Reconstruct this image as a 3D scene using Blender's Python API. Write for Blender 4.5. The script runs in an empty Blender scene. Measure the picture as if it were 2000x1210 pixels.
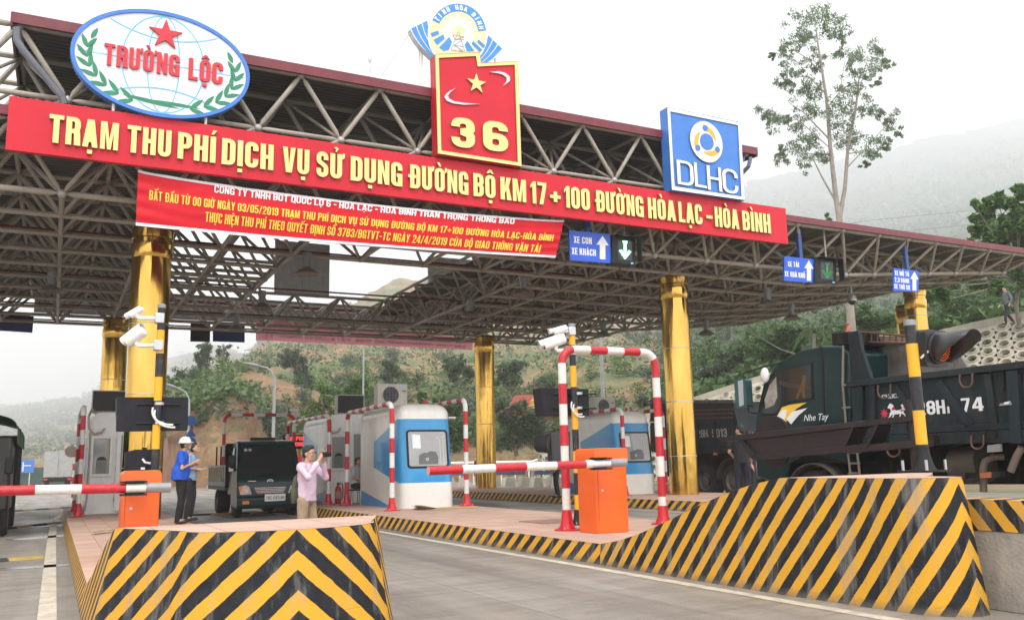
import bpy, bmesh, math, random, unicodedata
from mathutils import Vector, Matrix, noise
from mathutils.geometry import tessellate_polygon
rnd = random.Random(7)
S = bpy.context.scene
COL = S.collection
PI = math.pi
# ------------------------------------------------------------------ camera
CAM_F = 1729.16 / 2000.0            # focal length over image width
PITCH, ROLL, YAW, EYE = math.radians(9.798), math.radians(-1.355), math.radians(27.287), 1.3
fw = Vector((math.sin(YAW) * math.cos(PITCH), math.cos(YAW) * math.cos(PITCH), math.sin(PITCH)))
r0 = Vector((math.cos(YAW), -math.sin(YAW), 0)); u0 = r0.cross(fw)
rt = math.cos(ROLL) * r0 + math.sin(ROLL) * u0
up = -math.sin(ROLL) * r0 + math.cos(ROLL) * u0
cd = bpy.data.cameras.new('camera'); cam = bpy.data.objects.new('camera', cd); COL.objects.link(cam)
cd.sensor_width = 36; cd.lens = 36 * CAM_F; cd.clip_end = 9000; cd.clip_start = 0.05
cam.matrix_world = Matrix(((rt.x, up.x, -fw.x, 0), (rt.y, up.y, -fw.y, 0), (rt.z, up.z, -fw.z, EYE), (0, 0, 0, 1)))
S.camera = cam
def ray(x, y):                       # direction of a surveyed photo point
    return fw + rt * ((x - 1000) / 1729.16) + up * ((605 - y) / 1729.16)
C0 = Vector((0, 0, EYE))
def PX(x, y, X): d = ray(x, y); return C0 + d * (X / d.x)
def PY(x, y, Y): d = ray(x, y); return C0 + d * (Y / d.y)
def PZ(x, y, Z): d = ray(x, y); return C0 + d * ((Z - EYE) / d.z)
def PD(x, y, t): return C0 + ray(x, y) * t
# ------------------------------------------------------------------ light
SUN_E, SUN_A = math.radians(52), math.radians(200)
w = bpy.data.worlds.new('World'); S.world = w; w.use_nodes = True
nt = w.node_tree; nt.nodes.clear()
N = nt.nodes.new; K = nt.links.new
out = N('ShaderNodeOutputWorld'); bg = N('ShaderNodeBackground')
sky = N('ShaderNodeTexSky'); sky.sky_type = 'NISHITA'; sky.sun_disc = False
sky.sun_elevation = SUN_E; sky.sun_rotation = SUN_A; sky.dust_density = 6; sky.air_density = 1.5
hs = N('ShaderNodeHueSaturation'); hs.inputs['Saturation'].default_value = 0.12
mx = N('ShaderNodeMix'); mx.data_type = 'RGBA'; mx.inputs['Factor'].default_value = 0.82
mx.inputs['B'].default_value = (15.6, 15.8, 16.0, 1)        # even overcast, in the sky texture's own units
K(sky.outputs[0], hs.inputs['Color']); K(hs.outputs[0], mx.inputs['A']); K(mx.outputs['Result'], bg.inputs['Color'])
bg.inputs['Strength'].default_value = 0.1
K(bg.outputs[0], out.inputs[0])
sd = bpy.data.lights.new('sun', 'SUN'); sd.energy = 1.3; sd.angle = math.radians(20); sd.color = (1, .96, .9)
so = bpy.data.objects.new('sun', sd); COL.objects.link(so)
sdir = Vector((-math.sin(math.radians(20)) * math.cos(SUN_E), -math.cos(math.radians(20)) * math.cos(SUN_E), math.sin(SUN_E)))
so.rotation_euler = sdir.to_track_quat('Z', 'Y').to_euler(); so.location = (0, -10, 40)
S.view_settings.view_transform = 'Standard'; S.view_settings.look = 'None'
S.view_settings.exposure = 0.42; S.view_settings.gamma = 1
try:
    S.cycles.volume_bounces = 4; S.cycles.max_bounces = 8; S.cycles.use_denoising = True
    S.cycles.transparent_max_bounces = 12
except Exception: pass
# ------------------------------------------------------------------ materials
MATS = {}
def mat(name, col, rough=.6, metal=0, var=.12, scale=3, bump=0, bscale=40, dirt=0, dcol=(.12, .1, .08), spec=None, emit=0, coat=0, alpha=1, trans=0):
    if name in MATS: return MATS[name]
    m = bpy.data.materials.new(name); m.use_nodes = True; t = m.node_tree
    b = t.nodes['Principled BSDF']; n = t.nodes.new; k = t.links.new
    c4 = (*col, 1)
    b.inputs['Roughness'].default_value = rough; b.inputs['Metallic'].default_value = metal
    if spec is not None: b.inputs['Specular IOR Level'].default_value = spec
    if coat: b.inputs['Coat Weight'].default_value = coat; b.inputs['Coat Roughness'].default_value = .08
    if alpha < 1: b.inputs['Alpha'].default_value = alpha
    if trans: b.inputs['Transmission Weight'].default_value = trans
    if emit:
        b.inputs['Emission Color'].default_value = c4; b.inputs['Emission Strength'].default_value = emit
    tc = n('ShaderNodeTexCoord')
    nz = n('ShaderNodeTexNoise'); nz.inputs['Scale'].default_value = scale; nz.inputs['Detail'].default_value = 6
    k(tc.outputs['Object'], nz.inputs['Vector'])
    rp = n('ShaderNodeValToRGB'); e = rp.color_ramp.elements
    e[0].position = .3; e[1].position = .7
    e[0].color = (*[max(0, c * (1 - var)) for c in col], 1); e[1].color = (*[min(1, c * (1 + var)) for c in col], 1)
    k(nz.outputs['Fac'], rp.inputs['Fac']); last = rp.outputs['Color']
    if dirt:
        n2 = n('ShaderNodeTexNoise'); n2.inputs['Scale'].default_value = scale * 2.3; n2.inputs['Detail'].default_value = 9; n2.inputs['Roughness'].default_value = .7
        mp = n('ShaderNodeMapping'); mp.inputs['Scale'].default_value = (1, 1, .35); mp.inputs['Location'].default_value = (3, 5, 1)
        k(tc.outputs['Object'], mp.inputs['Vector']); k(mp.outputs[0], n2.inputs['Vector'])
        r2 = n('ShaderNodeValToRGB'); r2.color_ramp.elements[0].position = .5; r2.color_ramp.elements[1].position = .75
        r2.color_ramp.elements[0].color = (0, 0, 0, 1); r2.color_ramp.elements[1].color = (dirt, dirt, dirt, 1)
        k(n2.outputs['Fac'], r2.inputs['Fac'])
        mi = n('ShaderNodeMix'); mi.data_type = 'RGBA'; mi.inputs['B'].default_value = (*dcol, 1)
        k(r2.outputs['Color'], mi.inputs['Factor']); k(last, mi.inputs['A']); last = mi.outputs['Result']
        r3 = n('ShaderNodeMath'); r3.operation = 'MULTIPLY_ADD'; r3.inputs[1].default_value = .35; r3.inputs[2].default_value = rough
        r3.use_clamp = True
        k(r2.outputs['Color'], r3.inputs[0]); k(r3.outputs[0], b.inputs['Roughness'])
    k(last, b.inputs['Base Color'])
    if bump:
        n3 = n('ShaderNodeTexNoise'); n3.inputs['Scale'].default_value = bscale; n3.inputs['Detail'].default_value = 5
        k(tc.outputs['Object'], n3.inputs['Vector'])
        bp = n('ShaderNodeBump'); bp.inputs['Strength'].default_value = bump; bp.inputs['Distance'].default_value = .02
        k(n3.outputs['Fac'], bp.inputs['Height']); k(bp.outputs[0], b.inputs['Normal'])
    MATS[name] = m; return m
class G:            # little node-graph writer for the special materials
    def __init__(s, name, rough=.6):
        s.m = bpy.data.materials.new(name); s.m.use_nodes = True; s.t = s.m.node_tree; s.b = s.t.nodes['Principled BSDF']
        s.b.inputs['Roughness'].default_value = rough; MATS[name] = s.m; s.tc = s.n('ShaderNodeTexCoord')
    def n(s, ty): return s.t.nodes.new(ty)
    def k(s, a, b): s.t.links.new(a, b)
    def noise(s, scale, detail=5, vec=None, rough=.55, sc=(1, 1, 1)):
        x = s.n('ShaderNodeTexNoise'); x.inputs['Scale'].default_value = scale; x.inputs['Detail'].default_value = detail; x.inputs['Roughness'].default_value = rough
        mp = s.n('ShaderNodeMapping'); mp.inputs['Scale'].default_value = sc
        s.k(vec or s.tc.outputs['Object'], mp.inputs['Vector']); s.k(mp.outputs[0], x.inputs['Vector']); return x.outputs['Fac']
    def ramp(s, fac, *st, interp='LINEAR'):
        x = s.n('ShaderNodeValToRGB'); e = x.color_ramp.elements; x.color_ramp.interpolation = interp
        while len(e) < len(st): e.new(.5)
        for q, (p, c) in zip(e, st):
            q.position = p; q.color = (c, c, c, 1) if not isinstance(c, tuple) else (*c, 1)
        s.k(fac, x.inputs['Fac']); return x.outputs['Color']
    def mix(s, f, a, b, mode='MIX'):
        x = s.n('ShaderNodeMix'); x.data_type = 'RGBA'; x.blend_type = mode
        for key, v in (('Factor', f), ('A', a), ('B', b)):
            i = x.inputs[key]
            if isinstance(v, (int, float)): i.default_value = v if key == 'Factor' else (v, v, v, 1)
            elif isinstance(v, tuple): i.default_value = (*v, 1)
            else: s.k(v, i)
        return x.outputs['Result']
    def math(s, op, a, b=0, c=0):
        x = s.n('ShaderNodeMath'); x.operation = op
        for i, v in enumerate((a, b, c)):
            if isinstance(v, (int, float)): x.inputs[i].default_value = v
            else: s.k(v, x.inputs[i])
        return x.outputs[0]
    def bump(s, h, st=.5, d=.02):
        x = s.n('ShaderNodeBump'); x.inputs['Strength'].default_value = st; x.inputs['Distance'].default_value = d
        s.k(h, x.inputs['Height']); s.k(x.outputs[0], s.b.inputs['Normal'])
    def sep(s, v):
        x = s.n('ShaderNodeSeparateXYZ'); s.k(v, x.inputs[0]); return x.outputs
    def col(s, c): s.k(c, s.b.inputs['Base Color'])
# ------------------------------------------------------------------ things
INV = {}
def thing(name, label, cat, loc=(0, 0, 0), rotz=0, group=None, kind=None):
    o = bpy.data.objects.new(name, None); COL.objects.link(o); o.empty_display_size = .2
    o.location = loc; o.rotation_euler = (0, 0, rotz); o['label'] = label; o['category'] = cat
    if group: o['group'] = group
    if kind: o['kind'] = kind
    INV[o.name] = (Matrix.Translation(Vector(loc)) @ Matrix.Rotation(rotz, 4, 'Z')).inverted()
    return o
def tag(o, label, cat, group=None, kind=None):
    o['label'] = label; o['category'] = cat
    if group: o['group'] = group
    if kind: o['kind'] = kind
    return o
def dup(root, loc, rotz=None, label=None, group=None):
    r = root.copy(); COL.objects.link(r); r.location = loc
    if rotz is not None: r.rotation_euler = (0, 0, rotz)
    if label: r['label'] = label
    if group: r['group'] = group
    for ch in list(root.children):
        c = ch.copy(); COL.objects.link(c); c.parent = r
        for g in list(ch.children):
            d = g.copy(); COL.objects.link(d); d.parent = c
    return r
def basis(d):
    d = Vector(d).normalized(); a = Vector((0, 0, 1)) if abs(d.z) < .95 else Vector((1, 0, 0))
    x = d.cross(a).normalized(); return x, d.cross(x).normalized(), d
class MB:
    def __init__(s): s.v = []; s.f = []; s.mi = []; s.uv = None; s.cm = 0
    def add(s, vs, fs):
        o = len(s.v); s.v += [Vector(p) for p in vs]
        for f in fs: s.f.append([i + o for i in f]); s.mi.append(s.cm)
        return s
    def box(s, c, d, rz=0, rx=0, ry=0):
        M = Matrix.Translation(Vector(c)) @ Matrix.Rotation(rz, 4, 'Z') @ Matrix.Rotation(ry, 4, 'Y') @ Matrix.Rotation(rx, 4, 'X')
        h = [x / 2 for x in d]
        vs = [M @ Vector((a * h[0], b * h[1], e * h[2])) for a in (-1, 1) for b in (-1, 1) for e in (-1, 1)]
        return s.add(vs, [(0, 1, 3, 2), (4, 6, 7, 5), (0, 4, 5, 1), (2, 3, 7, 6), (0, 2, 6, 4), (1, 5, 7, 3)])
    def bx(s, x0, x1, y0, y1, z0, z1): return s.box(((x0 + x1) / 2, (y0 + y1) / 2, (z0 + z1) / 2), (x1 - x0, y1 - y0, z1 - z0))
    def cyl(s, a, b, r, r2=None, n=12, caps=True):
        a, b = Vector(a), Vector(b); r2 = r if r2 is None else r2
        x, y, _ = basis(b - a); vs = []
        for p, q in ((a, r), (b, r2)):
            vs += [p + (x * math.cos(2 * PI * i / n) + y * math.sin(2 * PI * i / n)) * q for i in range(n)]
        fs = [(i, (i + 1) % n, n + (i + 1) % n, n + i) for i in range(n)]
        if caps: fs += [tuple(range(n))[::-1], tuple(range(n, 2 * n))]
        return s.add(vs, fs)
    def tube(s, pts, r, n=8, closed=False, caps=True):
        P = [Vector(p) for p in pts]; R = r if isinstance(r, (list, tuple)) else [r] * len(P)
        vs = []; x = None
        for i, p in enumerate(P):
            if closed: d = P[(i + 1) % len(P)] - P[i - 1]
            else: d = P[min(i + 1, len(P) - 1)] - P[max(i - 1, 0)]
            d.normalize()
            if x is None: x, y, _ = basis(d)
            else:
                x = (x - d * x.dot(d)).normalized(); y = d.cross(x)
            vs += [p + (x * math.cos(2 * PI * j / n) + y * math.sin(2 * PI * j / n)) * R[i] for j in range(n)]
        m = len(P); fs = []
        for i in range(m if closed else m - 1):
            a, b = i * n, ((i + 1) % m) * n
            fs += [(a + j, a + (j + 1) % n, b + (j + 1) % n, b + j) for j in range(n)]
        if not closed and caps: fs += [tuple(range(n))[::-1], tuple(range((m - 1) * n, m * n))]
        return s.add(vs, fs)
    def lathe(s, c, prof, n=24, axis=(0, 0, 1), caps=False):
        c = Vector(c); x, y, d = basis(axis); vs = []
        for (r, h) in prof: vs += [c + d * h + (x * math.cos(2 * PI * i / n) + y * math.sin(2 * PI * i / n)) * r for i in range(n)]
        fs = []
        for k in range(len(prof) - 1):
            a, b = k * n, (k + 1) * n
            fs += [(a + j, a + (j + 1) % n, b + (j + 1) % n, b + j) for j in range(n)]
        if caps: fs += [tuple(range(n))[::-1], tuple(range((len(prof) - 1) * n, len(prof) * n))]
        return s.add(vs, fs)
    def sph(s, c, r, n=10, m=7):
        r = r if isinstance(r, (tuple, list)) else (r, r, r); c = Vector(c); vs = [c + Vector((0, 0, -r[2]))]
        for j in range(1, m):
            t = -PI / 2 + PI * j / m
            vs += [c + Vector((r[0] * math.cos(t) * math.cos(2 * PI * i / n), r[1] * math.cos(t) * math.sin(2 * PI * i / n), r[2] * math.sin(t))) for i in range(n)]
        vs.append(c + Vector((0, 0, r[2]))); fs = []
        for i in range(n): fs.append((0, 1 + (i + 1) % n, 1 + i))
        for j in range(m - 2):
            a = 1 + j * n; fs += [(a + i, a + (i + 1) % n, a + n + (i + 1) % n, a + n + i) for i in range(n)]
        a = 1 + (m - 2) * n; fs += [(a + i, a + (i + 1) % n, len(vs) - 1) for i in range(n)]
        return s.add(vs, fs)
    def prism(s, polys, o, ax, ay, depth):      # polys: outline + holes in 2D, extruded along -(ax x ay) .. i.e. towards the back
        o, ax, ay = Vector(o), Vector(ax), Vector(ay); nn = ax.cross(ay).normalized()
        pl = []
        for i, p in enumerate(polys):
            a = sum(p[k - 1][0] * p[k][1] - p[k][0] * p[k - 1][1] for k in range(len(p)))
            pl.append(list(p) if (a > 0) == (i == 0) else list(p)[::-1])
        tri = tessellate_polygon([[Vector((q[0], q[1], 0)) for q in p] for p in pl])
        flat = [q for p in pl for q in p]; n = len(flat)
        F = [o + ax * q[0] + ay * q[1] for q in flat]; vs = F + [p - nn * depth for p in F]; fs = []
        for t in tri:
            a, b, c = (Vector((*flat[i], 0)) for i in t)
            if (b - a).cross(c - a).z < 0: t = t[::-1]
            fs.append(tuple(t)); fs.append(tuple(i + n for i in t[::-1]))
        k = 0
        for p in pl:
            L = len(p)
            for i in range(L): fs.append((k + i, k + i + n, k + (i + 1) % L + n, k + (i + 1) % L))
            k += L
        return s.add(vs, fs)
    def grid(s, f, nu, nv):
        vs = [f(i / nu, j / nv) for j in range(nv + 1) for i in range(nu + 1)]
        return s.add(vs, [(j * (nu + 1) + i, j * (nu + 1) + i + 1, (j + 1) * (nu + 1) + i + 1, (j + 1) * (nu + 1) + i) for j in range(nv) for i in range(nu)])
    def build(s, name, m, parent=None, bevel=0, smooth=30, world=True, seg=2):
        me = bpy.data.meshes.new(name); M = None
        if parent is not None and world: M = INV.get(parent.name)
        me.from_pydata([tuple(M @ p) if M else tuple(p) for p in s.v], [], s.f)
        for x in (m if isinstance(m, (list, tuple)) else [m]): me.materials.append(x)
        if any(s.mi): me.polygons.foreach_set('material_index', s.mi)
        if s.uv:
            ul = me.uv_layers.new(name='UVMap')
            for L in me.loops: ul.data[L.index].uv = s.uv[L.vertex_index]
        if smooth:
            me.polygons.foreach_set('use_smooth', [True] * len(me.polygons)); me.set_sharp_from_angle(angle=math.radians(smooth))
        me.update()
        o = bpy.data.objects.new(name, me); COL.objects.link(o)
        if parent is not None:
            o.parent = parent
            if parent.name in INV: INV[o.name] = INV[parent.name]
        if bevel:
            b = o.modifiers.new('bevel', 'BEVEL'); b.width = bevel; b.segments = seg; b.limit_method = 'ANGLE'; b.angle_limit = math.radians(40)
        return o
def arcpts(cx, cy, r, a0, a1, n=6, ry=None):
    ry = r if ry is None else ry
    return [(cx + r * math.cos(math.radians(a0 + (a1 - a0) * i / n)), cy + ry * math.sin(math.radians(a0 + (a1 - a0) * i / n))) for i in range(n + 1)]
def rr(x0, y0, x1, y1, r, n=5):
    r = max(.001, min(r, (x1 - x0) / 2 - 1e-4, (y1 - y0) / 2 - 1e-4))
    return arcpts(x1 - r, y0 + r, r, -90, 0, n) + arcpts(x1 - r, y1 - r, r, 0, 90, n) + arcpts(x0 + r, y1 - r, r, 90, 180, n) + arcpts(x0 + r, y0 + r, r, 180, 270, n)
def stroke(pts, w):
    P = [Vector((*p, 0)) for p in pts]; L = []; R = []
    for i, p in enumerate(P):
        a = (P[i] - P[i - 1]).normalized() if i else None; b = (P[i + 1] - P[i]).normalized() if i < len(P) - 1 else None
        d = (a + b).normalized() if a and b else (a or b); n = Vector((-d.y, d.x, 0))
        h = w / 2 / max(.5, (n.dot(Vector((-(a or b).y, (a or b).x, 0)))))
        L.append((p + n * h)[:2]); R.append((p - n * h)[:2])
    return L + R[::-1]
def star(cx, cy, r, ri=.382, rot=90):
    return [(cx + (r if i % 2 == 0 else r * ri) * math.cos(math.radians(rot + 36 * i)), cy + (r if i % 2 == 0 else r * ri) * math.sin(math.radians(rot + 36 * i))) for i in range(10)]
def ell(cx, cy, a, b, n=64): return [(cx + a * math.cos(2 * PI * i / n), cy + b * math.sin(2 * PI * i / n)) for i in range(n)]
# ------------------------------------------------------------------ block lettering drawn as outlines (cap height 1)
def glyph(ch, w, s):
    t = s * .82; r = min(w * .46, .26); ri = max(.02, r - s * .8); T = 1
    def bowl(x0, y0, x1, y1, rad):   # right side rounded block
        rad = min(rad, (y1 - y0) / 2 - .001, (x1 - x0) * .9)
        return [(x0, y0)] + arcpts(x1 - rad, y0 + rad, rad, -90, 0, 4) + arcpts(x1 - rad, y1 - rad, rad, 0, 90, 4) + [(x0, y1)]
    if ch in 'O0': return [[rr(0, 0, w, 1, r), rr(s, t, w - s, 1 - t, ri)]], w
    if ch == 'Q': return [[rr(0, 0, w, 1, r), rr(s, t, w - s, 1 - t, ri)], [(w * .62, .02), (w * .78, .2), (w * 1.06, -.06), (w * .9, -.14)]], w
    if ch in 'DĐ':
        g = [[bowl(0, 0, w, 1, r), bowl(s, t, w - s, 1 - t, ri)]]
        if ch == 'Đ': g.append([[(-s * .45, .44), (-.001, .44), (-.001, .57), (-s * .45, .57)]]); g.append([[(s + .001, .44), (s * 1.55, .44), (s * 1.55, .57), (s + .001, .57)]])
        return g, w
    if ch == 'I': return [[[(0, 0), (s, 0), (s, 1), (0, 1)]]], s
    if ch == 'T': return [[[(w / 2 - s / 2, 0), (w / 2 + s / 2, 0), (w / 2 + s / 2, 1 - t), (w, 1 - t), (w, 1), (0, 1), (0, 1 - t), (w / 2 - s / 2, 1 - t)]]], w
    if ch == 'L': w *= .85; return [[[(0, 0), (w, 0), (w, t), (s, t), (s, 1), (0, 1)]]], w
    if ch == 'H': return [[[(0, 0), (s, 0), (s, .5 - t / 2), (w - s, .5 - t / 2), (w - s, 0), (w, 0), (w, 1), (w - s, 1), (w - s, .5 + t / 2), (s, .5 + t / 2), (s, 1), (0, 1)]]], w
    if ch == 'E': w *= .88; return [[[(0, 0), (w, 0), (w, t), (s, t), (s, .5 - t / 2), (w * .9, .5 - t / 2), (w * .9, .5 + t / 2), (s, .5 + t / 2), (s, 1 - t), (w, 1 - t), (w, 1), (0, 1)]]], w
    if ch == 'N': return [[[(0, 0), (s * .92, 0), (s * .92, .55), (w - s * .95, 0), (w, 0), (w, 1), (w - s * .92, 1), (w - s * .92, .45), (s * .95, 1), (0, 1)]]], w
    if ch == 'M':
        w *= 1.28; return [[[(0, 0), (s * .85, 0), (s * .85, .62), (w / 2 - s * .32, 0), (w / 2 + s * .32, 0), (w - s * .85, .62), (w - s * .85, 0), (w, 0), (w, 1), (w - s * 1.1, 1), (w / 2, .36), (s * 1.1, 1), (0, 1)]]], w
    if ch == 'K': return [[[(0, 0), (s, 0), (s, .3), (s * 1.35, .42), (w - s * .98, 0), (w + .02, 0), (s * 1.95, .6), (w, 1), (w - s * 1.05, 1), (s, .56), (s, 1), (0, 1)]]], w
    if ch == 'A':
        w *= 1.08; a = s * .6
        def xo(y): return w / 2 - a + 0 * y
        L = lambda y: (w / 2 - a) * y; I = lambda y: s + (w / 2 - s) * y / .86 * 1.0
        return [[[(0, 0), (s * .95, 0), (s * .95 + .035, .18), (w - s * .95 - .035, .18), (w - s * .95, 0), (w, 0), (w / 2 + a, 1), (w / 2 - a, 1)], [(s * .98 + .07, .18 + t * .85), (w / 2, .8), (w - s * .98 - .07, .18 + t * .85)]]], w
    if ch == 'V': w *= 1.05; a = s * .6; return [[[(0, 1), (w / 2 - a, 0), (w / 2 + a, 0), (w, 1), (w - s * .98, 1), (w / 2, .28), (s * .98, 1)]]], w
    if ch == 'Y': return [[[(w / 2 - s / 2, 0), (w / 2 + s / 2, 0), (w / 2 + s / 2, .4), (w, 1), (w - s, 1), (w / 2, .6), (s, 1), (0, 1), (w / 2 - s / 2, .4)]]], w
    if ch == 'X': return [[[(0, 0), (s, 0), (w / 2, .34), (w - s, 0), (w, 0), (w / 2 + s * .52, .51), (w, 1), (w - s, 1), (w / 2, .67), (s, 1), (0, 1), (w / 2 - s * .52, .51)]]], w
    if ch == 'U': return [[[(0, 1)] + arcpts(r, r, r, 180, 270, 5) + arcpts(w - r, r, r, 270, 360, 5) + [(w, 1), (w - s, 1)] + arcpts(w - s - ri, t + ri, ri, 360, 270, 4) + arcpts(s + ri, t + ri, ri, 270, 180, 4) + [(s, 1)]]], w
    if ch in 'CG':
        o = [(w, .66)] + arcpts(w - r, 1 - r, r, 0, 90, 5) + arcpts(r, 1 - r, r, 90, 180, 5) + arcpts(r, r, r, 180, 270, 5)
        inn = arcpts(s + ri, t + ri, ri, 270, 180, 4) + arcpts(s + ri, 1 - t - ri, ri, 180, 90, 4) + arcpts(w - s - ri, 1 - t - ri, ri, 90, 0, 4) + [(w - s, .66)]
        if ch == 'C': o += arcpts(w - r, r, r, 270, 360, 5) + [(w, .35), (w - s, .35)] + arcpts(w - s - ri, t + ri, ri, 360, 270, 4)
        else: o += [(w, 0), (w, .53), (w * .5, .53), (w * .5, .53 - t), (w - s, .53 - t), (w - s, t)]
        return [[o + inn]], w
    if ch == 'P': return [[[(0, 0), (s, 0), (s, .4)] + bowl(s, .4, w, 1, r)[1:-1] + [(0, 1)], bowl(s, .4 + t, w - s, 1 - t, ri)]], w
    if ch == 'R': return [[[(0, 0), (s, 0), (s, .42), (w - s - .02, .42), (w - s, 0), (w + .02, 0), (w - .005, .42)] + arcpts(w - r * .8, .5 + r * .75, r * .8, -30, 0, 3) + arcpts(w - r, 1 - r, r, 0, 90, 4) + [(0, 1)], bowl(s, .42 + t, w - s, 1 - t, ri)]], w
    if ch in 'B8':
        a = [(0, 0)] if ch == 'B' else arcpts(r, r, r, 180, 270, 4)
        b = [(0, 1)] if ch == 'B' else arcpts(r, 1 - r, r, 90, 180, 4)
        wst = [] if ch == 'B' else [(0, .6), (.05, .52), (0, .44)]
        o = a + arcpts(w - r, r, r, -90, 0, 4) + [(w, .44), (w - .05, .52), (w, .6)] + arcpts(w - r, 1 - r, r, 0, 90, 4) + b + wst
        h = rr if ch == '8' else (lambda x0, y0, x1, y1, q: bowl(x0, y0, x1, y1, q))
        return [[o, h(s, t, w - s, .52 - t / 2, ri), h(s, .52 + t / 2, w - s, 1 - t, ri)]], w
    if ch == 'S' or ch == '2' or ch == '5':
        c = s / 2; x0, x1 = c, w - c; q = min(r * .8, (x1 - x0) / 2 - .004); tp, bt = 1 - t / 2, t / 2; m = .52
        if ch == 'S':
            p = [(x1, .68)] + arcpts(x1 - q, tp - q, q, 0, 90, 4) + arcpts(x0 + q, tp - q, q, 90, 180, 4) + [(x0, .66), (x0 + .03, .59), (w / 2, m), (x1 - .03, .43), (x1, .36)] + arcpts(x1 - q, bt + q, q, 0, -90, 4) + arcpts(x0 + q, bt + q, q, 270, 180, 4) + [(x0, .33)]
            return [[stroke(p, s * .95)]], w
        if ch == '2':
            p = [(x0, .68)] + arcpts(x0 + q, tp - q, q, 180, 90, 4) + arcpts(x1 - q, tp - q, q, 90, 0, 4) + [(x1, .62), (x0 + .04, bt + .14)]
            return [[stroke(p, s * .95)], [[(0, 0), (w, 0), (w, t), (0, t)]]], w
        return [[[(0, 1), (0, .46), (s, .46), (w - s - ri, .62 - t)] + arcpts(w - s - ri, .62 - t - ri, ri, 90, 0, 3) + arcpts(w - s - ri, t + ri, ri, 0, -90, 3) + arcpts(s + ri, t + ri, ri, 270, 180, 3) + [(s, .3), (0, .3)] + arcpts(r, r, r, 180, 270, 4) + arcpts(w - r, r, r, 270, 360, 4) + arcpts(w - r, .62 - r, r, 0, 90, 3) + [(s, .62), (s, 1 - t), (w, 1 - t), (w, 1)]]], w
    if ch == '3':
        o = [(0, .68)] + arcpts(r, 1 - r, r, 180, 90, 4) + arcpts(w - r, 1 - r, r, 90, 0, 4) + [(w, .6), (w - .05, .52), (w, .44)] + arcpts(w - r, r, r, 0, -90, 4) + arcpts(r, r, r, 270, 180, 4) + [(0, .32), (s, .32)]
        o += arcpts(s + ri, t + ri, ri, 180, 270, 3) + arcpts(w - s - ri, t + ri, ri, 270, 360, 3) + [(w - s, .46 - t / 2), (w * .38, .52 - t / 2), (w * .38, .52 + t / 2), (w - s, .58 + t / 2)] + arcpts(w - s - ri, 1 - t - ri, ri, 0, 90, 3) + arcpts(s + ri, 1 - t - ri, ri, 90, 180, 3) + [(s, .68)]
        return [[o]], w
    if ch in '69':
        o = [(w, .7)] + arcpts(w - r, 1 - r, r, 0, 90, 4) + arcpts(r, 1 - r, r, 90, 180, 4) + arcpts(r, r, r, 180, 270, 4) + arcpts(w - r, r, r, 270, 360, 4) + arcpts(w - r, .6 - r, r, 0, 90, 4) + [(s, .6)] + arcpts(s + ri, 1 - t - ri, ri, 180, 90, 3) + arcpts(w - s - ri, 1 - t - ri, ri, 90, 0, 3) + [(w - s, .7)]
        g = [o, rr(s, t, w - s, .6 - t, ri)]
        if ch == '9': g = [[(w - x, 1 - y) for x, y in p] for p in g]
        return [g], w
    if ch == '7': return [[[(w * .18, 0), (w * .18 + s * 1.05, 0), (w, 1 - t), (w, 1), (0, 1), (0, 1 - t), (w - s, 1 - t)]]], w
    if ch == '4': return [[[(w * .55, 0), (w * .55 + s, 0), (w * .55 + s, .2), (w, .2), (w, .2 + t), (w * .55 + s, .2 + t), (w * .55 + s, 1), (w * .5, 1), (0, .2 + t), (0, .2), (w * .55, .2)], [(s * .85, .2 + t), (w * .55, .2 + t), (w * .55, .74)]]], w
    if ch == '1': w *= .62; return [[[(w - s, 0), (w, 0), (w, 1), (w - s * .75, 1), (0, .82), (0, .82 - t), (w - s, .8)]]], w
    if ch == '+': a = t / 2; return [[[(0, .45 - a), (w / 2 - a, .45 - a), (w / 2 - a, .2), (w / 2 + a, .2), (w / 2 + a, .45 - a), (w, .45 - a), (w, .45 + a), (w / 2 + a, .45 + a), (w / 2 + a, .7), (w / 2 - a, .7), (w / 2 - a, .45 + a), (0, .45 + a)]]], w
    if ch == '-': w *= .6; return [[[(0, .36), (w, .36), (w, .36 + t), (0, .36 + t)]]], w
    if ch == '/': w *= .75; return [[[(0, 0), (s * .7, 0), (w, 1), (w - s * .7, 1)]]], w
    if ch == ',': return [[[(0, 0), (s * .3, -.16), (s * .7, -.16), (s, 0), (s, t), (0, t)]]], s
    if ch == '.': return [[[(0, 0), (s, 0), (s, t), (0, t)]]], s
    return [], w * .55
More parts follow.
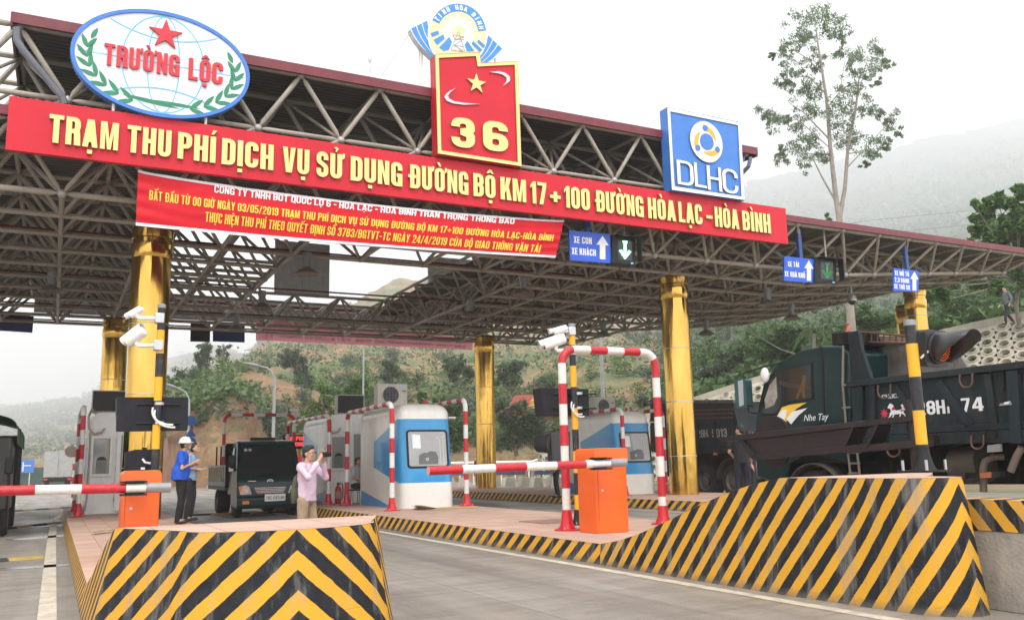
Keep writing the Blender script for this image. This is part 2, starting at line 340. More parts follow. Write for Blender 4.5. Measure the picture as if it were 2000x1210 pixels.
def marks(ms, w, s):
    g = []; y = 1.07; c = w / 2; q = min(s, .16); stacked = ('\u0302' in ms or '\u0306' in ms)
    for m in ms:
        if m == '\u0302': g.append([[(c - .17, y), (c - .055, y), (c, y + .08), (c + .055, y), (c + .17, y), (c + .05, y + .17), (c - .05, y + .17)]])
        elif m == '\u0306': g.append([stroke([(c - .15, y + .15), (c - .09, y + .05), (c, y + .03), (c + .09, y + .05), (c + .15, y + .15)], .065)])
        elif m == '\u0323': g.append([[(c - q * .5, -.1), (c + q * .5, -.1), (c + q * .5, -.1 - q * .85), (c - q * .5, -.1 - q * .85)]])
        elif m == '\u031b': g.append([[(w + .004, .8), (w + .07, .82), (w + .11, .9), (w + .11, 1.04), (w + .02, 1.04), (w + .02, .95), (w + .004, .93)]])
        elif m in '\u0300\u0301\u0309':
            cx = c + (.22 if stacked and m != '\u0309' else (.2 if stacked else 0)); yy = y + (.09 if stacked else 0)
            if m == '\u0301': g.append([[(cx - .07, yy), (cx + .01, yy), (cx + .12, yy + .17), (cx - .01, yy + .17)]])
            elif m == '\u0300': g.append([[(cx + .07, yy), (cx - .01, yy), (cx - .12, yy + .17), (cx + .01, yy + .17)]])
            else: g.append([stroke([(cx - .07, yy + .14), (cx, yy + .18), (cx + .06, yy + .13), (cx, yy + .07), (cx, yy)], .055)])
    return g
def text_layout(txt, w=.5, s=.17, gap=.085, space=.26):
    x = 0; out = []
    for ch in txt:
        if ch == ' ': x += space; continue
        if ch == 'Đ': base, ms = 'Đ', []
        else:
            d = unicodedata.normalize('NFD', ch); base, ms = d[0], d[1:]
        g, gw = glyph(base, w, s)
        if base == 'Đ': x += s * .3
        for p in g:
            if p and not isinstance(p[0], list): p = [p]
            out.append([[(q[0] + x, q[1]) for q in r] for r in p])
        for p in marks(ms, gw, s): out.append([[(q[0] + x, q[1]) for q in r] for r in p])
        x += gw + gap + (.06 if '\u031b' in ms else 0)
    return out, x - gap
def write(mb, txt, o, ax, ay, h, width=None, depth=.004, w=.5, s=.17, gap=.085, space=.26, warp=None, align='L'):
    g, L = text_layout(txt, w, s, gap, space); sx = h if width is None else width / L
    o = Vector(o); ax = Vector(ax).normalized(); ay = Vector(ay).normalized()
    off = 0 if align == 'L' else -L * sx / 2
    for p in g:
        k = len(mb.v)
        mb.prism([[(q[0] * sx + off, q[1] * h) for q in r] for r in p], o, ax, ay, depth)
        if warp:
            for i in range(k, len(mb.v)): mb.v[i] = warp(mb.v[i])
    return L * sx
# ================================================================== surfaces
def stripes(name, k, per, ph=0., yl=(.69, .36, .03)):
    g = G(name, .6); uv = g.sep(g.tc.outputs['UV']); g.b.inputs['Specular IOR Level'].default_value = .18
    nz = g.noise(9, 4); wob = g.math('MULTIPLY_ADD', nz, .03, -.015)
    au = g.math('ABSOLUTE', uv[0]); p = g.math('MULTIPLY_ADD', au, k, uv[1]); p = g.math('ADD', p, wob)
    p = g.math('ADD', g.math('DIVIDE', p, per), ph); fr = g.math('FRACT', p)
    sel = g.ramp(fr, (.0, 0), (.49, 0), (.505, 1), (.985, 1), (1, 0))
    yel = g.mix(g.ramp(g.noise(5, 8), (.35, 0), (.75, .5)), yl, (.62, .30, .05))
    blk = g.mix(g.ramp(g.noise(14, 8), (.3, 0), (.8, .5)), (.012, .013, .018), (.045, .045, .05))
    c = g.mix(sel, blk, yel)
    st = g.ramp(g.noise(7, 9, sc=(1, 1, .12), rough=.72), (.51, 0), (.72, .75))       # run-off streaks
    c = g.mix(st, c, (.30, .28, .25))
    lo = g.ramp(g.math('ADD', uv[1], g.math('MULTIPLY', g.noise(20, 4), .08)), (.03, .75), (.12, 0))
    c = g.mix(lo, c, (.16, .14, .12)); g.col(c)
    cr = g.n('ShaderNodeTexVoronoi'); cr.feature = 'DISTANCE_TO_EDGE'; cr.inputs['Scale'].default_value = 1.1
    g.k(g.tc.outputs['Object'], cr.inputs['Vector'])
    g.bump(g.math('ADD', g.math('MULTIPLY', g.noise(30, 6), .35), g.ramp(cr.outputs['Distance'], (0, .6), (.006, 1))), .35, .015)
    return g.m
def concrete_road():
    g = G('road_concrete', .7); o = g.tc.outputs['Object']
    base = g.mix(g.ramp(g.noise(.55, 6), (.3, 0), (.7, 1)), (.25, .218, .185), (.335, .30, .26))
    tr = g.ramp(g.noise(1.0, 7, sc=(1.1, .05, 1), rough=.65), (.42, 0), (.66, .75))
    c = g.mix(tr, base, (.115, .098, .085))
    c = g.mix(g.ramp(g.noise(2.2, 9, sc=(.35, 1.6, 1), rough=.7), (.46, 0), (.68, .6)), c, (.11, .092, .078))
    c = g.mix(g.ramp(g.noise(38, 6), (.45, 0), (.8, .4)), c, (.36, .34, .31))
    c = g.mix(g.ramp(g.noise(1.7, 10, rough=.75), (.6, 0), (.72, .5)), c, (.42, .39, .35))
    br = g.n('ShaderNodeTexBrick'); br.offset = 0; br.inputs['Scale'].default_value = 1; br.inputs['Brick Width'].default_value = 3.9
    br.inputs['Row Height'].default_value = 4.6; br.inputs['Mortar Size'].default_value = .008; br.inputs['Mortar Smooth'].default_value = .2
    g.k(o, br.inputs['Vector']); c = g.mix(g.math('MULTIPLY', br.outputs['Fac'], .75), c, (.07, .065, .06)); g.col(c)
    g.k(g.ramp(g.noise(.8, 6, sc=(1, .25, 1)), (.4, .45), (.65, .85)), g.b.inputs['Roughness'])
    g.bump(g.noise(70, 8), .25, .01); return g.m
def pavers():
    g = G('pink_pavers', .8); o = g.tc.outputs['Object']
    br = g.n('ShaderNodeTexBrick'); br.inputs['Scale'].default_value = 1; br.inputs['Brick Width'].default_value = .4; br.inputs['Row Height'].default_value = .4; br.offset = 0
    br.inputs['Mortar Size'].default_value = .006; br.inputs['Color1'].default_value = (.62, .40, .30, 1); br.inputs['Color2'].default_value = (.50, .32, .245, 1); br.inputs['Mortar'].default_value = (.25, .17, .14, 1)
    g.k(o, br.inputs['Vector'])
    wv = g.n('ShaderNodeTexWave'); wv.inputs['Scale'].default_value = 6; wv.bands_direction = 'Y'; g.k(o, wv.inputs['Vector'])
    c = g.mix(g.ramp(g.noise(2, 8), (.35, 0), (.8, .6)), br.outputs['Color'], (.34, .26, .22))
    c = g.mix(g.math('MULTIPLY', wv.outputs['Fac'], .12), c, (.35, .24, .2)); g.col(c)
    g.bump(g.math('ADD', wv.outputs['Fac'], g.math('MULTIPLY', br.outputs['Fac'], -2)), .3, .01); return g.m
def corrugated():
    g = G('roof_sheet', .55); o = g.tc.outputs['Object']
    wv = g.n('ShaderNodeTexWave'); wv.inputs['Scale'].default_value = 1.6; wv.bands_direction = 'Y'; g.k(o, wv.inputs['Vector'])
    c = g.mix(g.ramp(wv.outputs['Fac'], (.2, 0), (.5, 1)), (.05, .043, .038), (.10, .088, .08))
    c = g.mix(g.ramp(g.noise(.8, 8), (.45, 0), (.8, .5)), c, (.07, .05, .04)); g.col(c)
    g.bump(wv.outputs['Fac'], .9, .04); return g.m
def gold():
    g = G('gold_cladding', .12); o = g.tc.outputs['Object']; g.b.inputs['Metallic'].default_value = 1
    g.col(g.mix(g.ramp(g.noise(2.5, 5, sc=(1, 1, .2)), (.35, 0), (.7, 1)), (.60, .345, .07), (.76, .48, .125)))
    g.k(g.ramp(g.noise(4, 6, sc=(1, 1, .15)), (.3, .10), (.75, .22)), g.b.inputs['Roughness'])
    h = g.math('ADD', g.noise(3.2, 3, sc=(1, 1, .10)), g.math('MULTIPLY', g.noise(1.1, 2, sc=(1, 1, .8)), .5))
    g.bump(h, .7, .04); return g.m
def pbands(name, a, b, per, ph=0, axis=2, rough=.4):      # painted bands along one axis (in UV x)
    g = G(name, rough); uv = g.sep(g.tc.outputs['UV'])
    fr = g.math('FRACT', g.math('ADD', g.math('DIVIDE', uv[0], per), ph))
    s = g.ramp(fr, (0, 0), (.495, 0), (.505, 1), (1, 1))
    c = g.mix(s, a, b); c = g.mix(g.ramp(g.noise(12, 8, rough=.7), (.5, 0), (.8, .35)), c, (.25, .2, .17)); g.col(c); return g.m
M_ROAD, M_PAVE, M_ROOF, M_GOLD = concrete_road(), pavers(), corrugated(), gold()
M_STR1, M_STR2, M_STRK = stripes('nose_stripes', .82, .26, .1), stripes('nose_stripes_steep', 1.25, .30), stripes('kerb_stripes', 1.0, .34)
M_STEEL = mat('truss_paint', (.345, .31, .255), .45, var=.14, scale=2, dirt=.5, dcol=(.17, .14, .115))
M_STEELD = mat('truss_node', (.42, .40, .38), .35, .3)
M_BURG = mat('burgundy_sheet', (.17, .022, .035), .4, var=.15, dirt=.25)
M_RED = mat('sign_red', (.60, .014, .032), .45, spec=.3, var=.06, scale=1.2, dirt=.15, dcol=(.4, .05, .05))
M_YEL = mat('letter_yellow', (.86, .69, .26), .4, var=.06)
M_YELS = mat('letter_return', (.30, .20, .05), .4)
M_WHITE = mat('white_paint', (.78, .77, .74), .35, var=.05, scale=4, dirt=.2, dcol=(.45, .4, .35))
M_WHITE2 = mat('white_vinyl', (.82, .82, .84), .4, var=.03)
M_BLUE = mat('sign_blue', (.015, .10, .62), .35, var=.08)
M_BLUED = mat('dark_blue', (.01, .03, .14), .4)
M_BLUEM = mat('sign_blue_mid', (.05, .20, .62), .4, var=.06)
M_BLUEL = mat('emblem_blue', (.06, .27, .66), .4)
M_SKYB = mat('line_sky_blue', (.17, .52, .85), .4)
M_GREEN = mat('wreath_green', (.02, .23, .12), .5)
M_PINKR = mat('sign_letter_red', (.66, .02, .04), .4)
M_ORANGE = mat('logo_orange', (.85, .42, .03), .4)
M_BLACK = mat('black_plastic', (.010, .011, .013), .5, spec=.3, var=.2, dirt=.2, dcol=(.06, .055, .05))
M_DARKBOX = mat('dark_box_paint', (.012, .013, .019), .5, spec=.25, var=.15, dirt=.25, dcol=(.06, .06, .06))
M_GREY = mat('grey_metal', (.30, .31, .32), .4, .4, dirt=.3)
M_ALU = mat('aluminium', (.55, .56, .57), .35, .7)
M_REDP = mat('red_paint', (.55, .012, .02), .35, var=.1, dirt=.25, dcol=(.2, .03, .03))
M_ORBOX = mat('orange_paint', (.88, .13, .01), .38, var=.04, coat=.3)
M_GLASS = mat('dark_glass', (.02, .023, .024), .06, var=.1, spec=.35)
M_CONC = mat('concrete', (.33, .30, .26), .85, var=.2, scale=2.5, bump=.4, bscale=30, dirt=.6, dcol=(.14, .12, .10))
M_RUBBER = mat('rubber', (.02, .02, .02), .8, var=.3, dirt=.6, dcol=(.16, .13, .10))
M_TYRE = mat('tyre_rubber', (.022, .021, .02), .85, var=.3, dirt=.5, dcol=(.13, .10, .075))
# ------------------------------------------------------------------ ground, road
g = G('dry_ground', .95)
g.col(g.mix(g.ramp(g.noise(.12, 8), (.38, 0), (.62, 1)), (.28, .20, .13), (.12, .16, .06))); g.bump(g.noise(3, 8), .5, .1)
mb = MB(); mb.add([(-2500, -120, -.012), (3400, -120, -.012), (3400, 3100, -.012), (-2500, 3100, -.012)], [(0, 1, 2, 3)])
gr = mb.build('ground', g.m); gr['kind'] = 'structure'
mb = MB(); mb.add([(-60, -25, 0), (27, -25, 0), (27, 110, 0), (-60, 110, 0)], [(0, 1, 2, 3)])
rd = mb.build('road', M_ROAD); rd['kind'] = 'structure'
gl = G('road_paint', .6)
gl.col(gl.mix(gl.ramp(gl.noise(4, 10, rough=.75), (.45, 0), (.68, .85)), (.60, .54, .43), (.27, .235, .2)))
mk = MB()
def strip(pts, wd, z=.004):
    P = [Vector((*p, 0)) for p in pts]; vs = []
    for i, p in enumerate(P):
        d = (P[min(i + 1, len(P) - 1)] - P[max(i - 1, 0)]).normalized(); nn = Vector((-d.y, d.x, 0)) * wd / 2
        vs += [(p.x - nn.x, p.y - nn.y, z), (p.x + nn.x, p.y + nn.y, z)]
    mk.add(vs, [(2 * i, 2 * i + 1, 2 * i + 3, 2 * i + 2) for i in range(len(P) - 1)])
strip([(.02, -5), (.03, 9), (.06, 20), (.12, 29), (.3, 32), (.62, 34.5)], .16)
strip([(6.2, -3), (6.05, 3), (6.02, 6), (6.02, 10), (5.95, 16), (5.95, 36)], .15)
strip([(2.75, 8), (2.75, 36)], .14); strip([(10.15, 8), (10.15, 36)], .14); strip([(13.9, 8), (13.9, 36)], .14); strip([(18.75, 6), (18.75, 45)], .14)
for yy in (44, 46.5, 49, 52, 55.5, 60):
    for xx in (-6, -2.5, 1, 4.5, 8, 11.5): strip([(xx, yy), (xx + 1.5, yy)], .35)
mk.add([(-1.9, 40.2, .004), (-.8, 42.2, .004), (-1.3, 42.2, .004), (-1.3, 46, .004), (-2.0, 46, .004), (-2.0, 42.2, .004), (-2.6, 42.2, .004)], [(0, 1, 2, 5, 6), (2, 3, 4, 5)])
o = mk.build('road_marking', gl.m, smooth=0); o['kind'] = 'structure'
gw = G('pale_streaks', .25)
gw.col(gw.mix(gw.ramp(gw.noise(3, 10, sc=(.5, 3, 1), rough=.75), (.34, 0), (.5, 1)), (.66, .66, .66), (.15, .135, .12)))  # pale streaks broken up by a darker tone
mk = MB()
for (p, q, wd) in (((-20, 1112), (140, 1102), .42), ((25, 1054), (140, 1044), .6), ((22, 1030), (138, 1025), .28), ((395, 1040), (640, 1026), .5), ((340, 1028), (520, 1018), .4)):
    a, b = PZ(*p, 0), PZ(*q, 0); strip([(a.x, a.y), (b.x, b.y)], wd)
o = mk.build('pale_road_patch', gw.m, smooth=0); o['kind'] = 'structure'
# ------------------------------------------------------------------ islands with striped noses
def island(name, label, x0, x1, y0, y1, nose, z=.25):
    t = thing(name, label, 'traffic island', ((x0 + x1) / 2, (y0 + y1) / 2, 0), group='striped toll islands')
    mb = MB(); mb.add([(x0, y0, z), (x1, y0, z), (x1, y1, z), (x0, y1, z)], [(0, 1, 2, 3)]); mb.build('paving', M_PAVE, t)
    mb = MB(); mb.uv = []
    per = [(x0 - .06, y0, 0), (x0 - .06, y1, 0), (x1 + .06, y1, 0), (x1 + .06, y0, 0)]; top = [(x0, y0), (x0, y1), (x1, y1), (x1, y0)]; u = 0; nn = 14
    for a in range(3):
        L = math.dist(per[a][:2], per[a + 1][:2])
        n = max(1, int(L / .8))
        for i in range(n + 1):
            f = i / n; P = lambda q0, q1: (q0[0] + (q1[0] - q0[0]) * f, q0[1] + (q1[1] - q0[1]) * f)
            b = P(per[a], per[a + 1]); tp = P(top[a], top[a + 1]); uu = u + L * f
            mb.v += [Vector((*b, 0)), Vector((*tp, z - .02)), Vector((*tp, z + .0))]; mb.uv += [(uu, 0), (uu, z - .02), (uu, z)]
        k = len(mb.v) - 3 * (n + 1)
        for i in range(n):
            for r_ in range(2):
                q = k + 3 * i + r_; mb.f.append([q, q + 3, q + 4, q + 1]); mb.mi.append(0)
        u += L
    mb.build('kerb', M_STRK, t, smooth=0)
    if nose:
        yf, ye, zt, stm, xe0, xe1 = nose
        # plan line from the left face round the front to the right face
        L = [(x0 - .06, y0 + (yf - y0) * i / 8) for i in range(9)]
        cx = (xe0 + xe1) / 2; rad = min(.75, (xe1 - xe0) / 2 * .9)
        L += [(x0 - .06 + (xe0 - x0 + .06) * i / 4, yf + (ye + .55 - yf) * i / 4) for i in range(1, 5)]
        L += [(cx - (cx - xe0) * math.cos(PI * i / 10), ye + .55 - .55 * math.sin(PI * i / 10)) for i in range(1, 10)]
        L += [(xe1 + (x1 + .06 - (.95 if x1 > 5 else 0) - xe1) * i / 4, ye + .55 + (yf - ye - .55) * i / 4) for i in range(0, 5)]
        xr = x1 + .06 - (.95 if x1 > 5 else 0); L += [(xr + (x1 + .06 - xr) * i / 8, yf + (y0 - yf) * i / 8) for i in range(1, 9)]
        def ht(y):
            f = max(0, min(1, (y0 - y) / (y0 - yf))); f = f * f * (3 - 2 * f) * .6 + f * .4; return z + .004 + (zt - z) * f
        cum = [0]
        for a, b in zip(L, L[1:]): cum.append(cum[-1] + math.dist(a, b))
        mid = min(range(len(L)), key=lambda i: abs(L[i][0] - cx) + (0 if L[i][1] < ye + .4 else 9)); uc = cum[mid]
        mb = MB(); mb.uv = []; ctr = Vector((cx, (yf + ye) / 2 + .3, 0)); tops = []; nr = 5
        for (p, q) in zip(L, cum):
            h = ht(p[1]); d = Vector((cx - p[0], max(0, (ye + 1 - p[1])), 0)); d = d.normalized() * (.11 if x1 > 5 else .15) if d.length > .01 else d
            for k in range(nr + 1):
                f = k / nr; pp = (p[0] + d.x * f * h / zt, p[1] + d.y * f * h / zt, h * f)
                if k == nr: tops.append(pp)
                mb.v.append(Vector(pp)); mb.uv.append((q - uc, h * f))
        for i in range(len(L) - 1):
            for k in range(nr):
                a = i * (nr + 1) + k; mb.f.append([a, a + nr + 1, a + nr + 2, a + 1]); mb.mi.append(0)
        nb = mb.build('nose_block', stm, t, smooth=50)
        tm = MB(); n = len(tops)
        for i in range(n // 2 + 1): tm.v += [Vector(tops[i]), Vector(tops[n - 1 - i])]
        for v in tm.v: v.z += .002
        for i in range(n // 2): tm.f.append([2 * i, 2 * i + 1, 2 * i + 3, 2 * i + 2]); tm.mi.append(0)
        tp = tm.build('nose_top', M_PAVE, nb, smooth=50)
    return t
island('traffic_island', 'nearest toll island with low striped nose and two men standing on it', .36, 2.6, 9.7, 31, (7.5, 6.1, .88, M_STR1, .70, 2.34), .24)
island('traffic_island', 'striped toll island carrying the blue and white booth with the broom beside it', 6.34, 9.6, 9.9, 33, (6.7, 4.9, 1.09, M_STR2, 6.36, 7.1))
island('traffic_island', 'farther striped toll island with a gold column on its front and back ends', 14.35, 18.4, 12, 41, None)
# ------------------------------------------------------------------ gold columns
def column(x, y, r, label, h=6.95, zb=.25):
    t = thing('gold_column', label, 'column', (x, y, zb), group='gold columns holding the canopy')
    mb = MB(); mb.lathe((x, y, 0), [(r, zb), (r, h - .75)], 40); mb.build('shaft', M_GOLD, t, smooth=60)
    mb = MB(); mb.lathe((x, y, 0), [(r + .002, h - .75), (r + .03, h - .62), (r + .032, h - .42), (r + .002, h - .40), (r + .002, h - .30), (r + .03, h - .28), (r + .034, h - .08), (r + .01, h - .06), (r, h), (.1, h)], 40); mb.build('capital', M_GOLD, t, smooth=25)
    z = 6.356 - 1.3 + 1.3 - .0
    for k in range(4):
        zz = 6.28 - 1.63 * k
        if zz > zb + .1: mb = MB(); mb.lathe((x, y, 0), [(r + .001, zz - .012), (r + .006, zz), (r + .001, zz + .012)], 40); mb.build('joint_band', M_ALU, t, smooth=60)
column(1.80, 21.88, .43, 'thick gold column behind the camera pole on the nearest island')
column(16.99, 21.88, .43, 'gold column beside the second booth in front of the dark trucks')
column(16.99, 35.75, .43, 'distant gold column beyond the broom and red shirted person', zb=.25)
column(1.80, 35.75, .43, 'gold column half hidden behind the thick left column')
column(28.1, 21.88, .36, 'gold column under the motorbike lane sign behind the flashing lamp', h=7.3, zb=0)
column(30.9, 24.6, .36, 'shaded gold column just left of the one under the motorbike lane sign', h=7.3, zb=0)
# ------------------------------------------------------------------ canopy space frame
can = thing('toll_canopy', 'steel space frame toll canopy with burgundy edged roof over all lanes', 'canopy', (8, 28, 0))
NX = [-.15 + 1.857 * i for i in range(-9, 13)] + [23.45, 24.8, 26.15, 27.5, 28.85, 30.15]
NYB = [19.7 + 1.77 * j for j in range(11)]
zbot = lambda x: 6.95 + max(0, x - 22.2) * .088
def ok(x, y):
    if y > 33.6 and x > 22.3: return False
    if y > 24 and x > 28.9: return False
    if 6.6 < x < 11.9 and 23.6 < y < 33.0: return False
    return True
xs = NX; B = {}; T = {}
for i, x in enumerate(xs):
    for j, y in enumerate(NYB):
        if ok(x, y): B[i, j] = Vector((x, y, zbot(x)))
for i in range(len(xs) + 0):
    xt = (xs[i] + xs[i + 1]) / 2 if i < len(xs) - 1 else xs[i] + .55
    for j in range(12):
        y = 18.82 + 1.77 * j
        if any((a, b) in B for a in (i, i + 1) for b in (j - 1, j)) and not (6.6 < xt < 11.9 and 24 < y < 33): T[i, j] = Vector((xt, y, 8.1))
seg = []                       # (a, b, r, front?)
for (i, j), p in B.items():
    if (i + 1, j) in B: seg.append((p, B[i + 1, j], .064, j == 0))
    if (i, j + 1) in B: seg.append((p, B[i, j + 1], .053, False))
    for a in (i - 1, i):
        for b in (j, j + 1):
            if (a, b) in T: seg.append((p, T[a, b], .048, j == 0 and b == 0))
for (i, j), p in T.items():
    if (i + 1, j) in T: seg.append((p, T[i + 1, j], .062, j == 0))
    if (i, j + 1) in T: seg.append((p, T[i, j + 1], .055, False))
# raised front frame carrying the big signs
UX = [3.56 + 1.857 * i for i in range(-3, 8)]
RB, RT = {}, {}
for j in range(3):
    for i, x in enumerate(UX): RB[i, j] = Vector((x, 18.8 + 1.77 * j, 8.62))
    for i in range(len(UX) + 1): RT[i, j] = Vector((UX[0] - .93 + 1.857 * i, 18.8 + 1.77 * j, 10.02 + .1 * j))
for (i, j), p in RB.items():
    if (i + 1, j) in RB: seg.append((p, RB[i + 1, j], .055, j == 0))
    if (i, j + 1) in RB: seg.append((p, RB[i, j + 1], .045, False))
    for a in (i, i + 1):
        seg.append((p, RT[a, j], .056, j == 0))
        if (a, j + 1) in RT: seg.append((p, RT[a, j + 1], .038, False))
    q = min(T.values(), key=lambda v: (v - p).length)
    if (q - p).length < 1.4: seg.append((p, q, .05, False))
for (i, j), p in RT.items():
    if (i + 1, j) in RT: seg.append((p, RT[i + 1, j], .062, j == 0))
    if (i, j + 1) in RT: seg.append((p, RT[i, j + 1], .055, False))
for (x, z0) in ((-1.1, 8.1), (17.6, 8.1)):
    for y in (22.4, 27, 32, 36): seg.append((Vector((x, y, z0)), Vector((x, y, 10.2 + .06 * (y - 18.8))), .05, False))
for y in (26, 30, 34):
    seg.append((Vector((-1.1, y, 10.05 + .06 * (y - 18.8))), Vector((17.7, y, 10.05 + .06 * (y - 18.8))), .053, False))
rest = MB(); nfront = 0
for a, b, r, fr in seg:
    d = (b - a).normalized(); L = (b - a).length
    if fr and -3 < a.x < 31.5 and nfront < 98:
        nfront += 1; mb = MB(); mb.tube([a + d * .07, a + d * .1, a + d * .2, b - d * .2, b - d * .1, b - d * .07], [.022, .024, r, r, .024, .022], 10); mb.build('strut', M_STEEL, can)
    elif fr: rest.tube([a + d * .07, a + d * .2, b - d * .2, b - d * .07], [.022, r, r, .022], 8)
    else: rest.cyl(a, b, r, n=6, caps=False)
fn = [p for (i, j), p in B.items() if j == 0 and p.x > -3] + [p for (i, j), p in T.items() if j == 0 and p.x > -3] + [p for (i, j), p in RB.items() if j == 0] + [p for (i, j), p in RT.items() if j == 0]
for p in fn[:95]: mb = MB(); mb.sph(p, .095, 12, 8); mb.build('node_ball', M_STEELD, can, smooth=80)
for D_ in (B, T, RB, RT):
    for (i, j), p in D_.items():
        if j: rest.sph(p, .075, 6, 4)
o = rest.build('space_frame', M_STEEL, can, smooth=50); o['kind'] = 'stuff'
# roofs
def slab(x0, x1, y0, y1, z0, z1, th=.05):
    mb = MB(); v = [(x0, y0, z0), (x1, y0, z0), (x1, y1, z1), (x0, y1, z1)]
    mb.add(v + [(a, b, c + th) for a, b, c in v], [(3, 2, 1, 0), (4, 5, 6, 7), (0, 1, 5, 4), (1, 2, 6, 5), (2, 3, 7, 6), (3, 0, 4, 7)]); return mb
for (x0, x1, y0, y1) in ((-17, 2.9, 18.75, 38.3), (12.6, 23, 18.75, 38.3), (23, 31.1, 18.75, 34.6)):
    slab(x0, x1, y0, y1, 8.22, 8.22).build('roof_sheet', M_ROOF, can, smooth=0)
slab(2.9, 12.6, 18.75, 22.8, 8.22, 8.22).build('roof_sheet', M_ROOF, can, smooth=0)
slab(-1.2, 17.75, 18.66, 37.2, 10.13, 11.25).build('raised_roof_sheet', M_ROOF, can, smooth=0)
def fascia(a, b, z, h=.19, n='roof_fascia'):
    mb = MB(); a = Vector((*a, 0)); b = Vector((*b, 0)); d = b - a
    mb.box(((a.x + b.x) / 2, (a.y + b.y) / 2, z), (d.length, .06, h), rz=math.atan2(d.y, d.x)); mb.build(n, M_BURG, can)
fascia((-17, 18.68), (31.15, 18.68), 8.2); fascia((31.17, 18.72), (31.17, 34.6), 8.2); fascia((23, 34.66), (31.15, 34.66), 8.2); fascia((-17, 38.36), (23, 38.36), 8.2)
fascia((-1.2, 18.6), (17.75, 18.6), 10.07, .22)
mb = MB(); mb.add([(-1.23, 18.62, 9.92), (-1.23, 37.2, 11.05), (-1.23, 37.2, 11.5), (-1.23, 18.62, 10.2), (-1.18, 18.62, 9.92), (-1.18, 37.2, 11.05), (-1.18, 37.2, 11.5), (-1.18, 18.62, 10.2)], [(0, 3, 2, 1), (4, 5, 6, 7), (0, 4, 7, 3), (1, 2, 6, 5), (3, 7, 6, 2), (0, 1, 5, 4)]); mb.build('end_fascia', M_BURG, can, smooth=0)
mb = MB(); mb.add([(x + 18.96, y, z) for x, y, z in [(-1.23, 18.62, 9.92), (-1.23, 37.2, 11.05), (-1.23, 37.2, 11.5), (-1.23, 18.62, 10.2), (-1.18, 18.62, 9.92), (-1.18, 37.2, 11.05), (-1.18, 37.2, 11.5), (-1.18, 18.62, 10.2)]], [(0, 3, 2, 1), (4, 5, 6, 7), (0, 4, 7, 3), (1, 2, 6, 5), (3, 7, 6, 2), (0, 1, 5, 4)]); mb.build('end_fascia', M_BURG, can, smooth=0)
mb = MB(); mb.tube([PY(32, 55, 18.5), PY(33, 78, 18.5), PY(45, 98, 18.5), PY(122, 190, 18.6), PY(126, 204, 18.6)], .07, 10); mb.build('downpipe', mat('pipe_grey', (.14, .15, .18), .4), can)
mb = MB(); mb.tube([PY(1466, 308, 18.5), PY(1462, 325, 18.5), PY(1450, 338, 18.7), PY(1440, 360, 18.9)], .06, 10); mb.build('downpipe', MATS['pipe_grey'], can)
M_PIPE = mat('red_brown_pipe', (.16, .02, .018), .5)
for j in (2, 5, 8, 10):
    mb = MB(); y = NYB[j] + .06; mb.cyl((-16, y, 7.06), (22, y, 7.06), .03, n=6); mb.build('sprinkler_pipe', M_PIPE, can)
# rear grey sign backs under the raised roof
pm = mat('grey_panel', (.46, .45, .43), .6, var=.1, dirt=.3)
def rearpanel(x0, x1, z0, z1, label, y=36.4):
    t = thing('sign_back_panel', label, 'panel', ((x0 + x1) / 2, y, z0))
    mb = MB(); mb.bx(x0, x1, y, y + .14, z0, z1); mb.build('board', pm, t)
    n = max(1, int((x1 - x0) / 1.15))
    for i in range(1, n): mb = MB(); mb.bx(x0 + (x1 - x0) * i / n - .012, x0 + (x1 - x0) * i / n + .012, y - .012, y - .001, z0 + .02, z1 - .02); mb.build('seam', M_GREY, t)
    
rearpanel(7.75, 10.05, 8.5, 10.7, 'tall grey back of a sign seen through the open middle of the canopy')
rearpanel(-1, 18.5, 7.52, 8.45, 'long low grey back of the far sign board behind the rear truss', 38.6)
rearpanel(14.6, 17.0, 8.5, 10.6, 'grey blue edged back of a sign beside the open canopy middle')
# ================================================================== signs
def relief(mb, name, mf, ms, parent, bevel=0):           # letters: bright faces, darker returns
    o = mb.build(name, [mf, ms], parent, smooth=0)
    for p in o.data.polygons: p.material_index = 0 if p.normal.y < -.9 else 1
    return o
def pxy(x, y, Y): p = PY(x, y, Y); return (p.x, p.z)
def art(mb, pts, Y, depth, holes=()):                    # flat shape surveyed from the photo on the plane y = Y
    mb.prism([[pxy(*p, Y) for p in pts]] + [[pxy(*p, Y) for p in h] for h in holes], (0, Y, 0), (1, 0, 0), (0, 0, 1), depth)
def wpx(mb, txt, a, b, top, Y, depth, **kw):             # text between two baseline points, cap top at pixel row "top" above a
    A, B_ = PY(*a, Y), PY(*b, Y); H_ = PY(a[0], top, Y).z - A.z
    d = B_ - A; u_ = d.normalized(); v_ = Vector((-u_.z, 0, u_.x))
    write(mb, txt, A, u_, Vector((0, 0, 1)) if kw.pop('shear', True) else v_, H_, d.length, depth, **kw)
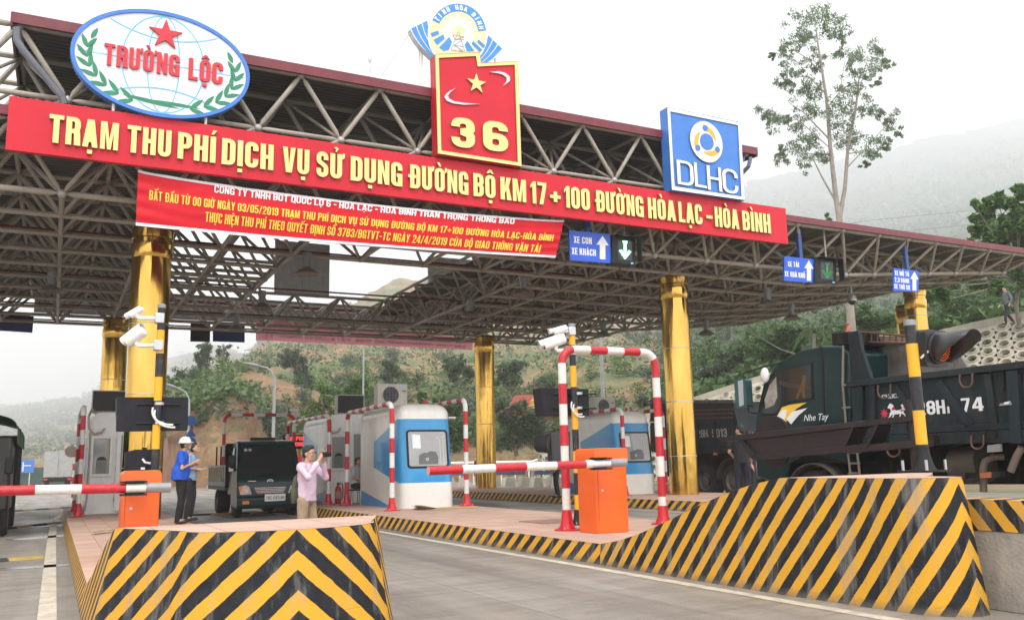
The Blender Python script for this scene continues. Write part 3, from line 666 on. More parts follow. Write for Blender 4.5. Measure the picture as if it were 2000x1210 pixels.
# ---- main red board
YB = 18.45
t = thing('banner_board', 'long red board with raised yellow station name across the canopy front', 'sign board', (8.6, YB, 7.5))
a, b, c, d = (pxy(20, 185, YB), pxy(1533, 408, YB), pxy(1540, 477, YB), pxy(10, 291, YB))
x0, x1, zt, zb = d[0], c[0], (a[1] + b[1]) / 2, (c[1] + d[1]) / 2
mb = MB(); mb.bx(x0, x1, YB, YB + .12, zb, zt); mb.build('panel', M_RED, t, bevel=.006)
for i in range(1, 9): mb = MB(); xx = x0 + (x1 - x0) * i / 9; mb.bx(xx - .004, xx + .004, YB - .002, YB + .01, zb + .01, zt - .01); mb.build('panel_seam', mat('sign_red_seam', (.42, .012, .03), .5), t)
HL = zt - zb
zbase = zb + HL * .215; cap = HL * .53
for wd, xa, xb in (('TRẠM', 95, 231), ('THU', 248, 334), ('PHÍ', 347, 421), ('DỊCH', 433, 534), ('VỤ', 552, 604), ('SỬ', 618, 671), ('DỤNG', 685, 786), ('ĐƯỜNG', 799, 915), ('BỘ', 925, 968), ('KM', 978, 1028), ('17', 1037, 1068), ('+', 1075, 1096), ('100', 1103, 1153), ('ĐƯỜNG', 1164, 1258), ('HÒA', 1267, 1321), ('LẠC', 1327, 1373), ('-', 1381, 1393), ('HÒA', 1398, 1445), ('BÌNH', 1452, 1507)):
    ym = 185 + (xa - 20) * .147 + 60
    A, B_ = pxy(xa, ym, YB - .07)[0], pxy(xb, ym + .147 * (xb - xa), YB - .07)[0]
    mb = MB()
    hh = cap if wd != '+' else cap * .95
    write(mb, wd, (A, YB - .07, zbase), (1, 0, 0), (0, 0, 1), hh, B_ - A, .068, w=.46, s=.185, gap=.075)
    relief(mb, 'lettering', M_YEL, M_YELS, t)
for xx in (3.2, 8, 13): mb = MB(); mb.bx(xx - .03, xx + .03, YB + .12, YB + .35, zb + .3, zb + .38); mb.build('bracket', M_STEEL, t)
# ---- oval sign
YO = 18.4
t = thing('oval_sign', 'oval white sign with red star, green wreath and blue globe lines', 'sign', (1.5, YO, 8.5))
l, r_, tp, bt = pxy(134, 108, YO), pxy(489, 161, YO), pxy(312, 22, YO), pxy(312, 229, YO)
cx, cz = (l[0] + r_[0]) / 2, (tp[1] + bt[1]) / 2; ea, eb = (r_[0] - l[0]) / 2 - .02, (tp[1] - bt[1]) / 2
O_ = Vector((cx, YO, cz)); AX, AZ = (1, 0, 0), (0, 0, 1)
mb = MB(); mb.prism([ell(0, 0, ea - .06, eb - .06)], O_, AX, AZ, .22); mb.build('panel', M_WHITE2, t, smooth=30)
mb = MB(); mb.prism([ell(0, 0, ea, eb), ell(0, 0, ea - .075, eb - .075)], O_ + Vector((0, -.035, 0)), AX, AZ, .2); mb.build('rim', M_BLUEM, t, smooth=30)
mb = MB(); dp = Vector((0, -.004, 0)); a_, b_ = ea - .08, eb - .08
def inside(p, k=.99): return (p[0] / a_) ** 2 + (p[1] / b_) ** 2 < k
for q in (.40, .155):
    mb.prism([ell(0, 0, a_ * q * 1.2 + .014, b_ - .01), ell(0, 0, a_ * q * 1.2 - .014, b_ - .04)], O_ + dp * (1 + q), AX, AZ, .004)
for f in ((lambda u: 0 * u + .0), (lambda u: .50 * b_ + .23 * u * u), (lambda u: -.50 * b_ - .23 * u * u)):
    pts = [(u / 30, f(u / 30)) for u in range(-54, 55)]; pts = [p for p in pts if inside(p, .97)]
    k = .8 if f(1) == 0 else (1.7 if f(1) > 0 else 2.1)
    mb.prism([stroke(pts, .028)], O_ + dp * k, AX, AZ, .003)
mb.build('globe_lines', M_SKYB, t, smooth=0)
mb = MB()
def leaf(cx_, cz_, ang, L, W):
    pts = [(L * s_, W * math.sin(PI * s_) ** .8 * (1 - .35 * s_)) for s_ in [i / 6 for i in range(7)]]; pts += [(x, -y) for x, y in pts[-2:0:-1]]
    ca, sa = math.cos(ang), math.sin(ang); return [(cx_ + x * ca - y * sa, cz_ + x * sa + y * ca) for x, y in pts]
for sd_ in (-1, 1):
    for k in range(8):
        th = math.radians(-112 - k * 12.2) if sd_ < 0 else math.radians(-68 + k * 12.2)
        px_, pz_ = (ea - .29) * math.cos(th), (eb - .2) * math.sin(th)
        tang = th + PI / 2 * (-1 if sd_ < 0 else 1); tang = math.atan2(math.sin(tang) * eb, math.cos(tang) * ea)
        for off in (.5, -.5) if k < 7 else (0,):
            mb.prism([leaf(px_, pz_, tang + off, .36 - .012 * k, .055)], O_ + dp * (3 + off * .4), AX, AZ, .006)
mb.prism([leaf(-.75, -.78, -.12, 1.1, .05)], O_ + dp * 2.6, AX, AZ, .005); mb.prism([leaf(.75, -.84, PI - .02, 1.1, .045)], O_ + dp * 2.8, AX, AZ, .005)
mb.build('wreath', M_GREEN, t, smooth=0)
sc = PY(324, 67, YO - .05)
mb = MB(); mb.prism([star(0, 0, .34)], sc, AX, AZ, .045); relief(mb, 'star', M_PINKR, mat('letter_red_return', (.28, .01, .02), .5), t)
mb = MB(); wpx(mb, 'TRƯỜNG', (202, 125), (350, 149), 83, YO - .05, .045, w=.44, s=.17, gap=.07); wpx(mb, 'LỘC', (368, 154), (435, 165), 112, YO - .05, .045, w=.44, s=.17, gap=.07)
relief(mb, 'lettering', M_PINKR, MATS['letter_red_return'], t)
for q in ((222, 200), (402, 230)): p = PY(*q, YO + .1); mb = MB(); mb.cyl((p.x, YO + .1, zt - .05), (p.x, YO + .1, p.z + .2), .03); mb.build('post', M_WHITE, t)
# ---- tall red sign 36
YS = 18.3
t = thing('number_sign', 'tall notched red sign with yellow frame, star and number 36', 'sign', (8.8, YS, 8.4))
O36 = [(850, 106), (937, 102), (940, 123), (1012, 119), (1019, 325), (855, 300)]
mb = MB(); art(mb, O36, YS, .34); mb.build('panel', M_RED, t, smooth=0)
IN = [(857, 113), (930, 109.5), (933, 130), (1005.5, 126.5), (1011.5, 317), (862, 294)]
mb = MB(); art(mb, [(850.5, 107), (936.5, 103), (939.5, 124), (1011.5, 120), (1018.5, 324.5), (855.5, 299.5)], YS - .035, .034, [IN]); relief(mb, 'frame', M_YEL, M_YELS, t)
p = PY(931, 163, YS - .05); mb = MB(); mb.prism([star(0, 0, .265)], p, AX, AZ, .045); relief(mb, 'star', M_YEL, M_YELS, t)
mb = MB(); wpx(mb, '3', (882, 285), (928, 291), 227, YS - .06, .055, w=.66, s=.24); relief(mb, 'digit', M_YEL, M_YELS, t)
mb = MB(); wpx(mb, '6', (944, 292), (993, 298), 234, YS - .06, .055, w=.66, s=.24); relief(mb, 'digit', M_YEL, M_YELS, t)
M_SIL = mat('silver_trim', (.6, .6, .62), .3, .5)
for sw in ([(890, 172), (878, 178), (871, 184), (868, 190), (873, 197), (885, 202), (905, 204.5), (937, 203.5), (905, 201), (888, 198), (878, 193), (875, 187), (880, 180)], [(956, 141), (975, 139), (988, 143), (996, 150), (996, 158), (983, 168), (990, 158), (989, 151), (982, 146), (972, 143)]):
    mb = MB(); art(mb, sw, YS - .04, .035); mb.build('swoosh', M_SIL, t, smooth=0)
# ---- blue DLHC sign
YD = 18.3
t = thing('square_sign', 'square blue sign with white frame, orange swirl emblem and four white letters', 'sign', (15.8, YD, 8.5))
mb = MB(); art(mb, [(1303, 209), (1447, 239), (1455, 391), (1312, 371)], YD, .34); mb.build('panel', M_BLUEM, t, smooth=0)
mb = MB(); art(mb, [(1303.5, 210), (1446.5, 240), (1454.5, 390.5), (1312.5, 370.5)], YD - .03, .029, [[(1309, 217.5), (1441.5, 244.5), (1448.5, 384), (1317.5, 364)]]); relief(mb, 'frame', M_WHITE2, M_GREY, t)
c = PY(1380, 277, YD - .05); R_ = .565
mb = MB(); mb.prism([ell(0, 0, R_, R_ * 1.05, 40)], c, AX, AZ, .045); relief(mb, 'emblem_disc', M_WHITE2, M_GREY, t)
mb = MB()
for k in range(3):
    a0 = math.radians(100 + 120 * k)
    o_ = []
    for i in range(11): q = a0 - math.radians(95) * i / 10; o_.append(((R_ * .88 - .17 * (i / 10)) * math.cos(q), (R_ * .88 - .17 * (i / 10)) * math.sin(q)))
    for i in range(9): q = a0 - math.radians(95) + math.radians(80) * i / 8; rr_ = R_ * .58 - .05 * math.sin(i / 8 * PI); o_.append((rr_ * math.cos(q), rr_ * math.sin(q)))
    for i in range(5): q = a0 - math.radians(10) + math.radians(i * 45); o_.append((R_ * .66 * math.cos(a0 + .1) + .13 * math.cos(q + PI), R_ * .66 * math.sin(a0 + .1) + .13 * math.sin(q + PI)))
    mb.prism([o_[:20]], c + dp * (2 + k * .7), AX, AZ, .006)
mb.build('swirl', M_ORANGE, t, smooth=0)
mb = MB()
for k in range(3): a0 = math.radians(94 + 120 * k); mb.prism([ell(R_ * .70 * math.cos(a0), R_ * .70 * math.sin(a0), .085, .085, 20)], c + dp * 5.5, AX, AZ, .006)
mb.prism([ell(0, 0, .235, .235, 28)], c + dp * 5.5, AX, AZ, .006); mb.build('emblem_dots', M_BLUEM, t, smooth=0)
mb = MB()
for ch, xa, xb, yb_ in (('D', 1324, 1356, 359), ('L', 1358, 1381, 364), ('H', 1383, 1411, 370), ('C', 1413, 1443, 375)):
    wpx(mb, ch, (xa, yb_), (xb, yb_ + (xb - xa) * .17), yb_ - 47, YD - .05, .045, w=.62, s=.125)
relief(mb, 'lettering', M_WHITE2, M_GREY, t)
# ---- province emblem behind, on posts
YE = 21.0
t = thing('round_emblem_sign', 'round blue and cream emblem sign with striped wings behind the red number sign', 'sign', (9.3, YE, 10.3))
zf = lambda x, y: (780 + x * .11, y * .11)           # positions read on an enlarged view of the emblem
def az(mb, pts, dd, depth): art(mb, [zf(*p) for p in pts], YE - dd, depth)
def cir(cx_, cy_, rx, ry, a0, a1, n=14): return arcpts(cx_, cy_, rx, a0, a1, n, ry)
M_CREAM = mat('emblem_cream', (.72, .70, .42), .5, var=.03)
mb = MB()
wing = [(190, 515), (350, 430), (505, 350), (700, 600), (1560, 590), (1700, 720), (1845, 865), (1760, 980), (1600, 1100), (1400, 1230), (1100, 1290), (800, 1200), (560, 1000), (380, 820), (270, 670)]
az(mb, wing, 0, .22); mb.build('wing_panel', M_WHITE2, t, smooth=0)
mb = MB()
for k in range(3):
    f0, f1 = k / 3 + .02, (k + 1) / 3 - .03
    def ed(f, s_):
        if s_ < 0: A0, A1, A2 = (205 + 300 * f, 512 - 150 * f), (300 + 230 * f, 760 - 90 * f), (640 + 160 * f, 1080 - 40 * f)
        else: A0, A1, A2 = (1830 - 260 * f, 870 - 250 * f), (1700 - 190 * f, 1040 - 150 * f), (1380 - 60 * f, 1240 - 120 * f)
        return [((1 - q) ** 2 * A0[0] + 2 * q * (1 - q) * A1[0] + q * q * A2[0], (1 - q) ** 2 * A0[1] + 2 * q * (1 - q) * A1[1] + q * q * A2[1]) for q in [i / 8 for i in range(9)]]
    for s_ in (-1, 1): mb = MB(); az(mb, ed(f0, s_) + ed(f1, s_)[::-1], .004 + .001 * s_, .003); mb.build('wing_stripe', M_BLUEL, t, smooth=0)
CXY = (1035, 620)
mb = MB(); az(mb, [(1035 + 530 * math.cos(i * PI / 24), 620 + 575 * math.sin(i * PI / 24)) for i in range(48)], .03, .2); mb.build('disc', M_WHITE2, t, smooth=30)
mb = MB(); az(mb, [(1035 + 510 * math.cos(i * PI / 24), 620 + 553 * math.sin(i * PI / 24)) for i in range(48)], .034, .003); mb.build('disc_field', M_CREAM, t, smooth=0)
mb = MB(); az(mb, cir(1035, 620, 512, 555, 188 + 20, 342 + 10) + cir(1035, 620, 372, 415, 342 + 10, 188 + 20), .039, .004); mb.build('name_band', M_BLUEL, t, smooth=0)
mb = MB()
for i, ch in enumerate('TỈNH HÒA BÌNH'):
    th = math.radians(214 + i * 10.6 + (2 if i > 1 else 0))
    if ch == ' ': continue
    o_ = zf(1035 + 392 * math.cos(th), 620 + 440 * math.sin(th)); o3 = PY(*o_, YE - .045); o4 = PY(*zf(1035 + 392 * math.cos(th + .1), 620 + 440 * math.sin(th + .1)), YE - .045)
    u_ = (o4 - o3); u_.y = 0; u_.normalize(); v_ = Vector((-u_.z, 0, u_.x)); write(mb, ch, o3, u_, v_, .15, None, .004, w=.62, s=.23, align='C')
mb.build('lettering', M_WHITE2, t, smooth=0)
mb = MB(); az(mb, [(1040 + (330 if i % 2 else 235) * math.cos(i * PI / 14), 600 + (345 if i % 2 else 250) * math.sin(i * PI / 14)) for i in range(28)], .037, .002); mb.build('sun_rays', M_WHITE2, t, smooth=0)
mb = MB(); az(mb, [(1045 + 125 * math.cos(i * PI / 12), 570 + 125 * math.sin(i * PI / 12)) for i in range(24)], .041, .003); mb.build('sun_disc', M_CREAM, t, smooth=0)
mb = MB()
for q in ([(555, 590), (690, 545), (710, 610), (580, 658)], [(608, 710), (780, 612), (808, 690), (670, 805)], [(705, 850), (885, 655), (938, 750), (880, 885), (790, 910)], [(1155, 800), (1210, 725), (1330, 910), (1200, 915)], [(1282, 780), (1310, 727), (1475, 890), (1430, 930)], [(1378, 750), (1405, 702), (1525, 812), (1495, 862)]): az(mb, q, .041, .003)
mb.build('dam_blocks', M_BLUEL, t, smooth=0)
mb = MB()
for A, B_ in (((1050, 560), (915, 890)), ((1050, 560), (1165, 915)), ((945, 620), (1155, 660)), ((1000, 710), (1160, 700)), ((945, 620), (1000, 710)), ((1155, 660), (1010, 700)), ((965, 800), (1130, 830)), ((970, 800), (1100, 730)), ((965, 800), (1140, 915)), ((915, 890), (1140, 915))):
    az(mb, stroke([A, B_], 9), .045 + .0007 * len(mb.v) / 8, .002)
mb.build('pylon_drawing', M_GREY, t, smooth=0)
for q in ((822, 105), (827, 105), (970, 112)):
    p = PY(*q, YE + .15); mb = MB(); mb.cyl((p.x, YE + .26, 10.25), (p.x, YE + .26, p.z + .25), .028); mb.build('post', M_WHITE, t)
mb = MB(); mb.tube([PY(799, 68, YE + .2), PY(745, 148, YE + .2)], .012, 6); mb.build('stay_wire', M_GREY, t)
t = thing('lightning_rod', 'thin lightning rod standing on the raised roof edge', 'mast', PY(723, 146, 22)); mb = MB(); p = PY(723, 146, 22); q = PY(721, 66, 22)
mb.tube([p - Vector((0, 0, .2)), p + (q - p) * .35], .02, 8); mb.build('pole', M_ALU, t); mb = MB(); mb.lathe(p + (q - p) * .3, [(.03, 0), (.055, .05), (.055, .22), (.03, .27)], 10, caps=True); mb.build('insulator', M_WHITE, t); mb = MB(); mb.cyl(p + (q - p) * .5, q, .008, .003, 6); mb.build('needle', M_ALU, t)
# ---- cloth banner
YC = 18.62
def cloth_shape(u, v):          # u along, v down: surveyed edge curves + sag
    tx = 270 + (1102 - 270) * u; ty = 332 + (430 - 332) * u + 13 * math.sin(PI * u) ** .7
    bx_ = 265 + (1085 - 265) * u; by = 440 + (503 - 440) * u + 5 * math.sin(PI * u)
    x, y = tx + (bx_ - tx) * v, ty + (by - ty) * v
    dy = .035 * math.sin(PI * u) * math.sin(PI * v) + .02 * noise.noise((u * 5, v * 3, 1)) + .013 * noise.noise((u * 22 + v * 6, v * 5, 4)) * (1.3 - v)
    dy += .012 * math.sin(26 * (v - .9 * u)) * max(0, 1 - u * 5) + .012 * math.sin(30 * (v + .8 * u)) * max(0, u * 5 - 4)
    return x, y, dy
def cpoint(u, v, off=0):
    x, y, dy = cloth_shape(u, v); p = PY(x, y, YC); p.y = YC - dy - off; return p
t = thing('cloth_banner', 'red cloth banner with yellow notice text hung below the board', 'banner', (6, YC, 6.3))
mb = MB(); mb.grid(lambda u, v: cpoint(u, v), 110, 22)
M_CLOTH = mat('banner_cloth', (.60, .004, .016), .42, var=.08, scale=1.5, bump=.1, bscale=6, spec=.25)
mb.build('cloth', M_CLOTH, t, smooth=180)
M_HEM = mat('banner_hem', (.72, .70, .74), .5, var=.08)
for v0, v1 in ((-.005, .045), (.945, 1.005)):
    mb = MB(); mb.grid(lambda u, v: cpoint(u, v0 + (v1 - v0) * v, .006 if v0 < 0 else .004), 90, 2); mb.build('hem', M_HEM, t, smooth=180)
TX = lambda px: (px - 268) / 826
def uvof(px, py):               # photo point -> cloth coordinates
    u = (px - 268) / 830; v = .5
    for _ in range(25):
        x, y, _d = cloth_shape(u, v); u += (px - x) / 830; v += (py - y) / 95
    return u, v
def clothtext(txt, a, b, top, m, name, **kw):
    g, L = text_layout(txt, **kw); ua, va = uvof(*a); ub, vb = uvof(*b); ht_ = va - uvof(a[0], top)[1]; mb = MB()
    for p in g:
        k = len(mb.v); mb.prism(p, (0, 0, 0), (1, 0, 0), (0, 0, 1), 1)
        for i in range(k, len(mb.v)):
            x, y, z = mb.v[i]; mb.v[i] = cpoint(ua + (ub - ua) * x / L, va + (vb - va) * x / L - z * ht_ * 1.12, .014 if y < .5 else .006)
    mb.build(name, m, t, smooth=0)
M_LY = mat('notice_yellow', (.80, .60, .05), .4, var=.05)
clothtext('CÔNG TY TNHH BOT QUỐC LỘ 6 - HÒA LẠC - HÒA BÌNH TRÂN TRỌNG THÔNG BÁO', (418, 376), (1003, 438), 363, M_WHITE2, 'notice_heading', w=.62, s=.19, gap=.1, space=.3)
clothtext('BẮT ĐẦU TỪ 00 GIỜ NGÀY 03/05/2019 TRẠM THU PHÍ DỊCH VỤ SỬ DỤNG ĐƯỜNG BỘ KM 17+100 ĐƯỜNG HÒA LẠC-HÒA BÌNH', (291, 390), (1079, 471), 373.5, M_LY, 'notice_text', w=.45, s=.155, gap=.085)
clothtext('THỰC HIỆN THU PHÍ THEO QUYẾT ĐỊNH SỐ 3783/BGTVT-TC NGÀY 24/4/2019 CỦA BỘ GIAO THÔNG VẬN TẢI', (400, 433), (1054, 493), 416, M_LY, 'notice_text', w=.45, s=.155, gap=.085)
# ---- rear cloth banner (back of it seen, text mirrored through the cloth)
M_CB = mat('backlit_banner', (.62, .24, .30), .7, var=.25, scale=1.0)  # red cloth; skylight passing through it is put into the pink colour
tr_ = M_CB.node_tree; tb_ = tr_.nodes.new('ShaderNodeBsdfTranslucent'); tb_.inputs['Color'].default_value = (.75, .30, .36, 1); tm_ = tr_.nodes.new('ShaderNodeMixShader'); tm_.inputs[0].default_value = .6
tr_.links.new(tr_.nodes['Principled BSDF'].outputs[0], tm_.inputs[1]); tr_.links.new(tb_.outputs[0], tm_.inputs[2]); tr_.links.new(tm_.outputs[0], [n for n in tr_.nodes if n.type == 'OUTPUT_MATERIAL'][0].inputs[0])
M_CBT = mat('backlit_banner_text', (.62, .42, .34), .7)
t = thing('cloth_banner', 'red cloth banner tinted pink as if backlit, seen from its back under the far edge of the canopy', 'banner', (12, 38, 5.6))
YR = 38.3
def rb(u, v): 
    a, b_ = PY(500, 622, YR), PY(925, 660, YR); c_, d_ = PY(500, 664, YR), PY(922, 683, YR)
    p = (a + (b_ - a) * u) * (1 - v) + (c_ + (d_ - c_) * u) * v; p.y += .06 * noise.noise((u * 9, v * 2, 0)); p.z += -.08 * math.sin(PI * u) * (1 - v) * .5; return p
mb = MB(); mb.grid(rb, 60, 10); mb.build('cloth', M_CB, t, smooth=180)
for tx, v0 in (('HÒA BÌNH - HÒA LẠC ĐƯỜNG 100+17 KM BỘ ĐƯỜNG DỤNG SỬ', .52), ('TẢI VẬN THÔNG GIAO BỘ CỦA 24/4/2019 NGÀY TC', .84)):
    g_, L = text_layout(tx, w=.45, s=.15); wd_ = tx.split(' '); ends = [len(text_layout(' '.join(wd_[:i + 1]), w=.45, s=.15)[0]) for i in range(len(wd_))]; mb = MB()
    for pi_, p in enumerate(g_):
        k = len(mb.v); mb.prism([[(L - q[0], q[1]) for q in r] for r in p], (0, 0, 0), (1, 0, 0), (0, 0, 1), 1)
        for i in range(k, len(mb.v)):
            x, y, z = mb.v[i]; pp = rb(.03 + .94 * x / L, v0 - z * .2); pp.y -= .012 if y < .5 else .004; mb.v[i] = pp
        if pi_ + 1 in ends: mb.build('mirrored_word', M_CBT, t, smooth=0); mb = MB()
# ---- lane signs
def lanesign(label, P4, lines, arrow, post, Y=18.9):
    p = PY(*P4[3], Y); t = thing('lane_sign', label, 'lane sign', (p.x, Y, p.z), group='blue lane signs')
    mb = MB(); art(mb, P4, Y, .05); mb.build('plate', M_BLUE, t, bevel=.004)
    for tx, a, b, tp_ in lines: mb = MB(); wpx(mb, tx, a, b, tp_, Y - .004, .003, w=.46, s=.17, gap=.1); mb.build('lettering', M_WHITE2, t, smooth=0)
    mb = MB(); x, yt, yb_, hw, sl = arrow; q = lambda dx, y: (x + dx, y + sl * dx)
    h = (yb_ - yt); art(mb, [q(0, yt), q(hw, yt + h * .40), q(hw * .45, yt + h * .40), q(hw * .45, yb_), q(-hw * .45, yb_), q(-hw * .45, yt + h * .40), q(-hw, yt + h * .40)], Y - .004, .003); mb.build('arrow', M_WHITE2, t, smooth=0)
    a = PY(post[0], post[1], Y + .1); b = PY(post[0] - 1, post[2], Y + .1)
    mb = MB(); mb.box(((a.x + b.x) / 2, Y + .105, (a.z + b.z) / 2), (.13, .1, abs(a.z - b.z))); mb.build('post', mat('post_blue', (.02, .07, .25), .4), t, bevel=.008)
    return t
lanesign('blue lane sign for cars and coaches beside the lit green arrow', [(1111, 449), (1192, 457), (1194, 514), (1114, 508)], [('XE CON', (1121, 474), (1156, 477), 461), ('XE KHÁCH', (1117, 496), (1164, 500), 483)], (1177, 460, 506, 12, .08), (1148, 432, 460))
lanesign('blue lane sign for trucks hanging left of the dim green arrow', [(1532, 500), (1591, 506), (1589, 552), (1531, 548)], [('XE TẢI', (1539, 520), (1561, 522), 510), ('XE QUÁ KHỔ', (1533, 539), (1573, 543), 529)], (1580, 508, 548, 9, .08), (1561, 432, 506))
lanesign('blue lane sign for motorbikes above the right gold columns', [(1746, 523), (1795, 529), (1794, 570), (1745, 568)], [('XE MÔ TÔ', (1748, 537), (1776, 540), 528), ('2,3 BÁNH', (1748, 550), (1776, 553), 541), ('XE THÔ SƠ', (1747, 563), (1778, 566), 554)], (1786, 530, 567, 8, .08), (1769, 458, 530))
def lane_signal(label, P4, em, Y=18.85):
    p = PY(*P4[3], Y); t = thing('lane_signal', label, 'traffic signal', (p.x, Y, p.z), group='lane arrow signals')
    mb = MB(); art(mb, P4, Y, .3); mb.build('housing', M_BLACK, t, bevel=.01)
    x0_, x1_ = P4[0][0], P4[1][0]; y0_ = P4[0][1]; hh = P4[3][1] - y0_; sl = .1
    a, b = PY(x0_ + 4, y0_ + 3, Y), PY(x1_ + 3, P4[1][1] + 3, Y)
    mb = MB(); mb.box(((a.x + b.x) / 2, Y - .09, a.z + .01), (b.x - a.x, .19, .02)); mb.box((b.x, Y - .09, a.z - .32), (.02, .19, .66)); mb.build('visor', M_BLACK, t)
    q = lambda f, g_: (x0_ + (x1_ - x0_) * f, y0_ + hh * g_ + sl * (x1_ - x0_) * f)
    mb = MB(); art(mb, [q(.26, .18), q(.84, .16), q(.84, .84), q(.26, .84)], Y - .004, .003); mb.build('screen', mat('signal_screen', (.03, .03, .028), .2), t)
    mb = MB(); k = 0
    for f, g_ in [(.55, .2 + .045 * i) for i in range(14)] + [(.48, .2), (.62, .2), (.5, .25), (.6, .25)] + [(.55 + s_ * .045 * i, .79 - .05 * i) for s_ in (-1, 1) for i in range(1, 6)] + [(.55 + s_ * .04 * i, .72 - .05 * i) for s_ in (-1, 1) for i in range(1, 5)] + [(.52, .3 + .06 * i) for i in range(7)] + [(.58, .3 + .06 * i) for i in range(7)]:
        c_ = PY(*q(f, g_), Y - .012); mb.cyl(c_, c_ + Vector((0, -.006, 0)), .022, n=8)
    mb.build('green_arrow', em, t, smooth=0)
    mb = MB(); c_ = PY(*q(.86, .93), Y - .003); mb.bx(c_.x - .04, c_.x + .04, Y - .004, Y - .001, c_.z - .025, c_.z + .025); mb.build('sticker', M_SKYB, t, smooth=0)
    c_ = PY((x0_ + x1_) / 2, y0_, Y + .15); mb = MB(); mb.cyl((c_.x, Y + .15, c_.z - .02), (c_.x, Y + .15, c_.z + .9), .03); mb.build('hanger', M_STEEL, t)
lane_signal('black lane signal with a brightly lit green arrow', [(1196, 458), (1241, 462), (1240, 518), (1195, 514)], mat('green_lamp', (.25, 1, .55), .4, emit=4, var=0))
lane_signal('black lane signal with a dimly lit green arrow by the truck sign', [(1592, 501), (1634, 504), (1633, 549), (1591, 551)], mat('green_lamp_dim', (.02, .3, .09), .4, emit=.12, var=0))
# far sign backs
def farboard(name, label, P4, m, Y, group=None):
    p = PY(*P4[3], Y); t = thing(name, label, 'sign', (p.x, Y, p.z), group=group); mb = MB(); art(mb, P4, Y, .1); mb.build('board', m, t, bevel=.01)
    a = PY((P4[0][0] + P4[1][0]) / 2, P4[0][1], Y + .05); mb = MB(); mb.cyl((a.x, Y + .05, a.z - .05), (a.x, Y + .05, 6.95), .05); mb.build('hanger', M_BLUED, t)
farboard('lane_signal', 'black back of a lane signal beside the far blue sign', [(373, 629), (411, 630), (410, 667), (372, 666)], M_BLACK, 37.8)
farboard('lane_sign', 'dark blue sign back under the far canopy edge right of the gold column', [(416, 631), (478, 633), (478, 668), (416, 666)], M_BLUED, 37.8)
farboard('lane_sign', 'dark blue sign back at the far left picture edge', [(-30, 610), (66, 617), (63, 649), (-30, 643)], M_BLUED, 37.8)
# ---- high bay lamps and dome camera
lamp0 = None
for i, (x, y, lb) in enumerate(((600, 500, 'high bay lamp just under the cloth banner middle'), (512, 573, 'high bay lamp seen against the open canopy middle'), (462, 618, 'high bay lamp above the far blue sign back'), (1022, 545, 'high bay lamp under the right half of the cloth banner'), (918, 590, 'high bay lamp above the distant gold column'), (1178, 632, 'high bay lamp above the right camera pole'), (1378, 630, 'high bay lamp just right of the gold column by the booth'), (1498, 568, 'high bay lamp under the truck lane sign'), (102, 536, 'high bay lamp deep under the left roof'), (1545, 598, 'high bay lamp near the canopy rear edge by the palm'))):
    p = PZ(x, y, 6.85); p.z = 6.85
    if lamp0 is None:
        lamp0 = thing('high_bay_lamp', lb, 'lamp', p, group='high bay lamps under the canopy')
        mb = MB(); mb.lathe(p, [(.05, .1), (.13, .08), (.13, -.06), (.11, -.08), (.11, -.3), (.09, -.32)], 14, caps=True); mb.build('housing', M_GREY, lamp0)
        mb = MB(); mb.lathe(p, [(.10, -.31), (.15, -.34), (.33, -.48), (.335, -.50), (.31, -.49), (.12, -.36)], 24); mb.build('reflector', mat('lamp_reflector', (.30, .25, .21), .4, .3), lamp0, smooth=60)
    else: dup(lamp0, p, label=lb)
p = PZ(1664, 585, 6.6); t = thing('dome_camera', 'round dome camera hanging below the canopy near the right end', 'camera', p)
mb = MB(); mb.cyl(p + Vector((0, 0, .75)), p + Vector((0, 0, .18)), .025); mb.lathe(p, [(.16, -.05), (.16, .05), (.12, .16), (.03, .2)], 16, caps=True); mb.build('housing', M_ALU, t); mb = MB(); mb.sph(p - Vector((0, 0, .06)), .13, 12, 8); mb.build('dome', M_GLASS, t)
# ================================================================== street furniture
def banded(mb, pts, r, n=14, u0=0):
    if mb.uv is None: mb.uv = []
    P = [Vector(p) for p in pts]; D = []
    for a, b in zip(P, P[1:]):                           # split so that the bands keep straight edges
        k = max(1, int((b - a).length / .2)); D += [a + (b - a) * i / k for i in range(k)]
    D.append(P[-1]); k0 = len(mb.v); mb.tube(D, r, n)
    u = u0
    for i, p in enumerate(D):
        if i: u += (D[i] - D[i - 1]).length
        mb.uv += [(u, 0)] * n
    return u
def M_band(per, ph): 
    n = 'red_white_bands_%d_%d' % (per * 1000, ph * 100)
    return MATS.get(n) or pbands(n, (.72, .71, .67), (.50, .012, .025), per, ph, rough=.35)
def M_yband(per, ph):
    n = 'yellow_black_bands_%d_%d' % (per * 1000, ph * 100)
    return MATS.get(n) or pbands(n, (.012, .013, .018), (.84, .42, .01), per, ph, rough=.35)
def foot(t, x, y, z, r, m, h=.3, fl=.2):
    mb = MB(); mb.lathe((x, y, z), [(fl, 0), (fl, .018), (r * 2.0, .03), (r * 1.45, h * .4), (r * 1.12, h)], 18, caps=True); f = mb.build('base_plate', m, t, smooth=40)
    mb = MB()
    for k in range(4): a = PI / 4 + k * PI / 2; mb = MB(); mb.cyl((x + .78 * fl * math.cos(a), y + .78 * fl * math.sin(a), z + .012), (x + .78 * fl * math.cos(a), y + .78 * fl * math.sin(a), z + .05), .012, n=6); mb.build('bolt', M_ALU, f)
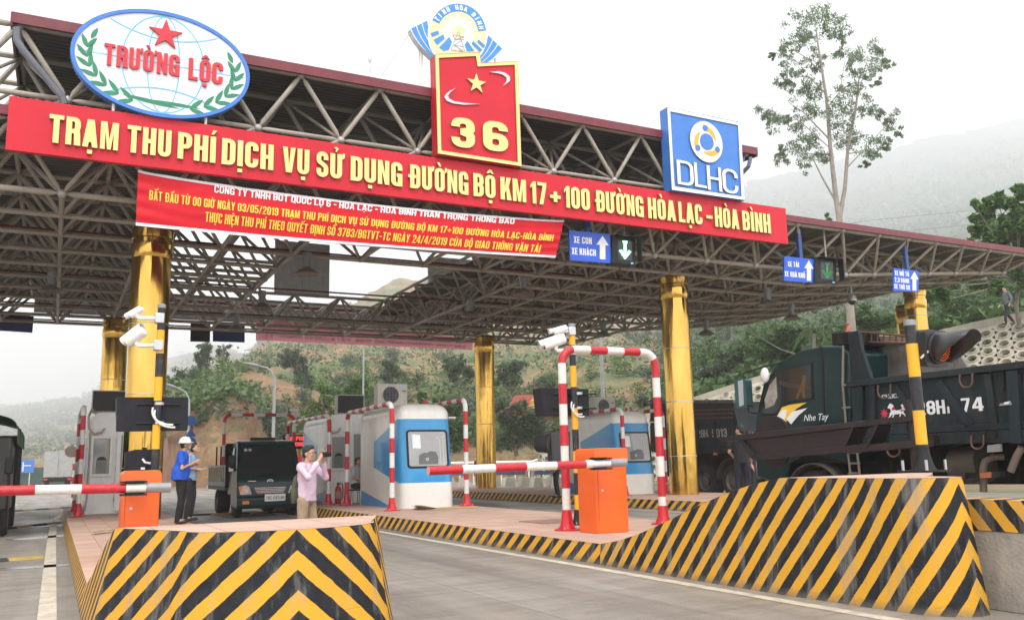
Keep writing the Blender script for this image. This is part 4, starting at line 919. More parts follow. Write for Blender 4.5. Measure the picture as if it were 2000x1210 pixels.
def hoop(label, a, b, h, r=.062, z=.25, per=.62, ph=0, cr=.24, grp='red and white pipe hoops'):
    a, b = Vector((*a, z)), Vector((*b, z)); d = (b - a).normalized(); L = (b - a).length
    t = thing('guard_hoop', label, 'guard rail', a, group=grp)
    pts = [a + Vector((0, 0, .0)), a + Vector((0, 0, h - cr))]
    pts += [a + d * (cr - cr * math.cos(q)) + Vector((0, 0, h - cr + cr * math.sin(q))) for q in [PI / 2 * i / 7 for i in range(1, 8)]]
    pts += [a + d * (L - cr + cr * math.sin(q)) + Vector((0, 0, h - cr + cr * math.cos(q))) for q in [PI / 2 * i / 7 for i in range(8)]]
    pts += [b + Vector((0, 0, 0))]
    mb = MB(); banded(mb, pts, r); mb.build('pipe', M_band(per, ph), t, smooth=50)
    for p in (a, b): foot(t, p.x, p.y, z, r, M_REDP)
    return t
def ht_at(p, px, py): return PY(px, py, p[1]).z
hoop('big red and white hoop beside the orange barrier box in front of the blue booth', (7.18, 12.22), (9.02, 12.22), 2.84, .066, ph=.52, per=.655)
hoop('red and white side hoop along the near left face of the booth with the broom', (7.24, 20.5), (7.36, 24.6), 2.55, per=.7, ph=.56)
hoop('red and white hoop at the right side of the booth with the broom', (9.5, 21.2), (9.6, 24.8), 2.72, per=.7, ph=.56)
hoop('red and white hoop behind the man taking photographs', (7.12, 25.6), (6.98, 30.2), 2.55, per=.7, ph=.56)
hoop('red and white hoop at the near corner of the booth by the gold column', (15.5, 22.84), (15.6, 26.6), 2.62, per=.7, ph=.56)
hoop('red and white hoop on the far side of the second booth', (17.3, 23.2), (17.35, 26.6), 2.62, per=.7, ph=.05)
hoop('grimy red and white hoop in front of the white left booth', (.62, 24.9), (.62, 28.6), 2.7, per=.72, ph=.56)
a = PZ(498, 988, .25)
hoop('distant red and white hoop crossing above the small truck', (5.4, 33.2), (7.9, 33.2), 3.0, per=.8, ph=.1)
a = PZ(1262, 955, .25)
t = hoop('red and white post with flared foot behind the orange barrier box', (a.x, a.y), (a.x - 1.0, a.y + 3.4), 2.7, per=.7)
# camera poles
def cam_pole(label, x, y, top, ph, per=.73):
    z0 = .25; t = thing('camera_pole', label, 'pole', (x, y, z0), group='yellow and black camera poles')
    mb = MB(); banded(mb, [(x, y, z0), (x, y, top - .06)], .056, 16); mb.build('shaft', M_yband(per, ph), t, smooth=50)
    mb = MB(); mb.lathe((x, y, top - .06), [(.06, 0), (.06, .05), (.05, .062)], 16, caps=True); mb.build('cap', M_GREY, t)
    foot(t, x, y, z0, .056, M_BLACK, .25, .17); return t
def cctv(label, p, d, L=.42, r=.07, att=None, tilt=0):       # p rear end, d pointing
    d = Vector(d).normalized(); p = Vector(p); t = thing('security_camera', label, 'camera', p, group='white security cameras')
    x, y, _ = basis(d); e = p + d * L
    mb = MB(); mb.tube([p - d * .01, p, p + d * .04, e - d * .05, e], [r * .55, r * .85, r, r, r * .97], 12); mb.build('housing', M_WHITE, t, smooth=40)
    mb = MB(); mb.tube([p + Vector((0, 0, r * .65)) + d * .02, p + Vector((0, 0, r * .75)) + d * .1, e + Vector((0, 0, r * .75)) + d * .09], [r * .9, r * .98, r * .95], 10, caps=False); mb.build('sunshield', M_WHITE, t, smooth=40)
    mb = MB(); mb.cyl(e - d * .004, e + d * .006, r * .75, n=14); mb.build('lens', M_GLASS, t)
    if att is not None:
        q = p + d * L * .45 - Vector((0, 0, r)); mb = MB(); m_ = Vector((q.x, q.y, att[2])); mb.tube([q + Vector((0, 0, .03)), m_ + Vector((0, 0, .02)), m_ + (Vector(att) - m_) * .1, Vector(att)], [.03, .03, .035, .03], 10); mb.build('bracket', M_WHITE, t)
        mb = MB(); mb.box(att, (.13, .14, .15)); mb.build('clamp', M_ALU, t, bevel=.01)
lp = PZ(1130, 1024, .25); rx, ry = lp.x, lp.y; rtop = PY(1118, 632, ry).z
cam_pole('yellow and black camera pole standing by the right orange barrier box', rx, ry, rtop, .32)
p = PY(1108, 641, ry); cctv('small white security camera at the top of the right camera pole', p, (-.9, .15, -.28), .27, .045, (rx - .02, ry, p.z - .05))
p = PY(1104, 662, ry); cctv('large white security camera below the small one on the right camera pole', p, (-.85, .25, -.30), .40, .075, (rx - .02, ry, p.z - .2))
lx, ly = 1.32, 14.0; ltop = PY(317, 594, ly).z
cam_pole('yellow and black camera pole standing in front of the thick left gold column', lx, ly, ltop, round((-(PY(316, 645, ly).z - .25) / .7) % 1, 2), .7)
p = PY(279, 603, ly); cctv('small white security camera on the upper arm of the left camera pole', p, (-.65, .35, -.42), .2, .045, (lx - .03, ly - .02, PY(312, 622, ly).z))
p = PY(281, 645, ly); cctv('large white security camera on the lower arm of the left camera pole', p, (-.72, .55, -.62), .3, .085, (lx - .03, ly - .02, PY(312, 675, ly).z))
def ledbox(label, P4, Y, dep, pole, cable):
    p = PY(*P4[3], Y); t = thing('display_box', label, 'display', (p.x, Y, p.z), group='black display boxes on the poles')
    mb = MB(); art(mb, P4, Y, dep); mb.build('housing', M_DARKBOX, t, bevel=.008)
    px, yt, yb_ = pole
    for yy in (yt, yb_):
        a, b = PY(px - 42, yy, Y - .02), PY(px + 42, yy, Y - .02); mb = MB(); mb.tube([a, b], .014, 8); mb.build('rail', M_BLACK, t)
        mb = MB(); c_ = PY(px, yy, Y); mb.lathe((c_.x, Y - .13, c_.z), [(.064, -.02), (.07, -.02), (.07, .02), (.064, .02)], 18); mb.build('band_clamp', M_ALU, t)
    for k in range(2):
        mb = MB(); c_ = [PY(x + k * 4, y + k * 5, Y - .2) for x, y in cable]; mb.tube([c_[0] * (1 - q) ** 3 + c_[1] * 3 * q * (1 - q) ** 2 + c_[2] * 3 * q * q * (1 - q) + c_[3] * q ** 3 for q in [i / 12 for i in range(13)]], .014, 8); mb.build('cable', M_WHITE, t)
    # side flare
    return t
ledbox('large black display box clamped to the left camera pole', [(228, 775), (368, 775), (367, 839), (229, 841)], ly + .12, .32, (309, 789, 826), [(299, 795), (292, 815), (310, 830), (338, 829)])
ledbox('black display box clamped to the right camera pole behind the hoop', [(1056, 757), (1150, 759), (1151, 812), (1062, 811)], ry + .12, .3, (1122, 769, 797), [(1117, 784), (1112, 800), (1124, 812), (1137, 808)])
Yc = ly + .2; t = thing('control_box', 'small black camera housing below the large display box', 'box', PY(270, 918, Yc))
mb = MB(); art(mb, [(246, 882), (264, 877), (306, 877), (307, 918), (245, 919)], Yc, .35); mb.build('housing', M_DARKBOX, t, bevel=.01)
mb = MB(); art(mb, [(278, 873), (287, 873), (287, 880), (278, 880)], Yc + .02, .1); mb.build('knob', M_BLACK, t); mb = MB(); art(mb, [(275, 912), (283, 912), (283, 916), (275, 916)], Yc - .003, .002); mb.build('sticker', M_WHITE2, t, smooth=0)
mb = MB(); mb.tube([PY(279, 896, Yc - .03), PY(283, 902, Yc - .08), PY(293, 904, Yc - .08), PY(304, 901, Yc)], .016, 8); mb.build('cable', M_WHITE, t)
# barrier gates
def barrier(label, x0, x1, y0, y1, z0, h, arm0, arm1, ay, ph):
    t = thing('barrier_gate', label, 'barrier', ((x0 + x1) / 2, (y0 + y1) / 2, z0), group='orange boom barriers')
    cx_, cy_ = (x0 + x1) / 2, (y0 + y1) / 2
    mb = MB(); mb.prism([rr(-(x1 - x0) / 2, -(y1 - y0) / 2, (x1 - x0) / 2, (y1 - y0) / 2, .04, 3)], (cx_, cy_, z0 + h * .80), (1, 0, 0), (0, 1, 0), h * .80 - .002); mb.build('cabinet', M_ORBOX, t, bevel=.006)
    mb = MB(); mb.prism([rr(-(x1 - x0) / 2 - .012, 0, (x1 - x0) / 2 + .012, h * .205, .06, 5)], (cx_, y0 - .012, z0 + h * .795), (1, 0, 0), (0, 0, 1), y1 - y0 + .024); mb.build('hood', M_ORBOX, t, bevel=.006)
    mb = MB(); mb.box((x0 + .03, y0 - .002, z0 + .55), (.004, .006, .75)); mb.build('door_seam', mat('orange_seam', (.35, .04, .005), .6), t)
    mb = MB(); mb.cyl((x0 + .1, y0 + .002, z0 + .62), (x0 + .1, y0 - .01, z0 + .62), .018, n=12); mb.build('lock', M_ALU, t)
    a, b = Vector(arm0), Vector(arm1); d = (b - a).normalized()
    mb = MB(); banded(mb, [a, b], .058, 14); ar = mb.build('arm', M_band(.96, ph), t, smooth=50)
    mb = MB(); mb.cyl(b + d * .001, b + d * .28, .062, n=14); mb.build('counterweight', M_GREY, ar, smooth=50)
    c_ = b - d * .02; 
    for dz in (.075, -.075): mb = MB(); mb.box(c_ + Vector((-.12, 0, dz)), (.3, .15, .02)); mb.build('clamp_plate', M_BLACK, ar, bevel=.004)
    mb = MB(); mb.box(c_ + Vector((-.1, .1, 0)), (.22, .12, .18)); mb.build('pivot', M_BLACK, t, bevel=.01)
    return t
ax1 = PY(1190, 904, 10.95); ax0 = PY(836, 919, 10.95)
barrier('orange boom barrier with lowered arm beside the big hoop', 7.16, 7.72, 11.3, 11.85, .25, 1.24, ax0, ax1, 0, .5)
mb = None
by = 12.05; xa = PY(238, 1000, by).x; xb = PY(311, 1000, by).x
ax1 = PY(285, 952, by - .3); ax0 = PY(-420, 966, by - .3)
barrier('orange boom barrier whose arm crosses the left picture edge', xa, xb, by, by + .6, .24, PY(275, 918, by).z - .24, ax0, ax1, 0, .62)
# lamp pole on the right nose with hooded flashing lamp
p = PZ(1806, 921, 1.1); x, y = p.x, p.y; topz = PY(1776, 627, y).z
t = thing('signal_pole', 'yellow and black pole bolted on top of the right striped nose', 'pole', (x, y, 1.1))
tx_ = PY(1774, 627, y).x
mb = MB(); banded(mb, [(x, y, 1.1), (x + (tx_ - x) * .0, y, topz - .05)], .062, 18); mb.build('shaft', M_yband(.74, round((-(PY(1785, 672, y).z - 1.1) / .74) % 1, 2)), t, smooth=50)
mb = MB(); mb.lathe((x, y, topz - .05), [(.066, 0), (.066, .06), (.05, .065)], 18, caps=True); mb.build('cap', M_GREY, t)
mb = MB(); mb.prism([rr(-.2, -.2, .2, .2, .02)], (x, y, 1.12), (1, 0, 0), (0, 1, 0), .02); mb.lathe((x, y, 1.12), [(.13, 0), (.1, .06), (.075, .16), (.066, .26)], 18); mb.build('base_plate', M_BLACK, t, smooth=40)
for sx in (-1, 1):
    for sy in (-1, 1): mb = MB(); mb.cyl((x + sx * .15, y + sy * .15, 1.11), (x + sx * .15, y + sy * .15, 1.23), .016, n=6); mb.build('bolt', M_ALU, t)
q = PY(1836, 680, y); t2 = thing('flashing_lamp', 'hooded amber flashing lamp on the yellow and black pole in front of the trucks', 'signal lamp', q)
M_LAMPB = mat('lamp_housing', (.035, .033, .036), .4, var=.2, dirt=.3, dcol=(.08, .07, .06))
D_ = Vector((.08, -.99, -.08)).normalized(); bx_, by_, _ = basis(D_); c_ = PY(1822, 680, y)
mb = MB(); sz = .205; mb.prism([rr(-sz, -sz, sz, sz, .04)], c_ + D_ * .05, -bx_, -by_ if by_.z < 0 else by_, .16)
mb.build('housing', M_LAMPB, t2, bevel=.01)
mb = MB(); R1 = .165
mb.lathe(c_ + D_ * .05, [(R1, 0), (R1 + .015, .01), (R1 + .012, .04), (R1 - .01, .05)], 28, axis=D_); mb.build('bezel', M_LAMPB, t2)
upv = Vector((0, 0, 1)); upv = (upv - D_ * upv.dot(D_)).normalized(); sdv = D_.cross(upv); vs = []; nn = 30
mb = MB()
for i in range(nn + 1):
    a = math.radians(-58 + 296 * i / nn); e_ = upv * math.sin(a) + sdv * math.cos(a); L_ = .09 + .33 * max(0, min(1, (math.sin(a) + .75) / 1.35))
    for (rr_, f) in ((R1, 0), (R1 + .01, .5), (R1 + .025, 1)): mb.v.append(c_ + D_ * (.07 + L_ * f) + e_ * rr_)
for i in range(nn):
    for k in range(2): a = 3 * i + k; mb.f.append([a, a + 3, a + 4, a + 1]); mb.mi.append(0)
o = mb.build('hood', M_LAMPB, t2, smooth=60); so_ = o.modifiers.new('solid', 'SOLIDIFY'); so_.thickness = .008
mb = MB(); mb.lathe(c_ + D_ * .09, [(R1 - .02, 0), (.1, .012), (.0, .018)], 28, axis=D_); lens = mb.build('lens', mat('lens_dark', (.10, .022, .01), .15), t2, smooth=60)
mb = MB()
for rg, nd in ((.14, 26), (.112, 21), (.084, 16), (.056, 11), (.028, 6)):
    for i in range(nd): a = 2 * PI * i / nd; pp = c_ + D_ * .112 + (upv * math.sin(a) + sdv * math.cos(a)) * rg; mb.sph(pp, .009, 6, 4)
o = mb.build('led_dots', mat('amber_led', (.75, .13, .02), .4, emit=.25, var=0), lens); o['kind'] = 'stuff'
for dz in (.12, -.14): mb = MB(); mb.box(c_ + D_ * -.06 + Vector((-.12, .02, dz)), (.22, .05, .1)); mb.build('bracket', M_ALU, t2, bevel=.006)
mb = MB(); mb.tube([c_ + Vector((-.1, .03, -.02)), c_ + Vector((-.17, -.06, -.05)), c_ + Vector((-.22, 0, -.12))], .014, 8); mb.build('cable', M_WHITE, t2)
# rear signal seen from behind between the hoops
p = PY(1085, 900, 21.0); t = thing('flashing_lamp', 'black hooded signal lamp seen from behind left of the big hoop', 'signal lamp', p)
mb = MB(); art(mb, [(1076, 844), (1114, 842), (1114, 895), (1100, 901), (1078, 900)], 21.0, .25); mb.build('housing', M_LAMPB, t, bevel=.02)
c2 = PY(1080, 866, 21.1); mb = MB(); mb.tube([c2, c2 + Vector((-.12, .3, .02)), c2 + Vector((-.2, .45, .02))], [.27, .25, .24], 16); mb.build('hood', M_LAMPB, t, smooth=50)
# jersey barrier at the right edge
t = thing('concrete_barrier', 'grey concrete barrier with a striped top butting against the right nose', 'barrier', (7.3, 4.2, 0))
mb = MB(); mb.prism([[(-.19, 0), (.19, 0), (.16, .64), (-.16, .64)]], (7.24, 2.0, 0), (1, 0, 0), (0, 0, 1), 3.3); mb.build('body', M_CONC, t, smooth=0, bevel=.01)
mb = MB(); mb.uv = []
vs = []
for yy in [2.0 + 3.3 * i / 12 for i in range(13)]:
    for (xx, zz) in ((-.165, .642), (-.155, .9), (.155, .9), (.165, .642)): mb.v.append(Vector((7.24 + xx, yy, zz))); mb.uv.append((10 - yy, zz))
for i in range(12):
    for k in range(3): a = 4 * i + k; mb.f.append([a, a + 4, a + 5, a + 1]); mb.mi.append(0)
mb.f.append([48, 49, 50, 51]); mb.mi.append(0)
mb.build('striped_top', M_STR2, t, smooth=0)
# far jersey barrier left of the small truck
t = thing('concrete_barrier', 'low concrete barrier with yellow top running back beside the small truck', 'barrier', (4.1, 40, 0))
mb = MB(); A, B_ = PZ(455, 985, 0), PZ(374, 925, 0); mb = MB()
dd = (B_ - A).normalized(); sd_ = Vector((dd.y, -dd.x, 0))
mb.prism([[(-.28, 0), (.28, 0), (.13, .35), (.11, .68), (-.11, .68), (-.13, .35)]], A, sd_, (0, 0, 1), (B_ - A).length); mb.build('body', M_CONC, t, smooth=0)
mb = MB(); mb.prism([[(-.12, .682), (.12, .682), (.12, .84), (-.12, .84)]], A, sd_, (0, 0, 1), (B_ - A).length); mb.build('yellow_cap', mat('barrier_yellow', (.55, .33, .06), .6, dirt=.4), t, smooth=0)
# speed bumps
def bump(label, a, b, w_=.32, h=.045):
    a, b = Vector(a), Vector(b); a.z = b.z = .003; t = thing('speed_bump', label, 'speed bump', a, group='rubber speed bumps'); n = max(2, int((b - a).length / .5)); d = (b - a).normalized(); s_ = Vector((-d.y, d.x, 0))
    for i in range(n):
        p0, L = a + (b - a) * (i / n + .004), (b - a).length / n - .01
        mb = MB(); mb.prism([[(-w_ / 2, 0), (w_ / 2, 0), (w_ * .3, h * .8), (0, h), (-w_ * .3, h * .8)]], p0, s_, (0, 0, 1), -L if s_.cross(Vector((0, 0, 1))).dot(d) > 0 else L); mb.build('segment', mat('bump_yellow', (.40, .27, .07), .8, dirt=.6) if i % 2 else M_RUBBER, t, smooth=0)
bump('rubber speed bump nearest the viewer at the left picture edge', PZ(-60, 1100, 0), PZ(83, 1089, 0)); bump('rubber speed bump beyond the barrier arm in the left lane', PZ(-10, 1035, 0), PZ(112, 1021, 0)); bump('far rubber speed bump in the left lane', PZ(15, 999, 0), PZ(138, 991, 0))
bump('rubber speed bump under the small truck', PZ(375, 1006, 0), PZ(560, 1000, 0))
# small things on the islands
p = PZ(815, 993, .25); t = thing('broom', 'straw broom lying on the paving in front of the blue booth', 'broom', p)
a = PZ(852, 992, .29); b = PZ(935, 989, .28); mb = MB(); mb.cyl(a, b, .014, n=8); mb.build('handle', mat('bamboo', (.50, .33, .08), .5), t)
mb = MB(); hd = PZ(812, 990, .31); ax_ = (a - hd)
for i in range(130):
    f = rnd.random(); o1 = Vector((rnd.gauss(0, .05), rnd.gauss(0, .09), rnd.uniform(-.05, .05))); mb.cyl(a - ax_ * .1 + o1 * .25, hd + o1 + ax_ * .25 * f, .006, .003, 4, False)
o = mb.build('bristles', mat('straw', (.20, .12, .06), .9, var=.4), t); o['kind'] = 'stuff'
p = PZ(205, 1040, .24); t = thing('dry_palm_frond', 'flat dry brown bark strip lying on the near island paving', 'litter', p)
mb = MB(); A, B_ = PZ(182, 1042, .25), PZ(232, 1036, .25)
mb.grid(lambda u, v: A + (B_ - A) * u + Vector((0, (v - .5) * .3 * (1 - .5 * u), .012 + .02 * noise.noise((u * 4, v * 3, 2)) + .02)), 10, 4); mb.build('bark', mat('dry_bark', (.28, .18, .08), .9, var=.4, scale=8), t)
p = PZ(1225, 1018, .25); t = thing('access_cover', 'flat square metal cover set in the pink paving by the big hoop', 'cover', PZ(1075, 1018, .25)); c_ = PZ(1075, 1018, .25); mb = MB(); mb.bx(c_.x - .4, c_.x + .4, c_.y - .45, c_.y + .45, .252, .262); mb.build('plate', mat('rust_cover', (.30, .17, .13), .8), t)
p = PZ(660, 978, .25); p = Vector((7.62, 25.9, .25)); t = thing('fire_extinguisher', 'red fire extinguisher standing against the white booth wall', 'extinguisher', p)
p = PY(660, 977, 25.9); p.z = .25
mb = MB(); mb.lathe(p, [(.085, 0), (.09, .02), (.09, .42), (.05, .5), (.03, .53)], 16, caps=True); mb.build('cylinder', M_REDP, t, smooth=40); mb = MB(); mb.lathe(p + Vector((0, 0, .52)), [(.03, 0), (.035, .06), (.02, .08)], 10, caps=True); mb.box(p + Vector((.03, 0, .6)), (.14, .03, .02)); mb.build('valve', M_BLACK, t)
mb = MB(); mb.tube([p + Vector((.03, -.02, .56)), p + Vector((.12, -.02, .57)), p + Vector((.14, -.02, .42)), p + Vector((.11, -.03, .12))], .014, 8); mb.build('hose', M_BLACK, t)
mb = MB(); mb.lathe(p, [(.0915, .15), (.0915, .36)], 16); mb.build('label_band', mat('label_pale', (.45, .2, .2), .5), t)
# ================================================================== booths
def booth_mat():
    g = G('booth_shell', .3); uv = g.sep(g.tc.outputs['UV']); g.b.inputs['Coat Weight'].default_value = .3
    a = g.math('ABSOLUTE', uv[0]); t = g.math('SUBTRACT', a, .86); tp = g.math('MAXIMUM', t, 0); z = uv[1]
    up_ = g.math('LESS_THAN', z, g.math('MULTIPLY_ADD', tp, -.26, 2.22)); lo = g.math('GREATER_THAN', z, g.math('MULTIPLY_ADD', tp, .20, .62)); bk = g.math('LESS_THAN', t, 2.0)
    hexa = g.math('MULTIPLY', g.math('MULTIPLY', up_, lo), bk)
    wd = g.math('MULTIPLY', g.math('LESS_THAN', z, g.math('MULTIPLY_ADD', t, .15, -.06)), g.math('LESS_THAN', t, 3.36))
    m = g.math('MAXIMUM', hexa, wd)
    wh = g.mix(g.ramp(g.noise(2.5, 9, rough=.7, sc=(1, 1, .4)), (.45, 0), (.8, .55)), (.78, .76, .71), (.55, .51, .46))
    bl = g.mix(g.ramp(g.noise(3, 6), (.3, 0), (.8, .5)), (.035, .30, .62), (.03, .22, .47))
    g.col(g.mix(m, wh, bl)); g.bump(g.noise(1.6, 3), .15, .05); return g.m
M_BOOTH = booth_mat()
M_BOOTHW = mat('booth_white', (.78, .77, .75), .35, var=.05, dirt=.3, dcol=(.38, .35, .31))
M_BGLASS = mat('booth_glass', (.34, .35, .35), .06, var=.12, scale=1.2, spec=.7)
M_PAPER = mat('paper', (.72, .78, .80), .8)
def make_booth(name, label, x, y, rot, front, rear):
    t = thing(name, label, 'toll booth', (x, y, .25), rot, 'toll booths')
    Wd, Ln, Ht = .72, 3.4, 2.62
    plan = []                                     # rounded outline, arc length measured from the front centre
    half = [(0, 0)] + [(.2 * i, 0) for i in (1, 2)] + [(.44 + .28 * math.sin(q), .28 - .28 * math.cos(q)) for q in [PI / 2 * i / 6 for i in range(7)]] + [(.72, .28 + (Ln - .28) * i / 9) for i in range(1, 10)]
    full = [(-a, b, -1) for a, b in half[::-1]][:-1] + [(a, b, 1) for a, b in half]
    lens = []
    mid = len(half) - 1; L = [0] * len(full)
    for i in range(mid + 1, len(full)): L[i] = L[i - 1] + math.dist(full[i][:2], full[i - 1][:2])
    for i in range(mid - 1, -1, -1): L[i] = L[i + 1] - math.dist(full[i][:2], full[i + 1][:2])
    zs = [0, .3, .6, 1.0, 1.5, 1.9, 2.2, 2.34] + [2.34 + .28 * math.sin(q) for q in [PI / 2 * i / 6 for i in range(1, 7)]]
    mb = MB(); mb.uv = []
    for k, z in enumerate(zs):
        f = 0 if z <= 2.34 else 1 - math.sqrt(max(0, 1 - ((z - 2.34) / .28) ** 2))
        sh = .28 * f
        for (a, b, sg), l in zip(full, L):
            tilt = .13 * max(0, z - .55) * max(0, 1 - b / 1.6)
            xx = a * (1 - sh / .72) * (1 - .02 * z / 2.6); yy = b + tilt + sh * max(0, 1 - b / 1.2)
            mb.v.append(Vector((xx, yy, z))); mb.uv.append((l, z))
    n = len(full)
    for k in range(len(zs) - 1):
        for i in range(n - 1): a = k * n + i; mb.f.append([a, a + 1, a + n + 1, a + n]); mb.mi.append(0)
    kt = (len(zs) - 1) * n
    for i in range(mid): mb.f.append([kt + mid - i - 1, kt + mid - i, kt + mid + i, kt + mid + i + 1] if i else [kt + mid - 1, kt + mid, kt + mid + 1]); mb.mi.append(0)
    mb.build('shell', M_BOOTH, t, world=False, smooth=45)
    mb = MB(); mb.prism([[(-.72, 0), (.72, 0), (.72, 2.34)] + arcpts(.44, 2.34, .28, 0, 90, 5) + arcpts(-.44, 2.34, .28, 90, 180, 5)[0:]], (0, Ln + .01, 0), (-1, 0, 0), (0, 0, 1), .05); mb.build('rear_wall', M_BOOTHW, t, world=False, smooth=0)
    if front:
        o = Vector((0, -.004 - .13 * .55, 0)); ay = Vector((0, .13, 1)); ax = Vector((1, 0, 0))
        F = lambda off: (o + Vector((0, -off, off * .13)))
        mb = MB(); mb.prism([rr(-.56, .98, .56, 1.94, .09), rr(-.515, 1.025, .515, 1.895, .06)], F(.018), ax, ay, .03); wf = mb.build('window_frame', M_BLACK, t, world=False, smooth=0)
        mb = MB(); mb.prism([rr(-.52, 1.02, .52, 1.90, .06)], F(.006), ax, ay, .004); mb.build('window_glass', M_BGLASS, wf, world=False, smooth=0)
        mb = MB(); mb.prism([[(-.40, 1.48), (-.18, 1.47), (-.19, 1.81), (-.41, 1.83)]], F(.0075), ax, ay, .001); mb.build('paper_notice', M_PAPER, wf, world=False, smooth=0)
        mb = MB(); mb.prism([[(-.26, 1.07), (.26, 1.07), (.28, 1.25), (.22, 1.38), (.05, 1.40), (0, 1.36), (-.12, 1.36), (-.24, 1.30)]], F(.007), ax, ay, .0008); mb.build('monitor_shape', mat('monitor_back', (.12, .125, .13), .3), wf, world=False, smooth=0)
        mb = MB(); mb.prism([ell(-.02, 1.2, .037, .037, 18), ell(-.02, 1.2, .03, .03, 18)], F(.008), ax, ay, .0006)
        mb.prism([stroke([(-.034, 1.222), (-.038, 1.185)], .006)], F(.008), ax, ay, .0006); mb.prism([stroke([(-.012, 1.21), (-.018, 1.172)], .006)], F(.008), ax, ay, .0006)
        mb.build('monitor_badge', M_WHITE2, wf, world=False, smooth=0)
        mb = MB()
        for dx_, z in ((.26, 1.72), (.4, 1.74)): mb.prism([[(dx_, z), (dx_ + .05, z), (dx_ + .05, z + .03), (dx_, z + .03)]], F(.008), ax, ay, .0006)
        for dx_ in (.33, .42): mb.prism([[(dx_, 1.05), (dx_ + .018, 1.05), (dx_ + .018, 1.7), (dx_, 1.7)]], F(.0072), ax, ay, .0006)
        mb.build('painted_reflections', mat('reflection_pale', (.45, .43, .43), .4), wf, world=False, smooth=0)  # pale marks painted on the pane as its reflections
        mb = MB(); mb.cyl((.66, .25, 2.25), (.74, .05, 2.24), .025); mb.build('corner_camera', M_WHITE, t, world=False)
        mb = MB(); mb.lathe((.25, .9, 2.61), [(.05, 0), (.05, .12), (.03, .15)], 12, caps=True); mb.build('beacon', M_REDP, t, world=False)
    if rear:
        Y0 = Ln + .012
        R_ = lambda a, b, c, d, y0, y1: (a, b, Y0 + y0, Y0 + y1, c, d)
        mb = MB(); mb.prism([[(.14, .95), (.66, .95), (.66, 2.0), (.14, 2.0)], [(.20, 1.02), (.60, 1.02), (.60, 1.94), (.20, 1.94)]], (0, Y0 + .025, 0), (1, 0, 0), (0, 0, 1), .026); f = mb.build('window_frame', M_BOOTHW, t, world=False, bevel=.004)
        mb = MB(); mb.bx(.19, .61, Y0 + .001, Y0 + .006, 1.01, 1.95); mb.build('window_glass', M_BGLASS, f, world=False)
        mb = MB(); mb.prism([rr(.26, 1.03, .52, 1.36, .03)], (0, Y0 + .0072, 0), (-1, 0, 0), (0, 0, 1), .0006) if 0 else mb.bx(.26, .52, Y0 + .0065, Y0 + .0072, 1.03, 1.36); mb.build('crate_shape', mat('inside_crate', (.16, .19, .16), .4), f, world=False, smooth=0)
        mb = MB(); mb.prism([arcpts(-.39, 1.37, .12, 0, 180, 10, .10)], (0, Y0 + .0075, 0), (-1, 0, 0), (0, 0, 1), .0008); mb.build('cap_shape', mat('inside_dark', (.03, .022, .025), .5), f, world=False, smooth=0)
        mb = MB(); mb.prism([[(-.66, .06), (.04, .06), (.04, 2.12), (-.66, 2.12)], [(-.56, 1.05), (-.06, 1.05), (-.06, 2.02), (-.56, 2.02)]], (0, Y0 + .03, 0), (1, 0, 0), (0, 0, 1), .028); d = mb.build('door', M_BOOTHW, t, world=False, bevel=.004)
        mb = MB(); mb.bx(-.57, -.05, Y0 + .006, Y0 + .012, 1.04, 2.03); mb.build('door_glass', M_BGLASS, d, world=False)
        mb = MB(); mb.prism([[(-.54, .16), (-.08, .16), (-.08, .92), (-.54, .92)], [(-.52, .18), (-.10, .18), (-.10, .90), (-.52, .90)]], (0, Y0 + .036, 0), (1, 0, 0), (0, 0, 1), .006); mb.build('door_panel', M_BOOTHW, d, world=False, smooth=0)
        mb = MB(); mb.bx(-.61, -.5, Y0 + .05, Y0 + .065, 1.0, 1.03); mb.build('handle', M_ALU, d, world=False)
        for z in (.3, 1.1, 1.85): mb = MB(); mb.cyl((.045, Y0 + .04, z), (.045, Y0 + .04, z + .1), .014, n=6); mb.build('hinge', M_ALU, d, world=False)
        mb = MB(); mb.tube([(.55, 3.0, 2.62), (.68, 3.3, 2.72), (.76, 3.5, 2.5), (.74, 3.52, 2.2), (.6, 3.52, 2.05), (.42, 3.5, 2.1), (.36, 3.46, 2.2)], .03, 8); mb.tube([(.72, 3.5, 2.1), (.68, 3.46, 1.8), (.69, 3.46, .4), (.72, 3.46, .1)], .02, 8); mb.build('service_pipe', mat('pipe_beige', (.42, .36, .31), .6, dirt=.4), t, world=False)
    return t
BX2, BX3, BX1 = 8.46, 16.42, 1.52
make_booth('toll_booth', 'blue and white toll booth with the straw broom in front', BX2, 21.15, 0, True, True)
make_booth('toll_booth', 'white rear end of the toll booth behind the booth with the broom', 7.96, 29.6, PI, True, True)
make_booth('toll_booth', 'blue and white toll booth beside the gold column near the trucks', BX3, 23.4, 0, True, True)
make_booth('toll_booth', 'white toll booth with door and window behind the left barrier box', BX1, 29.3, PI, True, True)
